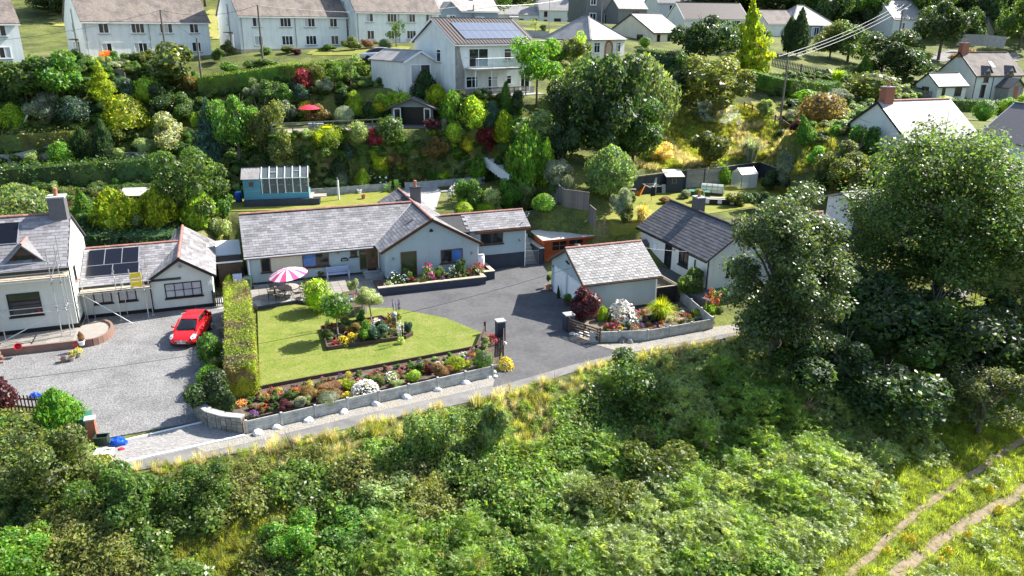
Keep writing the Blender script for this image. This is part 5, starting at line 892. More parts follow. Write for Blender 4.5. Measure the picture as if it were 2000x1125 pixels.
for px,py,r,h,m,lb in[(1155,460,.34,1.1,'black_plastic','dark water barrel behind the orange shed beside the board fence'),(1141,452,.32,1.0,'steel','grey metal barrel behind the orange shed'),(1128,455,.3,1.2,'dkgreen_plastic','dark green butt at the corner of the side lawn')]:
 t=thing('barrel',lb,'barrel',tuple(aty(px,py,61.5)[:2])+(1.1,));part(t,'drum',m,lambda b:b.lathe([(0,0),(r,0),(r*1.06,h*.5),(r,h),(0,h)],16),None,True);part(t,'hoop','pipe_black',lambda b:(b.lathe([(r*1.05,h*.3),(r*1.09,h*.3),(r*1.09,h*.36),(r*1.05,h*.36)],16),b.lathe([(r*1.05,h*.66),(r*1.09,h*.66),(r*1.09,h*.72),(r*1.05,h*.72)],16)))
# ---------------------------------------------------------------- back garden of the bungalow
gp_=at(478,404,3.95)
gr=thing('greenhouse_shed','teal timber shed joined to a glazed greenhouse on a dark plinth','greenhouse',(gp_[0],gp_[1],3.95),TH*.55)
LG_,DG_=5.7,2.3
part(gr,'plinth','navy',lambda b:b.box(0,-.35,-.3,LG_+.9,DG_,.62));part(gr,'wall','teal',lambda b:(b.box(.05,.05,.62,1.5,DG_,2.55),b.box(1.5,.05,.62,LG_,.12,1.15),b.box(LG_-.08,.05,.62,LG_,DG_,1.15)))
for k in range(9):part(gr,'cladding_board','teal',lambda b:b.box(.04,.02,.64+k*.21,1.5,.048,.84+k*.21))
for k in range(3):part(gr,'cladding_board','teal',lambda b:b.box(1.502,.02,.64+k*.17,LG_,.048,.80+k*.17))
part(gr,'shed_roof','tile_grey',lambda b:b.slab([(-.1,-.1,2.5),(1.62,-.1,2.5),(1.62,DG_/2,3.35),(-.1,DG_/2,3.35)],.07));part(gr,'rear_roof','tile_grey',lambda b:b.slab([(LG_+.1,DG_+.1,2.5),(-.1,DG_+.1,2.5),(-.1,DG_/2,3.35),(LG_+.1,DG_/2,3.35)],.05))
window(gr,wallM(0,.02,1,0),.45,1.75,.6,.55,1,'teal','glass_dark',None)
cgl=clear_glass('greenhouse_glass',(.16,.20,.20),.5)
for k in range(6):
 x0=1.66+k*.675;x1=x0+.66
 part(gr,'glass_pane',cgl,lambda b:b.box(x0,.06,1.17,x1,.075,2.45));part(gr,'roof_pane',cgl,lambda b:b.slab([(x0,-.08,2.52),(x1,-.08,2.52),(x1,DG_/2,3.35),(x0,DG_/2,3.35)],.015))
 part(gr,'glazing_bar','whiteframe',lambda b:(b.bar((x0-.01,.03,1.15),(x0-.01,.03,2.5),.075),b.bar((x0-.01,-.1,2.54),(x0-.01,DG_/2,3.37),.075)))
part(gr,'glazing_bar','whiteframe',lambda b:(b.bar((LG_,.03,1.15),(LG_,.03,2.5),.08),b.bar((LG_,-.1,2.54),(LG_,DG_/2,3.37),.08),b.bar((1.6,-.1,2.53),(LG_,-.1,2.53),.05)))
part(gr,'roof_vent','whiteframe',lambda b:(b.bar((2.4,.5,3.0),(2.95,.5,3.0),.04),b.bar((4.5,.6,3.05),(5.0,.6,3.05),.04)))
part(gr,'ridge_crest','blackframe',lambda b:[b.box(-.05+k*.29,DG_/2-.03,3.36,.02+k*.29,DG_/2+.03,3.52)for k in range(21)]+[b.box(-.1,DG_/2-.04,3.33,LG_+.1,DG_/2+.04,3.38)])
part(gr,'inner_bench','soil',lambda b:b.box(1.6,1.2,.62,LG_-.1,DG_-.05,1.5));part(gr,'deck_step','pale_wood',lambda b:b.box(LG_+.35,.2,.62,LG_+1.5,1.4,.70));part(gr,'deck','deck',lambda b:b.box(LG_+.02,-.3,.622,LG_+.34,DG_,.68))
t=thing('plastic_drum','bright blue plastic drum beside the teal shed','barrel',tuple(at(467,395,3.95)));part(t,'drum','blue_plastic',lambda b:b.lathe([(0,0),(.3,0),(.32,.3),(.3,.9),(.26,.95),(0,.95)],16),None,True);part(t,'rim','blue_plastic',lambda b:b.lathe([(.3,.6),(.34,.6),(.34,.66),(.3,.66)],16))
t=thing('clothes_post','pale blue-green clothes post on the back lawn','post',tuple(at(662,390,4.0)));part(t,'post','render_pale',lambda b:b.box(-.07,-.07,-.1,.07,.07,1.85));part(t,'hook','steel',lambda b:b.tube((0,0,1.85),(-.05,0,2.1),.05))
def plastic_chair(label,p,rz,m='lime_plastic'):
 t=thing('garden_chair',label,'chair',tuple(p),rz,'lime chairs on the back patio')
 part(t,'seat',m,lambda b:b.box(-.25,-.25,.4,.25,.25,.45));part(t,'backrest',m,lambda b:[b.slab([(-.25+k*.1,.25,.45),(-.16+k*.1,.25,.45),(-.16+k*.1,.42,.98),(-.25+k*.1,.42,.98)],.03)for k in range(5)])
 for x in(-.23,.23):
  for y in(-.22,.22):part(t,'leg',m,lambda b:b.box(x-.03,y-.03,0,x+.03,y+.03,.4))
  part(t,'armrest',m,lambda b:b.box(x-.05,-.27,.64,x+.05,.3,.68))
 return t
plastic_chair('lime green garden chair facing right on the back patio',at(756,374,4.0),-1.0);plastic_chair('lime green garden chair next to the white rose, right of its pair',at(777,371,4.0),.5)
planter_pot('terracotta pot on the edge of the back lawn',at(710,388,4.0),.22,.4);planter_pot('white urn beside the low panel wall on the back lawn',at(702,377,4.0),.22,.32,'whitepaint','garden_urn')
def steps_run(label,p,q,w,n,m='concrete',wall=None,wm='whitepaint'):
 p,q=np.array(p,float),np.array(q,float);d=q-p;L=float(np.linalg.norm(d[:2]));t=thing('garden_steps',label,'steps',tuple(p),math.atan2(d[1],d[0]))
 for k in range(n):
  x0=L*k/n;zz=d[2]*(k+1)/n;part(t,'step',m,lambda b:b.box(x0,-w/2,zz-.6,x0+L/n+.04,w/2,zz))
 if wall:
  for s in wall:
   for k in range(n):part(t,'side_block',wm,lambda b:b.box(L*k/n,s*(w/2+.12)-.1,d[2]*k/n-.6,L*(k+1)/n,s*(w/2+.12)+.1,d[2]*(k+1)/n+.22))
 return t
steps_run('steep grey steps with a white stepped side wall behind the bungalow',at(893,414,2.6),at(868,372,4.05),.95,8,wall=(-1,))
a=ground(1005,350);b=ground(955,315);steps_run('white-edged steps climbing through the conifers to the terrace',a+np.array([0,0,.2]),b+np.array([0,0,.35]),.9,9,'whitepaint',(1,),'whitepaint')
TZ=9.5;sp=at(766,246,TZ)
sh=thing('summerhouse','grey-blue summerhouse with open white doors and dark felt roof','summerhouse',tuple(sp),R(2))
SL,SD=4.3,3.0
part(sh,'wall','greyblue_paint',lambda b:(b.box(0,.0,-1,.9,.08,1.95),b.box(3.4,0,-1,SL,.08,1.95),b.box(0,.08,-1,.08,SD,1.95),b.box(SL-.08,.08,-1,SL,SD,1.95),b.box(.08,SD-.08,-1,SL-.08,SD,1.95)))
part(sh,'gable','greyblue_paint',lambda b:b.slab([(0,.0,1.952),(SL,.0,1.952),(SL/2,.0,2.75)],.08));part(sh,'floor','deck',lambda b:b.box(-.1,-1.0,-.8,SL+.1,SD,.0))
part(sh,'roof','felt',lambda b:(b.slab([(-.45,SD+.2,1.8),(-.45,-.7,1.8),(SL/2,-.7,2.85),(SL/2,SD+.2,2.85)],.07),b.slab([(SL+.45,-.7,1.8),(SL+.45,SD+.2,1.8),(SL/2,SD+.2,2.85),(SL/2,-.7,2.85)],.07)));part(sh,'bargeboard','darkwood',lambda b:(b.bar((-.45,-.72,1.76),(SL/2,-.72,2.8),.04,.16),b.bar((SL+.45,-.72,1.76),(SL/2,-.72,2.8),.04,.16)))
for x,a in((.95,-2.7),(3.35,-.45)):
 MD=Matrix.Translation((x,-.02,0))@Matrix.Rotation(a,4,'Z')
 d=part(sh,'door','whiteframe',lambda b:(b.box(0,-.03,.05,.1,.03,1.85),b.box(.7,-.03,.05,.8,.03,1.85),b.box(.1,-.03,.05,.7,.03,.5),b.box(.1,-.03,1.75,.7,.03,1.85)),MD);part(d,'pane','glass_dark',lambda b:b.box(.1,-.01,.5,.7,.01,1.75),MD);
for x in(.2,3.55):window(sh,wallM(0,0,1,0),x,.7,.55,1.0,1,'whiteframe','glass_dark',None)
part(sh,'interior_shade_sheet','blackframe',lambda b:b.box(.9,1.4,0,3.4,1.45,1.95))  # black sheet put in to stand for the shade inside the doors
dp=at(552,261,TZ);dq=at(764,251,TZ);dz_=TZ+.05
tdk=thing('timber_terrace','timber deck terrace with rails in front of the summerhouse','deck',(dp[0],dp[1],dz_),math.atan2(dq[1]-dp[1],dq[0]-dp[0]))
DLn=float(np.linalg.norm(dq[:2]-dp[:2]))
for k in range(14):part(tdk,'deck_board','deck',lambda b:b.box(-1,-.2+k*.2,-.05,DLn,-.2+k*.2+.185,0.0))
part(tdk,'skirt','darkwood',lambda b:b.box(-1,-.23,-1.2,DLn,-.205,-.06))
for x in np.linspace(-1,DLn,7):part(tdk,'post','fence_wood',lambda b:b.box(x-.05,-.2,0,x+.05,-.1,.95))
for z in(.45,.9):part(tdk,'rail','fence_wood',lambda b:b.box(-1.1,-.19,z,DLn+.1,-.12,z+.09))
part(tdk,'storage_box','greyblue_paint',lambda b:(b.box(2.6,.3,0,3.3,.9,.75),b.box(3.4,.3,0,4.1,.9,.7)))
rp=at(606,243,TZ);parasol('plain red parasol on the terrace left of the summerhouse',(rp[0],rp[1]),1.15,1.95,rp[2]+.1,'red_cloth','red_cloth',12,(0,0),False)
t=thing('side_store','dark boarded lean-to store with white flat roof at the left end of the bungalow','shed',(*bw(-2.15,1.2),0),TH);part(t,'wall','darkwood',lambda b:b.box(0,0,0,1.7,5.2,2.1));part(t,'roof','whitepaint',lambda b:b.slab([(-.1,1.6,2.2),(1.8,1.6,2.2),(1.8,5.4,2.35),(-.1,5.4,2.35)],.08));part(t,'gutter','whitepaint',lambda b:b.box(-.12,-.12,2.0,1.85,-.02,2.1))
for k in range(9):part(t,'cladding_board','darkwood',lambda b:b.box(.0,-.03,.02+k*.21,1.7,-.002,.21+k*.21))
p=aty(280,372,65.5)
t=thing('low_store','low brown timber store with pale flat roof behind the golden conifers','shed',(p[0],p[1],h1(p[0],p[1])-.1),TH*.5);part(t,'wall','brownwood',lambda b:b.box(-1.9,0,-.5,1.9,1.6,1.1));part(t,'roof','felt_pale',lambda b:b.slab([(-2.15,-.3,1.12),(2.15,-.3,1.12),(2.15,1.8,1.4),(-2.15,1.8,1.4)],.08))
for k in range(5):part(t,'cladding_board','brownwood',lambda b:b.box(-1.9,-.03,.0+k*.21,1.9,-.002,.2+k*.21))
p=aty(122,388,63);t=thing('brown_bench','orange-brown wooden bench above the cottage chimney','bench',(p[0],p[1],h1(p[0],p[1])),.1)
part(t,'backrest','pot',lambda b:[b.box(-.85,.3,.5+k*.16,.85,.34,.64+k*.16)for k in range(3)]);part(t,'seat','pot',lambda b:[b.box(-.85,-.2+k*.17,.42,.85,-.06+k*.17,.46)for k in range(3)])
for x in(-.8,.75):part(t,'leg','brownwood',lambda b:(b.box(x,-.2,0,x+.06,-.12,.42),b.box(x,.28,0,x+.06,.36,.95)))
p=ground(72,240);t=thing('a_frame_arbour','dark A-frame garden arbour with pale bargeboards under the trees','arbour',tuple(p),.5)
part(t,'roof','felt',lambda b:(b.slab([(-1.1,1.2,0),(-1.1,-.1,0),(0,-.1,2.1),(0,1.2,2.1)],.06),b.slab([(1.1,-.1,0),(1.1,1.2,0),(0,1.2,2.1),(0,-.1,2.1)],.06)));part(t,'bargeboard','render_pale',lambda b:(b.bar((-1.15,-.13,0),(0,-.13,2.15),.05,.16),b.bar((1.15,-.13,0),(0,-.13,2.15),.05,.16)));part(t,'back_panel','blackframe',lambda b:b.slab([(-1.0,1.1,0),(1.0,1.1,0),(0,1.1,1.95)],.05))
def low_wall(label,pts,h,m,w=.3,name='garden_wall',dz=0,blocks=True):
 t=thing(name,label,'wall',(0,0,0))
 for a,b in zip(pts[:-1],pts[1:]):
  part(t,'wall_section',m,lambda k:k.bar((a[0],a[1],a[2]+h/2-.3+dz),(b[0],b[1],b[2]+h/2-.3+dz),w,h+.6));part(t,'coping','concrete',lambda k:k.bar((a[0],a[1],a[2]+h+.03+dz),(b[0],b[1],b[2]+h+.03+dz),w+.08,.06))
 return t
low_wall('rough grey garden wall above the dark laurel hedge on the left',[ground(-60,325),ground(30,322),ground(100,305),ground(135,298)],1.0,'stone_wall')
low_wall('low grey retaining wall below the variegated shrub',[ground(236,312),ground(300,312),ground(335,308)],.7,'stone_wall')
gt_=ground(15,318);t=thing('garden_table','pale slatted garden table in front of the grey wall at the left edge','table',tuple(gt_),.2)
for k in range(5):part(t,'slat','pale_wood',lambda b:b.box(-.8,-.4+k*.17,.7,.8,-.26+k*.17,.74))
for x in(-.7,.65):part(t,'leg','pale_wood',lambda b:(b.box(x,-.35,0,x+.07,-.28,.7),b.box(x,.3,0,x+.07,.37,.7)))
board_fence('grey board fence running down beside the second pair of houses',[ground(128,118)+np.array([0,0,0]),ground(168,135),ground(215,150),ground(245,158)],1.0,'fence_wood',dz=-.2)
NWp=[at(1234,345,5.3),at(1340,332,5.3),at(1412,326,5.3),at(1485,316,5.3),at(1545,338,5.3)]
nwz=[h1(p[0],p[1])for p in NWp]
nwt=thing('navy_fence','long navy painted panel wall at the back of the neighbouring garden','fence',(0,0,0))
for i in range(4):
 a,b=NWp[i],NWp[i+1];n=max(2,int(np.linalg.norm(b[:2]-a[:2])/1.85))
 for k in range(n):
  q,q2=a+(b-a)*(k+.02)/n,a+(b-a)*(k+.98)/n;z0=3.3
  for r in range(5):part(nwt,'board','stone_wall' if i==1 else 'navy',lambda m:m.bar((q[0],q[1],z0+.2+r*.38),(q2[0],q2[1],z0+.2+r*.38),.05,.37))
  part(nwt,'post','navy',lambda m:m.box(q[0]-.05,q[1]-.09,z0-.3,q[0]+.05,q[1]-.03,z0+2.0))
 part(nwt,'capping_rail','pale_wood',lambda m:m.bar((a[0],a[1],z0+2.0),(b[0],b[1],z0+2.0),.1,.05))
GZ=3.3
sheet('neighbour_lawn',[tuple(p[:2])for p in[at(1180,425,GZ),at(1234,345,5.3),at(1412,326,5.3),at(1485,316,5.3),at(1545,338,5.3),at(1500,400,GZ),at(1290,432,GZ),at(1200,440,GZ)]],GZ+.02,M_['lawn2'],1.0)
def gat(px,py):return at(px,py,GZ+.03)
p=gat(1316,376);t=thing('navy_shed','small navy garden shed with pale felt roof and square window','shed',tuple(p),.12)
part(t,'wall','navy',lambda b:b.box(-.85,0,0,.85,1.4,1.75));part(t,'roof','felt_pale',lambda b:b.slab([(-1.0,-.2,1.7),(1.0,-.2,1.7),(1.0,1.6,2.15),(-1.0,1.6,2.15)],.06));window(t,wallM(0,0,1,0),-.3,.95,.5,.5,1,'fence_wood','glass_dark',None)
for k in range(7):part(t,'cladding_board','navy',lambda b:b.box(-.85,-.025,.02+k*.24,.85,-.002,.24+k*.24))
for px,w,h in[(1253,.9,.75),(1276,.8,1.6),(1297,.4,.9)]:
 q=gat(px,378);q=q+(NWp[0]-NWp[0]);t=thing('leaning_board',{1253:'low wide pale board leaning on the navy wall',1276:'tall pale board leaning on the navy wall',1297:'narrow pale board leaning beside the small navy shed'}[px],'board',(q[0],q[1]+.2,GZ),.1);part(t,'sheet','concrete',lambda b:b.slab([(-w/2,0,0),(w/2,0,0),(w/2,.25,h),(-w/2,.25,h)],.04));part(t,'batten','pale_wood',lambda b:b.box(-w/2,-.03,h*.5,w/2,-.0,h*.5+.06))
p=gat(1272,393);t=thing('rotary_dryer','rotary clothes dryer with dark washing in the neighbouring garden','clothes dryer',tuple(p),.3)
part(t,'pole','metal',lambda b:b.tube((0,0,0),(0,0,1.55),.03))
for k in range(4):
 a=math.pi/4+k*math.pi/2;part(t,'arm','metal',lambda b:b.tube((0,0,1.25),(1.0*math.cos(a),1.0*math.sin(a),1.65),.02))
for r in(.4,.65,.9):
 for k in range(4):
  a,c=math.pi/4+k*math.pi/2,math.pi/4+(k+1)*math.pi/2;part(t,'line','whitepaint',lambda b:b.bar((r*math.cos(a),r*math.sin(a),1.25+.4*r),(r*math.cos(c),r*math.sin(c),1.25+.4*r),.012))
for nm,x,w,h in[('dark_towel',-.45,.5,.9),('dark_cloth',.15,.35,.6)]:
 c=part(None,nm,'black_cloth',lambda b:b.slab([(x,-.62,0),(x+w,-.62,0),(x+w,-.6,h),(x,-.6,h)],.02));c.location=(p[0],p[1],p[2]+1.55-h);c.rotation_euler=(0,0,.3);tag(c,'large dark towel hanging from the rotary dryer' if 'towel' in nm else 'smaller dark cloth hanging from the rotary dryer','washing')
def tunnel(label,p,L,r,rz,cover,hoop):
 t=thing('cloche_tunnel',label,'cloche',tuple(p),rz);b0=MB();n=10;vs=[];fs=[]
 for x in(0,L):
  for k in range(n+1):a=math.pi*k/n;vs.append((x,r*math.cos(a),.25+r*1.05*math.sin(a)))
 fs=[(k,k+1,n+2+k,n+1+k)for k in range(n)]+[tuple(range(n+1)),tuple(range(n+1,2*n+2))]
 b0 .add(vs,fs);b0 .build('cover',cover,t);part(t,'bed_frame',hoop,lambda b:(b.box(-.05,-r-.05,0,L+.05,-r+.02,.25),b.box(-.05,r-.02,0,L+.05,r+.05,.25),b.box(-.05,-r+.02,0,.02,r-.02,.25),b.box(L-.02,-r+.02,0,L+.05,r-.02,.25)))
 for x in np.linspace(0,L,5):part(t,'hoop',hoop,lambda b:[b.bar((x,(r+.01)*math.cos(math.pi*k/8),.25+(r+.01)*1.05*math.sin(math.pi*k/8)),(x,(r+.01)*math.cos(math.pi*(k+1)/8),.25+(r+.01)*1.05*math.sin(math.pi*(k+1)/8)),.03)for k in range(8)])
 part(t,'bed_soil','soil',lambda b:b.box(0,-r+.02,0,L,r-.02,.2));return t
poly=clear_glass('polythene',(.78,.86,.80),.45)
tunnel('arched polythene cloche over a raised bed in the neighbouring garden',gat(1412,380),2.2,.75,-.35+math.pi,poly,'dkgreen_plastic')
p=gat(1365,381);t=thing('netted_bed','low green netted raised bed left of the arched cloche','raised bed',tuple(p),-.2);part(t,'bed_frame','dkgreen_plastic',lambda b:(b.box(-1.1,-.6,0,1.1,-.55,.45),b.box(-1.1,.55,0,1.1,.6,.45),b.box(-1.1,-.55,0,-1.05,.55,.45),b.box(1.05,-.55,0,1.1,.55,.45)));part(t,'netting',clear_glass('green_net',(.22,.42,.34),.6),lambda b:b.box(-1.05,-.55,.42,1.05,.55,.46));part(t,'bed_soil','soil',lambda b:b.box(-1.05,-.55,0,1.05,.55,.3))
p=gat(1462,368);t=thing('aluminium_greenhouse','small aluminium greenhouse with bright roof by the navy wall','greenhouse',tuple(p),.35)
part(t,'frame','metal',lambda b:[b.bar((x,y,0),(x,y,1.5),.05)for x in(-1,0,1)for y in(0,1.8)]+[b.bar((x,0,1.5),(x,.9,2.1),.05)for x in(-1,0,1)]+[b.bar((x,1.8,1.5),(x,.9,2.1),.05)for x in(-1,0,1)]+[b.bar((-1,y,z),(1,y,z),.05)for y,z in((0,0.02),(0,1.5),(.9,2.1),(1.8,1.5))])
pg=clear_glass('polycarbonate',(.82,.85,.82),.55)
for x in(-1,0):part(t,'wall_pane',pg,lambda b:(b.box(x+.03,-.01,.03,x+.97,.0,1.47),));part(t,'roof_pane',pg,lambda b:(b.slab([(x,-.05,1.5),(x+1,-.05,1.5),(x+1,.9,2.13),(x,.9,2.13)],.01),b.slab([(x+1,1.85,1.5),(x,1.85,1.5),(x,.9,2.13),(x+1,.9,2.13)],.01)))
part(t,'end_pane',pg,lambda b:(b.add([(-1.01,0,0),(-1.01,1.8,0),(-1.01,1.8,1.5),(-1.01,.9,2.1),(-1.01,0,1.5)],[(4,3,2,1,0)]),))
p=gat(1252,380);t=thing('toy_slide','orange plastic toy slide in the neighbouring garden','slide',tuple(p),-.6);part(t,'chute','orange_plastic',lambda b:b.slab([(-.2,-.7,.05),(.2,-.7,.05),(.2,.4,.85),(-.2,.4,.85)],.05));part(t,'side_rail','orange_plastic',lambda b:(b.bar((-.22,-.7,.15),(-.22,.4,.98),.05,.14),b.bar((.22,-.7,.15),(.22,.4,.98),.05,.14)));part(t,'ladder','orange_plastic',lambda b:(b.bar((-.18,.45,.9),(-.18,.75,0),.05),b.bar((.18,.45,.9),(.18,.75,0),.05),b.bar((-.18,.6,.45),(.18,.6,.45),.05)))
p=gat(1226,384);t=thing('potting_bench','grey timber potting bench stacked with pots beside the navy wall','bench',tuple(p),.1);part(t,'top','fence_wood',lambda b:b.box(-.8,-.3,.72,.8,.3,.78));part(t,'shelf','fence_wood',lambda b:b.box(-.75,-.28,.3,.75,.28,.34))
for x in(-.75,.68):
 for y in(-.28,.2):part(t,'leg','fence_wood',lambda b:b.box(x,y,0,x+.07,y+.07,.72))
steps_run('curved pale steps with sloping side wall above the dark-roofed bungalow',at(1243,426,2.2),at(1232,404,3.3),1.0,4,'concrete',(1,),'concrete')
p=ground(1362,232);t=thing('picnic_table','green garden table and seats under the round meadow tree','table',tuple(p),.3);part(t,'tabletop','dkgreen_plastic',lambda b:[b.box(-.9,-.4+k*.2,.72,.9,-.22+k*.2,.76)for k in range(4)])
for y in(-.75,.6):part(t,'seat','dkgreen_plastic',lambda b:b.box(-.9,y,.42,.9,y+.2,.46))
for x in(-.7,.7):part(t,'leg','dkgreen_plastic',lambda b:(b.bar((x,-.7,0),(x,.25,.72),.07),b.bar((x,.7,0),(x,-.25,.72),.07),b.bar((x,-.75,.4),(x,.75,.4),.06)))
q=ground(1405,222);mb=MB();N_=10;vs=[(-2.6+5.2*i/N_,-1.7+3.4*j/N_,0)for j in range(N_+1)for i in range(N_+1)]
vs=[(x,y,h1(q[0]+x,q[1]+y)-q[2]+.14+.08*mnoise.noise((x*1.2,y*1.2,3)))for x,y,z in vs];mb.add(vs,[(j*(N_+1)+i,j*(N_+1)+i+1,(j+1)*(N_+1)+i+1,(j+1)*(N_+1)+i)for j in range(N_)for i in range(N_)])
o=mb.build('ground_sheet',mat('pale_green_tarpaulin',(.40,.47,.44),.45,.1,2),None,True);o.location=q;tag(o,'pale crumpled tarpaulin spread on the grass under the meadow tree','tarpaulin')
pickets('weathered picket fence behind the clipped hedge at the upper right',ground(1508,128),ground(1620,155),1.2,'fence_wood',gap=.24,w=.14,z=None)
pickets('weathered picket fence below the dormer cottage wing',ground(1745,183),ground(1835,195),1.1,'fence_wood',gap=.24,w=.14)
pickets('tall board palings above the neighbour steps beside the sycamore',aty(1600,392,62),aty(1658,432,58),1.2,'fence_wood',gap=.16,w=.12)
steps_run('dark concrete steps between the palings and the white lean-to wall',aty(1640,470,57),aty(1622,425,60.5),1.3,7,'fence_wood')
wgr=house('white_garage','low white lean-to with pale sloping roof between the sycamore and the ash','outbuilding',1664,446,57.5,20,3.4,3.0,1.9,.5,'render_white','tile_grey',gutter=False,wins=[('f',1.6,.9,1.0,1.0,2)])
rlf=thing('rail_fence','brown post and rail fence down the edge of the meadow','fence',(0,0,0))
RF=[ground(*q)for q in[(1453,215),(1500,232),(1540,258),(1578,290)]]
for a,b in zip(RF[:-1],RF[1:]):
 n=3
 for k in range(n):c=a+(b-a)*k/n;part(rlf,'post','brownwood',lambda m:m.box(c[0]-.06,c[1]-.06,c[2]-.3,c[0]+.06,c[1]+.06,c[2]+1.0))
 for z in(.5,.9):part(rlf,'rail','brownwood',lambda m:m.bar((a[0],a[1],a[2]+z),(b[0],b[1],b[2]+z),.06,.09))
sheet_pts=[ground(*q)for q in[(1462,190),(1500,196),(1545,215),(1530,236),(1490,222),(1455,208)]]
def drape(name,pxlist,m,dz=.05,step=1.0,kind='structure',label=None,cat=None):
 pts=[tuple(ground(*q)[:2])for q in pxlist];xs_=np.arange(min(p[0]for p in pts),max(p[0]for p in pts)+step,step);ys_=np.arange(min(p[1]for p in pts),max(p[1]for p in pts)+step,step)
 X,Y=np.meshgrid(xs_,ys_);P=np.c_[X.ravel(),Y.ravel()];ins=_inside(P,pts);Z=H(P)+dz;nx=len(xs_);mb=MB();vmap={}
 for j in range(len(ys_)-1):
  for i in range(nx-1):
   ids=[j*nx+i,j*nx+i+1,(j+1)*nx+i+1,(j+1)*nx+i]
   if sum(ins[k]for k in ids)>=3:
    f=[]
    for k in ids:
     if k not in vmap:vmap[k]=len(mb.v);mb.v.append(Vector((P[k,0],P[k,1],Z[k])))
     f.append(vmap[k])
    mb.f.append(f);mb.mi.append(0)
 o=mb.build(name,m,None,True);o['kind']=kind;return o
drape('sunlit_lawn',[(1462,190),(1500,196),(1545,215),(1530,236),(1490,222),(1455,208)],M_['field'])
drape('upper_lawn',[(600,98),(690,100),(770,92),(800,90),(805,100),(700,112),(600,112)],M_['lawn2'],.06,.8)
drape('upper_lawn',[(225,118),(270,115),(300,122),(285,128),(235,128)],M_['lawn2'],.06,.6)
drape('farm_lawn',[(965,56),(1120,58),(1090,68),(990,66)],M_['lawn2'],.1,1.5)
drape('far_field',[(95,22),(140,20),(150,56),(105,56)],M_['field'],.1,1.5)
drape('far_field',[(395,20),(430,18),(440,80),(405,80)],M_['field'],.1,1.2)
drape('estate_road',[(1795,118),(1850,96),(1990,104),(1990,122),(1900,112),(1840,122)],M_['lane'],.12,1.2)
drape('street',[(700,110),(755,108),(800,112),(805,118),(720,120)],M_['lane'],.08,.8)
low_wall('stepped grey garden wall below the farmhouse lawn',[ground(985,68),ground(1010,70),ground(1035,72),ground(1072,74)],.9,'concrete')
low_wall('dark stone wall beyond the estate road at the upper right',[aty(1870,83,165),aty(1920,84,166),aty(1962,88,166)],1.6,'stone_wall')
# ---------------------------------------------------------------- poles and wires
def pole(label,px,py,top,Y=None,r=.13,arm=False,name='utility_pole',m='fence_wood'):
 p=ground(px,py)if Y is None else aty(px,py,Y);d=ray(px,top)
 lo,hi=1.0,16.0
 for _ in range(40):
  mid=(lo+hi)/2;v=np.array([p[0],p[1],p[2]+mid-EYE]);dep=v[1]*_c-v[2]*_s;up=v[1]*_s+v[2]*_c;X,Y_=F*v[0]/dep,F*up/dep
  if 562.5-(X*_sr+Y_*_cr)>top:lo=mid
  else:hi=mid
 t=thing(name,label,'pole',tuple(p));part(t,'post',m,lambda b:b.tube((0,0,-.5),(0,0,lo),r,r*.75,10))
 if arm:
  for zz in(lo-.15,lo-2.1):part(t,'crossarm','darkwood',lambda b:b.bar((-1.1,.15,zz),(1.1,-.15,zz),.1,.12))
  for x in(-1.0,0,1.0):
   for zz in(lo-.05,lo-2.0):part(t,'insulator','whitepaint',lambda b:b.lathe([(0,0),(.07,0),(.09,.1),(.05,.2),(0,.22)],8,(x,-x*.14,zz)))
 return p+np.array([0,0,lo])
T1=pole('grey-brown wooden pole leaning over the lower garden at the left',398,190,75);T2=pole('thin wooden pole in front of the second pair of houses',326,118,20)
T3=pole('tall wooden pole with cross-arms beside the meadow rail fence',1522,250,110,arm=True);T4=pole('wooden pole before the third pair of houses',514,125,10);T5=pole('wooden pole at the farm track near the slate blue house',925,58,8,128);T6=pole('slim steel lamp column on the farmhouse lawn',1072,70,-10,118,.06,name='lamp_column',m='steel');T7=pole('wooden pole among the far woods carrying three wires',1756,66,10,135,arm=True);T8=pole('slim lamp column in front of the tall grey house',1174,52,5,150,.06,name='lamp_column',m='steel')
def wire(label,a,b,sag,r=.016,m='pipe_black',grp=None):
 mb=MB();n=24;P=[Vector(a)+(Vector(b)-Vector(a))*k/n-Vector((0,0,sag*4*(k/n)*(1-k/n)))for k in range(n+1)]
 for p,q in zip(P[:-1],P[1:]):mb.tube(p,q,r,n=5)
 o=mb.build('overhead_wire',M_[m]);return tag(o,label,'wire',grp)
wire('overhead wire from the left edge to the pole by the second houses',aty(-60,84,80),T2,.5);wire('overhead wire between the pole by the second houses and the lower garden pole',T2,T1,.2);wire('overhead wire between the second and third pairs of houses',T2,T4,.8);wire('overhead wire from the third houses to the farm pole',T4,T5,1.0)
for x,_l in((-1.0,'uppermost'),(0,'middle'),(1.0,'lowest')):wire(_l+' of the three pale wires rising to the far pole',T3+np.array([x,-.14*x,0]),T7+np.array([x,0,0]),.6,.03,'steel','three parallel wires at the upper right')
wire('overhead wire crossing above the farmhouse to the upper right',T5,T8+np.array([0,0,2.5]),1.2,.025,'steel')
wire('thin wire running from the meadow pole to the house behind the ash',T3+np.array([0,0,-2.0]),aty(1700,240,74),.5,.014)
wire('thin service wire across the gravel yard and the tarmac drive',aty(-80,752,36.5),(9.0,53.2,4.6),1.4,.012);wire('second thin service wire over the garage to the dark-roofed bungalow',(9.0,53.2,4.6),aty(1400,490,59),.2,.014,'steel')
t=thing('drain_cover','dark oval drain cover set in the tarmac near the lawn','drain cover',tuple(at(803,612,.024)));part(t,'cover','steel',lambda b:b.lathe([(.34,0),(.32,.012),(0,.012)],18));part(t,'ring','pipe_black',lambda b:b.lathe([(.42,-.002),(.41,.008),(.35,.008)],18))
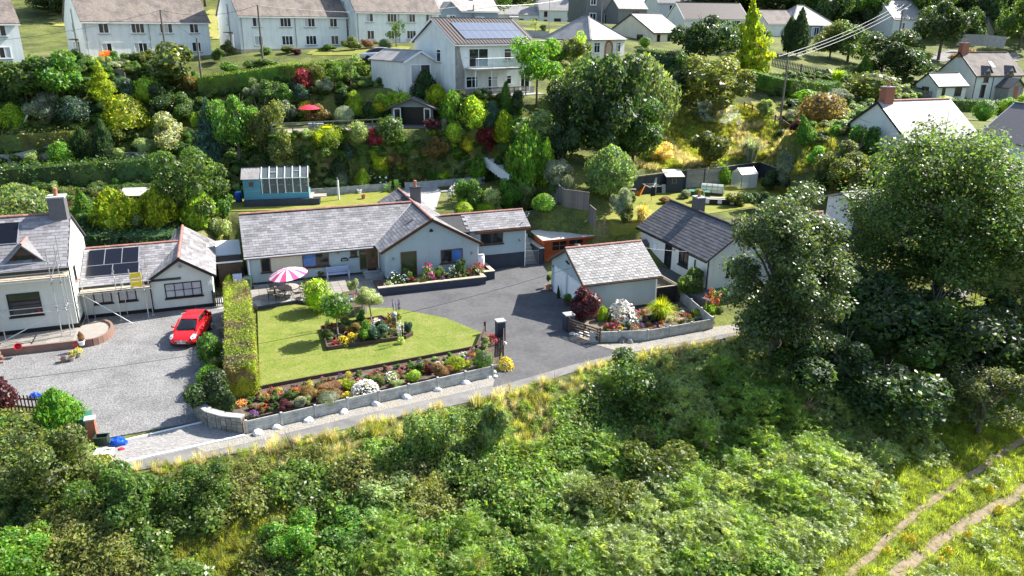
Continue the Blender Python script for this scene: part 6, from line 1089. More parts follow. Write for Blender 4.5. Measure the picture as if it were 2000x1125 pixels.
p=gat(1400,398);t=thing('long_planter','long low white-topped planter on the neighbour lawn behind the dark roof','planter',tuple(p),-.1);part(t,'box','blackframe',lambda b:b.box(-1.9,-.35,0,1.9,.35,.5));part(t,'top_board','whitepaint',lambda b:(b.box(-1.95,-.4,.502,1.95,-.28,.55),b.box(-1.95,.28,.502,1.95,.4,.55)));part(t,'bed_soil','soil',lambda b:b.box(-1.9,-.28,.502,1.9,.28,.53))
for x in(-1.2,.0,1.2):part(t,'white_panel','whitepaint',lambda b:b.box(x,-.37,.08,x+.4,-.352,.46))
# ================================================================ RED CAR
_r,_f=at(402,634,.0),at(362,690,.0);_cc=at(371,664,0.0)
car=thing('parked_car','bright red three-door hatchback parked on the grey gravel yard','car',(-21.15,46.35,.03),math.atan2(-1,.06))
def loft(secs,closed=True):
 mb=MB();k=len(secs[0])
 vs=[p for s in secs for p in s];fs=[]
 for i in range(len(secs)-1):
  for j in range(k if closed else k-1):fs.append((i*k+j,i*k+(j+1)%k,(i+1)*k+(j+1)%k,(i+1)*k+j))
 if closed:fs+=[tuple(range(k))[::-1],tuple(range((len(secs)-1)*k,len(secs)*k))]
 mb.add(vs,fs);return mb
def bsec(x,w,zb,zw,zt,wt):return[(x,-w*.92,zb),(x,-w,zb+.16),(x,-w,zw),(x,-wt,zt),(x,0,zt+.025),(x,wt,zt),(x,w,zw),(x,w,zb+.16),(x,w*.92,zb),(x,0,zb-.01)]
BS=[(-2.0,.62,.36,.62,.80,.55),(-1.93,.76,.28,.74,.98,.68),(-1.6,.84,.22,.80,1.02,.74),(-1.0,.86,.19,.80,1.0,.78),(-.2,.86,.18,.78,.96,.79),(.6,.86,.18,.76,.93,.78),(1.05,.86,.19,.74,.90,.76),(1.5,.84,.20,.68,.80,.70),(1.8,.78,.22,.58,.68,.62),(1.95,.66,.26,.50,.58,.52),(2.0,.5,.30,.46,.5,.42)]
o=loft([bsec(*s)for s in BS]).build('body',M_['car_red'],car,True);m=o.modifiers.new('s','SUBSURF');m.levels=m.render_levels=2
def csec(x,w0,z0,w1,z1):return[(x,-w0,z0),(x,-w1,z1),(x,0,z1+.03),(x,w1,z1),(x,w0,z0)]
CS=[(-1.88,.62,.95,.56,1.0),(-1.62,.70,.96,.57,1.30),(-1.25,.74,.95,.58,1.40),(-.6,.77,.94,.60,1.45),(-.1,.77,.93,.60,1.44),(.25,.77,.92,.58,1.38),(.75,.75,.90,.62,1.13),(1.12,.70,.86,.66,.92)]
o=loft([csec(*s)for s in CS],True).build('cabin_glass',M_['car_glass'],car,True);m=o.modifiers.new('s','SUBSURF');m.levels=m.render_levels=2
RS=[(-1.72,.5,1.24,.5,1.27),(-1.5,.575,1.325,.565,1.362),(-1.2,.59,1.39,.58,1.425),(-.6,.61,1.43,.60,1.475),(-.1,.61,1.42,.60,1.465),(.2,.59,1.37,.585,1.415),(.3,.58,1.34,.57,1.38)]
o=loft([csec(*s)for s in RS],True).build('roof',M_['car_red'],car,True);m=o.modifiers.new('s','SUBSURF');m.levels=m.render_levels=2
for sg in(-1,1):
 part(car,'windscreen_pillar','car_red',lambda b:(b.bar((.24,sg*.60,1.385),(.72,sg*.665,1.11),.08,.06),b.bar((.72,sg*.665,1.11),(1.12,sg*.71,.90),.09,.06)))
 part(car,'door_pillar','car_red',lambda b:(b.bar((-.62,sg*.625,1.42),(-.70,sg*.80,.93),.1,.05),b.bar((-1.3,sg*.6,1.38),(-1.62,sg*.76,.95),.26,.06)))
 d=part(car,'door','car_red',lambda b:b.slab([(-.66,sg*.872,.35),(.62,sg*.872,.35),(.62,sg*.868,.80),(-.66,sg*.868,.82)][::-sg],.012));part(d,'handle','car_red',lambda b:b.box(-.56,sg*.885-.02,.74,-.38,sg*.885+.02,.78))
 mi=part(car,'wing_mirror','car_red',lambda b:b.lathe([(0,-.08),(.07,-.06),(.09,0),(.06,.07),(0,.09)],10,(.62,sg*.97,.98)),None,True);part(mi,'stalk','black_plastic',lambda b:b.bar((.62,sg*.80,.92),(.62,sg*.93,.96),.05))
 hl=part(car,'headlight','lamp_clear',lambda b:b.add([(1.42,sg*.79,.72),(1.42,sg*.60,.80),(1.78,sg*.50,.69),(1.90,sg*.60,.59),(1.72,sg*.78,.60)],[(0,1,2,3,4)][:1]));hl.location=(.03,sg*.03,.025);part(hl,'lamp','chrome',lambda b:b.lathe([(0,.0),(.07,.0),(.05,.03),(0,.03)],10,(1.68,sg*.66,.68)))
 part(car,'tail_light','red_paint',lambda b:b.box(-1.98,sg*.62-.09,.78,-1.86,sg*.62+.09,1.02));part(car,'fog_lamp','black_plastic',lambda b:b.tube((1.80,sg*.60,.36),(1.90,sg*.60,.36),.08))
 for x in(-1.25,1.25):
  w=part(car,'wheel','rubber',lambda b:b.tube((x,sg*.68,.30),(x,sg*.875,.30),.31,n=20));part(w,'rim','alloy',lambda b:(b.tube((x,sg*.87,.30),(x,sg*.885,.30),.21,n=16),));part(w,'wheel_arch','black_plastic',lambda b:b.tube((x,sg*.60,.32),(x,sg*.865,.32),.35,n=20))
  for k in range(5):a=2*math.pi*k/5;part(w,'spoke','chrome',lambda b:b.bar((x,sg*.89,.30),(x+.2*math.cos(a),sg*.89,.30+.2*math.sin(a)),.05,.015))
gr_=part(car,'grille','black_plastic',lambda b:(b.box(1.955,-.42,.44,2.0,.42,.52),b.box(1.94,-.55,.26,1.99,.55,.36)));part(gr_,'grille_bar','chrome',lambda b:b.box(1.97,-.4,.525,2.02,.4,.55));part(gr_,'badge','chrome',lambda b:b.tube((2.0,0,.55),(2.03,0,.55),.06,n=14))
np_=part(car,'number_plate','plate',lambda b:b.box(2.0,-.26,.37,2.025,.26,.48))
for k in range(7):
 if k!=4:part(np_,'letter','ink',lambda b:(b.box(2.026,-.22+k*.065,.395,2.029,-.20+k*.065,.455),b.box(2.026,-.20+k*.065,.44,2.029,-.178+k*.065,.455)))
part(car,'bonnet_line','black_plastic',lambda b:(b.bar((1.0,-.62,.945),(1.72,-.5,.775),.012,.01),b.bar((1.0,.62,.945),(1.72,.5,.775),.012,.01)));part(car,'wiper','black_plastic',lambda b:(b.bar((1.08,-.4,.96),(.95,.15,1.04),.02),b.bar((1.08,.1,.96),(.95,.55,1.03),.02)))
part(car,'aerial','black_plastic',lambda b:b.tube((-1.0,0,1.46),(-1.25,0,1.68),.008,n=5))
_q=ground(735,118);sc_=thing('parked_car','silver car with blue windscreen half hidden beside the white annexe','car',tuple(_q),R(205))
o=loft([bsec(*s)for s in BS]).build('body',mat('silver_car_paint',(.45,.47,.5),.25,.03,2,metal=.4),sc_,True);o=loft([csec(*s)for s in CS]).build('cabin_glass',M_['car_glass'],sc_,True);o=loft([csec(*s)for s in RS]).build('roof',MATS['silver_car_paint'],sc_,True)
for sg in(-1,1):
 for x in(-1.25,1.25):part(sc_,'wheel','rubber',lambda b:b.tube((x,sg*.68,.30),(x,sg*.875,.30),.31,n=14))
# ================================================================ PERSON under the balcony: one skinned body, hair and clothes by part
def skin(name,pts,edges,radii,m,parent,root=0):
 me=bpy.data.meshes.new(name);me.from_pydata(pts,edges,[]);o=link(name,me,parent);sk=o.modifiers.new('skin','SKIN');me.skin_vertices.new()if not me.skin_vertices else None
 for i,r in enumerate(radii):me.skin_vertices[0].data[i].radius=(r,r*.85)
 me.skin_vertices[0].data[root].use_root=True;sb_=o.modifiers.new('sub','SUBSURF');sb_.levels=sb_.render_levels=2;me.materials.append(M_[m]);return o
bpy.context.view_layer.update();person_at=bh.matrix_world@Vector((2.6,-2.6,-.75))
pe=thing('person','person in a black top and khaki trousers standing below the balcony','person',tuple(person_at),R(150))
skin('body',[(0,0,.95),(0,0,1.12),(0,0,1.36),(0,.01,1.48),(0,.03,1.60),(0,.03,1.70),(.19,0,1.38),(.25,.05,1.12),(.20,.22,.98),(-.19,0,1.38),(-.26,.04,1.12),(-.20,.22,1.0),(.09,0,.9),(.10,.02,.48),(.10,0,.08),(.11,.14,.03),(-.09,0,.9),(-.10,.02,.48),(-.10,0,.08),(-.11,.14,.03)],[(0,1),(1,2),(2,3),(3,4),(4,5),(2,6),(6,7),(7,8),(2,9),(9,10),(10,11),(0,12),(12,13),(13,14),(14,15),(0,16),(16,17),(17,18),(18,19)],[.15,.14,.16,.06,.09,.07,.065,.05,.035,.065,.05,.035,.095,.07,.05,.04,.095,.07,.05,.04],'skin',pe)
skin('black_top',[(0,0,.98),(0,0,1.14),(0,0,1.37),(.19,0,1.39),(.25,.05,1.13),(.215,.16,1.03),(-.19,0,1.39),(-.26,.04,1.13),(-.215,.16,1.04)],[(0,1),(1,2),(2,3),(3,4),(4,5),(2,6),(6,7),(7,8)],[.165,.155,.175,.08,.062,.05,.08,.062,.05],'black_cloth',pe)
skin('trousers',[(0,0,.95),(.09,0,.88),(.10,.02,.48),(.10,0,.10),(-.09,0,.88),(-.10,.02,.48),(-.10,0,.10)],[(0,1),(1,2),(2,3),(0,4),(4,5),(5,6)],[.16,.11,.085,.065,.11,.085,.065],'khaki_cloth',pe)
part(pe,'hair','hair',lambda b:b.lathe([(0,.13),(.07,.11),(.10,.04),(.10,-.03),(.085,-.06)],12,(0,.01,1.66)),None,True)
# ================================================================ PLANTS: prototypes
def qmesh(name,V,mats,midx=None,smooth=False):
 """V: (n,4,3) quads"""
 n=len(V);me=bpy.data.meshes.new(name);me.vertices.add(n*4);me.vertices.foreach_set('co',V.reshape(-1).astype(np.float32))
 me.loops.add(n*4);me.loops.foreach_set('vertex_index',np.arange(n*4,dtype=np.int32));me.polygons.add(n)
 me.polygons.foreach_set('loop_start',np.arange(0,n*4,4,dtype=np.int32));me.polygons.foreach_set('loop_total',np.full(n,4,np.int32))
 for m in mats:me.materials.append(m)
 if midx is not None:me.polygons.foreach_set('material_index',midx.astype(np.int32))
 me.update(calc_edges=True);return me
def unit(v):return v/(np.linalg.norm(v,axis=-1,keepdims=True)+1e-9)
def leaves(P,Nr,size,aspect=.55,jit=.55,var=.35,updir=None,fold=.18):
 n=len(P);N2=unit(Nr+jit*rng.normal(size=(n,3)));T=rng.normal(size=(n,3))if updir is None else updir+.5*rng.normal(size=(n,3))
 T=unit(T-(T*N2).sum(1,keepdims=True)*N2);B=np.cross(N2,T);s=(size*(1+var*rng.uniform(-1,1,n)))[:,None]
 return np.stack([P-T*s*.5,P+B*s*aspect*.5-N2*s*fold*.5+T*s*.05,P+T*s*.5,P-B*s*aspect*.5-N2*s*fold*.5+T*s*.05],1)
def sph(n):return unit(rng.normal(size=(n,3)))
def lump(d,f=2.5,a=.15,seed=0):
 return np.array([1+a*mnoise.noise(Vector(v)*f+Vector((seed*7.3,seed*3.1,0)))+a*.5*mnoise.noise(Vector(v)*f*2.3+Vector((seed,9,0)))for v in d])
def core_quads(rfun,nz=7,na=10):
 out=[]
 zs=np.linspace(.03,.97,nz)
 for a,b in zip(zs[:-1],zs[1:]):
  for k in range(na):
   t0,t1=2*math.pi*k/na,2*math.pi*(k+1)/na;ra,rb=rfun(a),rfun(b)
   out.append([(ra*math.cos(t0),ra*math.sin(t0),a),(ra*math.cos(t1),ra*math.sin(t1),a),(rb*math.cos(t1),rb*math.sin(t1),b),(rb*math.cos(t0),rb*math.sin(t0),b)])
 return np.array(out)
def proto_ball(n,size,a=.10,m=None,seed=1,flat=0.0,jit=.5):
 d=sph(n);d[:,2]=np.where(d[:,2]<-.6,-d[:,2],d[:,2]);r=lump(d,2.6,a,seed)*rng.uniform(.8,1.08,n);P=d*r[:,None]*.5;P[:,2]=P[:,2]*(1)+.5
 P[:,2]=np.clip(P[:,2],.02,None)
 V=np.concatenate([leaves(P,d,size,jit=jit),core_quads(lambda z:.39*math.sqrt(max(0,1-(2*z-1)**2)))])
 return qmesh('foliage',V,[m or LEAF])
def proto_loose(n,size,nb=8,seed=1,m=None,core=True,spread=.3,br=(.17,.27),jit=.7,zlo=.2,cf=.78):
 r_=np.random.default_rng(seed);C=r_.normal(size=(nb,3))*[spread*.62,spread*.62,spread*.55];C[:,2]=C[:,2]+.55;C[:,2]=np.clip(C[:,2],zlo,.85);R_=r_.uniform(*br,nb)
 C[:,:2]=np.clip(C[:,:2],-.34,.34);C[0]=(0,0,.45);R_[0]=br[1]*1.15
 k=r_.integers(0,nb,n*2);d=sph(n*2);P=C[k]+d*(R_[k]*rng.uniform(.8,1.08,n*2))[:,None]
 inside=np.zeros(len(P),int)
 for i in range(nb):inside+=(np.linalg.norm(P-C[i],axis=1)<R_[i]*.78)
 ok=(inside==0)&(P[:,2]>.01);P,d=P[ok][:n],d[ok][:n]
 Q=[leaves(P,d+np.array([0,0,.25]),size,jit=jit)]
 if core:
  for i in range(nb):Q.append(core_quads(lambda z:R_[i]*cf*math.sqrt(max(0,1-(2*z-1)**2)),5,7)*[1,1,2*R_[i]*cf]+C[i]-[0,0,R_[i]*cf])
 return qmesh('foliage',np.concatenate(Q),[m or LEAF])
def proto_prof(n,size,rf,m=None,seed=1,a=.3,up=True,jit=.55,core=.74,fz=None,freq=4):
 z=rng.uniform(0,1,n*3);rr=np.array([rf(v)for v in z]);keep=rng.uniform(0,rr.max(),n*3)<rr;z,rr=z[keep][:n],rr[keep][:n];n=len(z);t=rng.uniform(0,2*math.pi,n)
 d=np.c_[np.cos(t),np.sin(t),np.zeros(n)];lm=np.array([1+a*mnoise.noise((math.cos(x)*1.6,math.sin(x)*1.6,zz*freq+seed*5))+a*.8*mnoise.noise((math.cos(x)*4,math.sin(x)*4,zz*freq*2+seed))for x,zz in zip(t,z)])
 P=d*(rr*lm*rng.uniform(.76,1.1,n))[:,None];P[:,2]=z
 V=np.concatenate([leaves(P,d+[0,0,.35],size,jit=jit,aspect=.42,updir=np.array([0,0,1.0])+.35*d if up else None),core_quads(lambda v:rf(v)*core)])
 return qmesh('foliage',V,[m or LEAF_MATTE])
def blades(n,h,spread,w,lean=.5,m=None,petal=None,npet=0,psize=.05,seg=2,droop=.35,base=.12):
 a=rng.uniform(0,2*math.pi,n);d=np.c_[np.cos(a),np.sin(a),np.zeros(n)];side=np.c_[-np.sin(a),np.cos(a),np.zeros(n)];ll=rng.uniform(.1,1,n)[:,None];hh=(h*rng.uniform(.6,1.05,n))[:,None]
 p0=d*rng.uniform(0,base,n)[:,None];up=np.array([0,0,1.0]);p1=p0+up*hh*.6+d*spread*ll*.35;p2=p0+up*hh*(1-droop*ll)+d*spread*ll;W=side*w*rng.uniform(.6,1.2,n)[:,None]
 V=np.concatenate([np.stack([p0-W,p0+W,p1+W*.8,p1-W*.8],1),np.stack([p1-W*.8,p1+W*.8,p2+W*.12,p2-W*.12],1)])
 return V
def bark_tree(H_,r,nl,spread,seed,h0=.35,m='bark',lean=0):
 """tapered trunk with limbs, H_ = height of the crown's heart"""
 r_=random.Random(seed);mb=MB();p=Vector((0,0,-.3));q=Vector((lean*.3,0,H_*h0));mb.tube(p,q,r*1.25,r*.85,8);top=Vector((lean,r_.uniform(-.1,.1)*spread,H_*.85));mb.tube(q,top,r*.85,r*.3,7)
 for k in range(nl):
  a=2*math.pi*k/nl+r_.uniform(-.4,.4);s=q.lerp(top,r_.uniform(0,.7));e=s+Vector((math.cos(a)*spread*r_.uniform(.5,.9),math.sin(a)*spread*r_.uniform(.5,.9),H_*r_.uniform(.2,.5)));m_=s.lerp(e,.5)+Vector((0,0,H_*.06))
  mb.tube(s,m_,r*.42,r*.28,6);mb.tube(m_,e,r*.28,r*.08,5)
  e2=m_+Vector((math.cos(a+.9)*spread*.35,math.sin(a+.9)*spread*.35,H_*.22));mb.tube(m_,e2,r*.2,r*.06,5)
 return mb.mesh('trunk',M_[m],True)
PR={}
PR['ball']=[proto_ball(1700,.085,.26,seed=k)for k in(1,2)]
PR['clip']=[proto_ball(2600,.05,.03,seed=k,jit=.35)for k in(3,4)]
PR['loose']=[proto_loose(1500,.085,9,k)for k in(1,2,3,4)]
PR['fine']=[proto_loose(2600,.05,10,k,LEAF_MATTE)for k in(5,6,7)]
PR['big']=[proto_loose(900,.13,8,k,LEAF_GLOSS)for k in(8,9)]
PR['cone']=[proto_prof(1700,.085,lambda z:.5*(1-z)**.75*min(1,.55+z*3),seed=k)for k in(1,2)]
PR['spruce']=[proto_prof(2000,.085,lambda z:.5*(1-z)**.85*(.82+.18*math.sin(z*34))*min(1,.6+z*3),seed=k,a=.25,up=False)for k in(1,2)]
PR['column']=[proto_prof(1500,.075,lambda z:.5*min(1,1.2-z*.35)*math.sqrt(max(0,1-max(0,(z-.6)/.4)**2)),seed=k)for k in(1,2)]
PR['flame']=[proto_prof(2200,.10,lambda z:.5*max(0,math.sin(math.pi*min(1,.18+.82*z)))**.75,seed=k,a=.42,freq=3)for k in(1,2,3)]
PR['dome']=[proto_prof(1900,.075,lambda z:.5*math.sqrt(max(0,1-z*z)),seed=k,a=.12,up=False,m=LEAF)for k in(1,2)]
PR['box']=[proto_prof(1900,.07,lambda z:.5*min(1,(1.02-z)*14),seed=1,a=.12)]
PR['tree']=[proto_loose(4600,.052,15,k,LEAF,True,.40,(.13,.22),.8,cf=.5)for k in(11,12,13,14)]
PR['sparse']=[proto_loose(2000,.055,16,k,LEAF,False,.44,(.09,.17),.8)for k in(15,16)]
PR['willow']=[proto_prof(3400,.075,lambda z:.5*max(0,math.sin(math.pi*min(1,.2+.8*z)))**.7,seed=k,a=.2,m=LEAF)for k in(4,5)]
PR['tuft']=[qmesh('foliage',blades(700,1.0,.5,.012,droop=.5),[LEAF_MATTE]),qmesh('foliage',blades(700,1.0,.5,.012,droop=.6),[LEAF_MATTE])]
PR['spiky']=[qmesh('foliage',blades(140,1.0,.55,.035,droop=.3),[LEAF_GLOSS])]
PAL_SCALE=1.6
TRUNKS=[bark_tree(1.0,.045,6,.34,k)for k in(1,2,3)]
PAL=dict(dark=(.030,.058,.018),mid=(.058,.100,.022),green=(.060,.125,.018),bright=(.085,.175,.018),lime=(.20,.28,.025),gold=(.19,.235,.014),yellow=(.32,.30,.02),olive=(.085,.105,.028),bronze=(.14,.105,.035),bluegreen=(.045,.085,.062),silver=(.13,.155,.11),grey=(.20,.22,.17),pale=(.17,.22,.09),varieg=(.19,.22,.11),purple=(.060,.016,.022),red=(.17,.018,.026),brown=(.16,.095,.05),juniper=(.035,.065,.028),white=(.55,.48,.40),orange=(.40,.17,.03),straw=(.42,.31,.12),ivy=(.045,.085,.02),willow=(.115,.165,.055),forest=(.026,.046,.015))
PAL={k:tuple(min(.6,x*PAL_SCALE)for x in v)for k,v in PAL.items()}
def tinted(me,c):
 q=me.copy();q.materials[0]=leafmat('leaf_'+c,PAL[c]);return q
petal_m={k:mat('petals_'+k,c,.6,.15,20,perisl=.25)for k,c in dict(red=(.55,.02,.025),pink=(.62,.12,.24),white=(.75,.72,.66),yellow=(.75,.55,.02),orange=(.75,.22,.02),purple=(.22,.04,.32),violet=(.16,.08,.35),magenta=(.5,.02,.2),coral=(.65,.13,.06)).items()}
def flower_proto(colr,n=260,npet=70,ls=.12,ps=.10,top=.35,seed=1,spike=False):
 d=sph(n);d[:,2]=np.abs(d[:,2]);P=d*.48*lump(d,2.5,.2,seed)[:,None]*rng.uniform(.7,1,n)[:,None];P[:,2]*=1.7;L_=leaves(P,d,ls,jit=.8)
 d2=sph(npet*3);d2=d2[d2[:,2]>top][:npet];P2=d2*.52*rng.uniform(.9,1.08,len(d2))[:,None];P2[:,2]*=1.75;F_=np.concatenate([leaves(P2,d2+[0,0,.5],ps,aspect=1,jit=.5),leaves(P2+rng.normal(size=P2 .shape)*.02,d2,ps,aspect=1,jit=1.2)])
 return qmesh('foliage',np.concatenate([L_,F_]),[LEAF,petal_m[colr]],np.r_[np.zeros(len(L_)),np.ones(len(F_))])
for c in petal_m:PR['fl_'+c]=[flower_proto(c,seed=len(c))]
PR['fl_dense_white']=[flower_proto('white',120,420,.10,.09,-.2)];PR['fl_dense_yellow']=[flower_proto('yellow',160,300,.1,.1,-.1)]
PR['rose_pink']=[flower_proto('pink',420,46,.11,.15,-.1)];PR['rose_white']=[flower_proto('white',420,60,.1,.12,-.2)];PR['rose_red']=[flower_proto('red',420,40,.11,.12,-.2)]
def spikes(colr,n=9,m2=None):
 st,fl=[],[]
 for k in range(n):
  a=rng.uniform(0,6.28);b=np.array([.22*math.cos(a),.22*math.sin(a),0]);t=np.array([.35*math.cos(a),.35*math.sin(a),rng.uniform(.75,1)]);w=np.array([-math.sin(a),math.cos(a),0])*.01
  st.append([b-w,b+w,t+w,t-w]);q=rng.uniform(.45,1,40)[:,None];P=b+(t-b)*q+rng.normal(size=(40,3))*.025;fl.append(leaves(P,rng.normal(size=(40,3)),.06,aspect=.9))
 d=sph(150);d[:,2]=abs(d[:,2])*.7;L_=leaves(d*.38*rng.uniform(.5,1,150)[:,None],d,.13,jit=.9)
 S=np.array(st);F_=np.concatenate(fl);return qmesh('foliage',np.concatenate([L_,S,F_]),[LEAF,petal_m[colr]],np.r_[np.zeros(len(L_)+len(S)),np.ones(len(F_))])
PR['spike_violet']=[spikes('violet',7)];PR['spike_white']=[spikes('white',9)];PR['spike_orange']=[spikes('coral',14)]
def dims(p,wpx,hpx):
 dep=p[1]*_c-(p[2]-EYE)*_s;return wpx*dep/F,hpx*dep/F*1.04
_pi=0
def plant(kind,colr,px,py,w,h,name,label,cat=None,group=None,p=None,trunk=None,jit=.12,meters=False,tm=None,rz=None):
 """a plant standing on the ground at that pixel, w x h pixels large in the photograph"""
 global _pi;_pi+=1
 p=ground(px,py)if p is None else np.array(p,float);W,Hh=(w,h)if meters else dims(p,w,h)
 vs=PR[kind];me=vs[_pi%len(vs)];c=PAL[colr]if isinstance(colr,str)else colr;k=1+rng.uniform(-jit,jit);c=(c[0]*k*(1+rng.uniform(-.06,.06)),c[1]*k,c[2]*k,1)
 cat=cat or('tree' if trunk else 'shrub');rz=rng.uniform(0,6.28)if rz is None else rz
 if trunk:
  t=thing(name,label,cat,tuple(p),rz,group);tk=link('trunk',TRUNKS[_pi%3],t);s=max(W*.75,Hh*.5);tk.scale=(s*.85,s*.85,Hh*.85)
  if tm:tk.material_slots[0].link='OBJECT';tk.material_slots[0].material=M_[tm]
  cr=link('crown',me,t);cr.scale=(W*1.06,W*1.06,Hh*(1-trunk));cr.location=(0,0,Hh*trunk);cr.color=c;return t
 o=link(name,me);o.location=(p[0],p[1],p[2]-.03*Hh);o.rotation_euler=(rng.normal()*.07,rng.normal()*.07,rz);k=rng.uniform(.9,1.18);o.scale=(W*1.05*k,W*1.05/k,Hh*1.02);o.color=c;return tag(o,label,cat,group)
def hedge(name,label,pts,w,h,colr,size=.13,dens=85,m=None,cat='hedge',rough=.06,z=None,tops=0.0,topcol=None):
 """clipped hedge following world points: leaf shell over a dense core"""
 pts=[np.array(p,float)for p in pts];Q=[];
 for a,b in zip(pts[:-1],pts[1:]):
  d=b-a;L=np.linalg.norm(d[:2]);u=d/L;nrm=np.array([-u[1],u[0],0])
  for face,area in(('top',L*w),('s1',L*h),('s2',L*h),('e1',w*h),('e2',w*h)):
   n=int(area*dens);s=rng.uniform(0,1,n);t=rng.uniform(0,1,n)
   if face=='top':P=a+np.outer(s,d)+np.outer((t-.5)*w,nrm)+[0,0,h];N_=np.tile([0,0,1.0],(n,1))
   elif face in('s1','s2'):k=1 if face=='s1' else-1;P=a+np.outer(s,d)+nrm*k*w/2;P=P+np.outer(t*h,[0,0,1]);N_=np.tile(nrm*k,(n,1))
   else:e=a if face=='e1' else b;k=-1 if face=='e1' else 1;P=e+np.outer((s-.5)*w,nrm)+np.outer(t*h,[0,0,1]);N_=np.tile(u*k,(n,1))
   if n:
    P=P+rng.normal(size=P.shape)*rough+N_*np.array([mnoise.noise(Vector(x)*.9)for x in P])[:,None]*rough*2.2;Q.append(leaves(P,N_,size,jit=.55))
  W2,z0=w/2*.9,h*.95
  c=[a-nrm*W2,a+nrm*W2,b+nrm*W2,b-nrm*W2];up=np.array([0,0,z0]);Q.append(np.array([[c[0]+up,c[1]+up,c[2]+up,c[3]+up],[c[0],c[0]+up,c[3]+up,c[3]],[c[1],c[2],c[2]+up,c[1]+up],[c[0],c[1],c[1]+up,c[0]+up],[c[3],c[3]+up,c[2]+up,c[2]]]))
 o=link(name,qmesh('foliage',np.concatenate(Q),[m or LEAF]));o.color=(*(PAL[colr]if isinstance(colr,str)else colr),1);return tag(o,label,cat)
# ---------------------------------------------------------------- scatter with geometry nodes (stuff only)
def scatter(name,P,scl,idx,protos,kind='stuff',tilt=.15):
 n=len(P);me=bpy.data.meshes.new(name);me.vertices.add(n);me.vertices.foreach_set('co',np.asarray(P,np.float32).ravel())
 a=me.attributes.new('scl','FLOAT_VECTOR','POINT');a.data.foreach_set('vector',np.asarray(scl,np.float32).ravel())
 r_=np.c_[rng.normal(size=(n,2))*tilt,rng.uniform(0,6.28,n)];a=me.attributes.new('rot','FLOAT_VECTOR','POINT');a.data.foreach_set('vector',r_.astype(np.float32).ravel())
 a=me.attributes.new('idx','INT','POINT');a.data.foreach_set('value',np.asarray(idx,np.int32));me.update()
 o=link(name,me);o['kind']=kind;pc=bpy.data.collections.new(name+'_forms')
 for k,pm in enumerate(protos):q=bpy.data.objects.new('%s_form_%02d'%(name,k),pm[0]if isinstance(pm,tuple)else pm);q.color=(*(pm[1]if isinstance(pm,tuple)else(.06,.1,.02)),1);pc.objects.link(q)
 ng=bpy.data.node_groups.new(name,'GeometryNodeTree');ng.interface.new_socket('Geometry',in_out='INPUT',socket_type='NodeSocketGeometry');ng.interface.new_socket('Geometry',in_out='OUTPUT',socket_type='NodeSocketGeometry')
 N=ng.nodes;L=ng.links;gi=N.new('NodeGroupInput');go=N.new('NodeGroupOutput');ip=N.new('GeometryNodeInstanceOnPoints');ci=N.new('GeometryNodeCollectionInfo');ci.inputs[0].default_value=pc;ci.inputs['Separate Children'].default_value=True;ci.inputs['Reset Children'].default_value=True
 def att(nm,t):x=N.new('GeometryNodeInputNamedAttribute');x.data_type=t;x.inputs[0].default_value=nm;return x.outputs[0]
 L.new(gi.outputs[0],ip.inputs['Points']);L.new(ci.outputs[0],ip.inputs['Instance']);ip.inputs['Pick Instance'].default_value=True
 L.new(att('idx','INT'),ip.inputs['Instance Index']);L.new(att('scl','FLOAT_VECTOR'),ip.inputs['Scale'])
 e2r=N.new('FunctionNodeEulerToRotation');L.new(att('rot','FLOAT_VECTOR'),e2r.inputs[0]);L.new(e2r.outputs[0],ip.inputs['Rotation']);L.new(ip.outputs[0],go.inputs[0])
 md=o.modifiers.new('scatter','NODES');md.node_group=ng;return o
def jgrid(x0,x1,y0,y1,s):
 X,Y=np.meshgrid(np.arange(x0,x1,s),np.arange(y0,y1,s));P=np.c_[X.ravel(),Y.ravel()];return P+rng.uniform(-.48,.48,P.shape)*s
def nz(P,f,seed=0.0):return np.array([mnoise.noise((x*f,y*f,seed))for x,y in P])
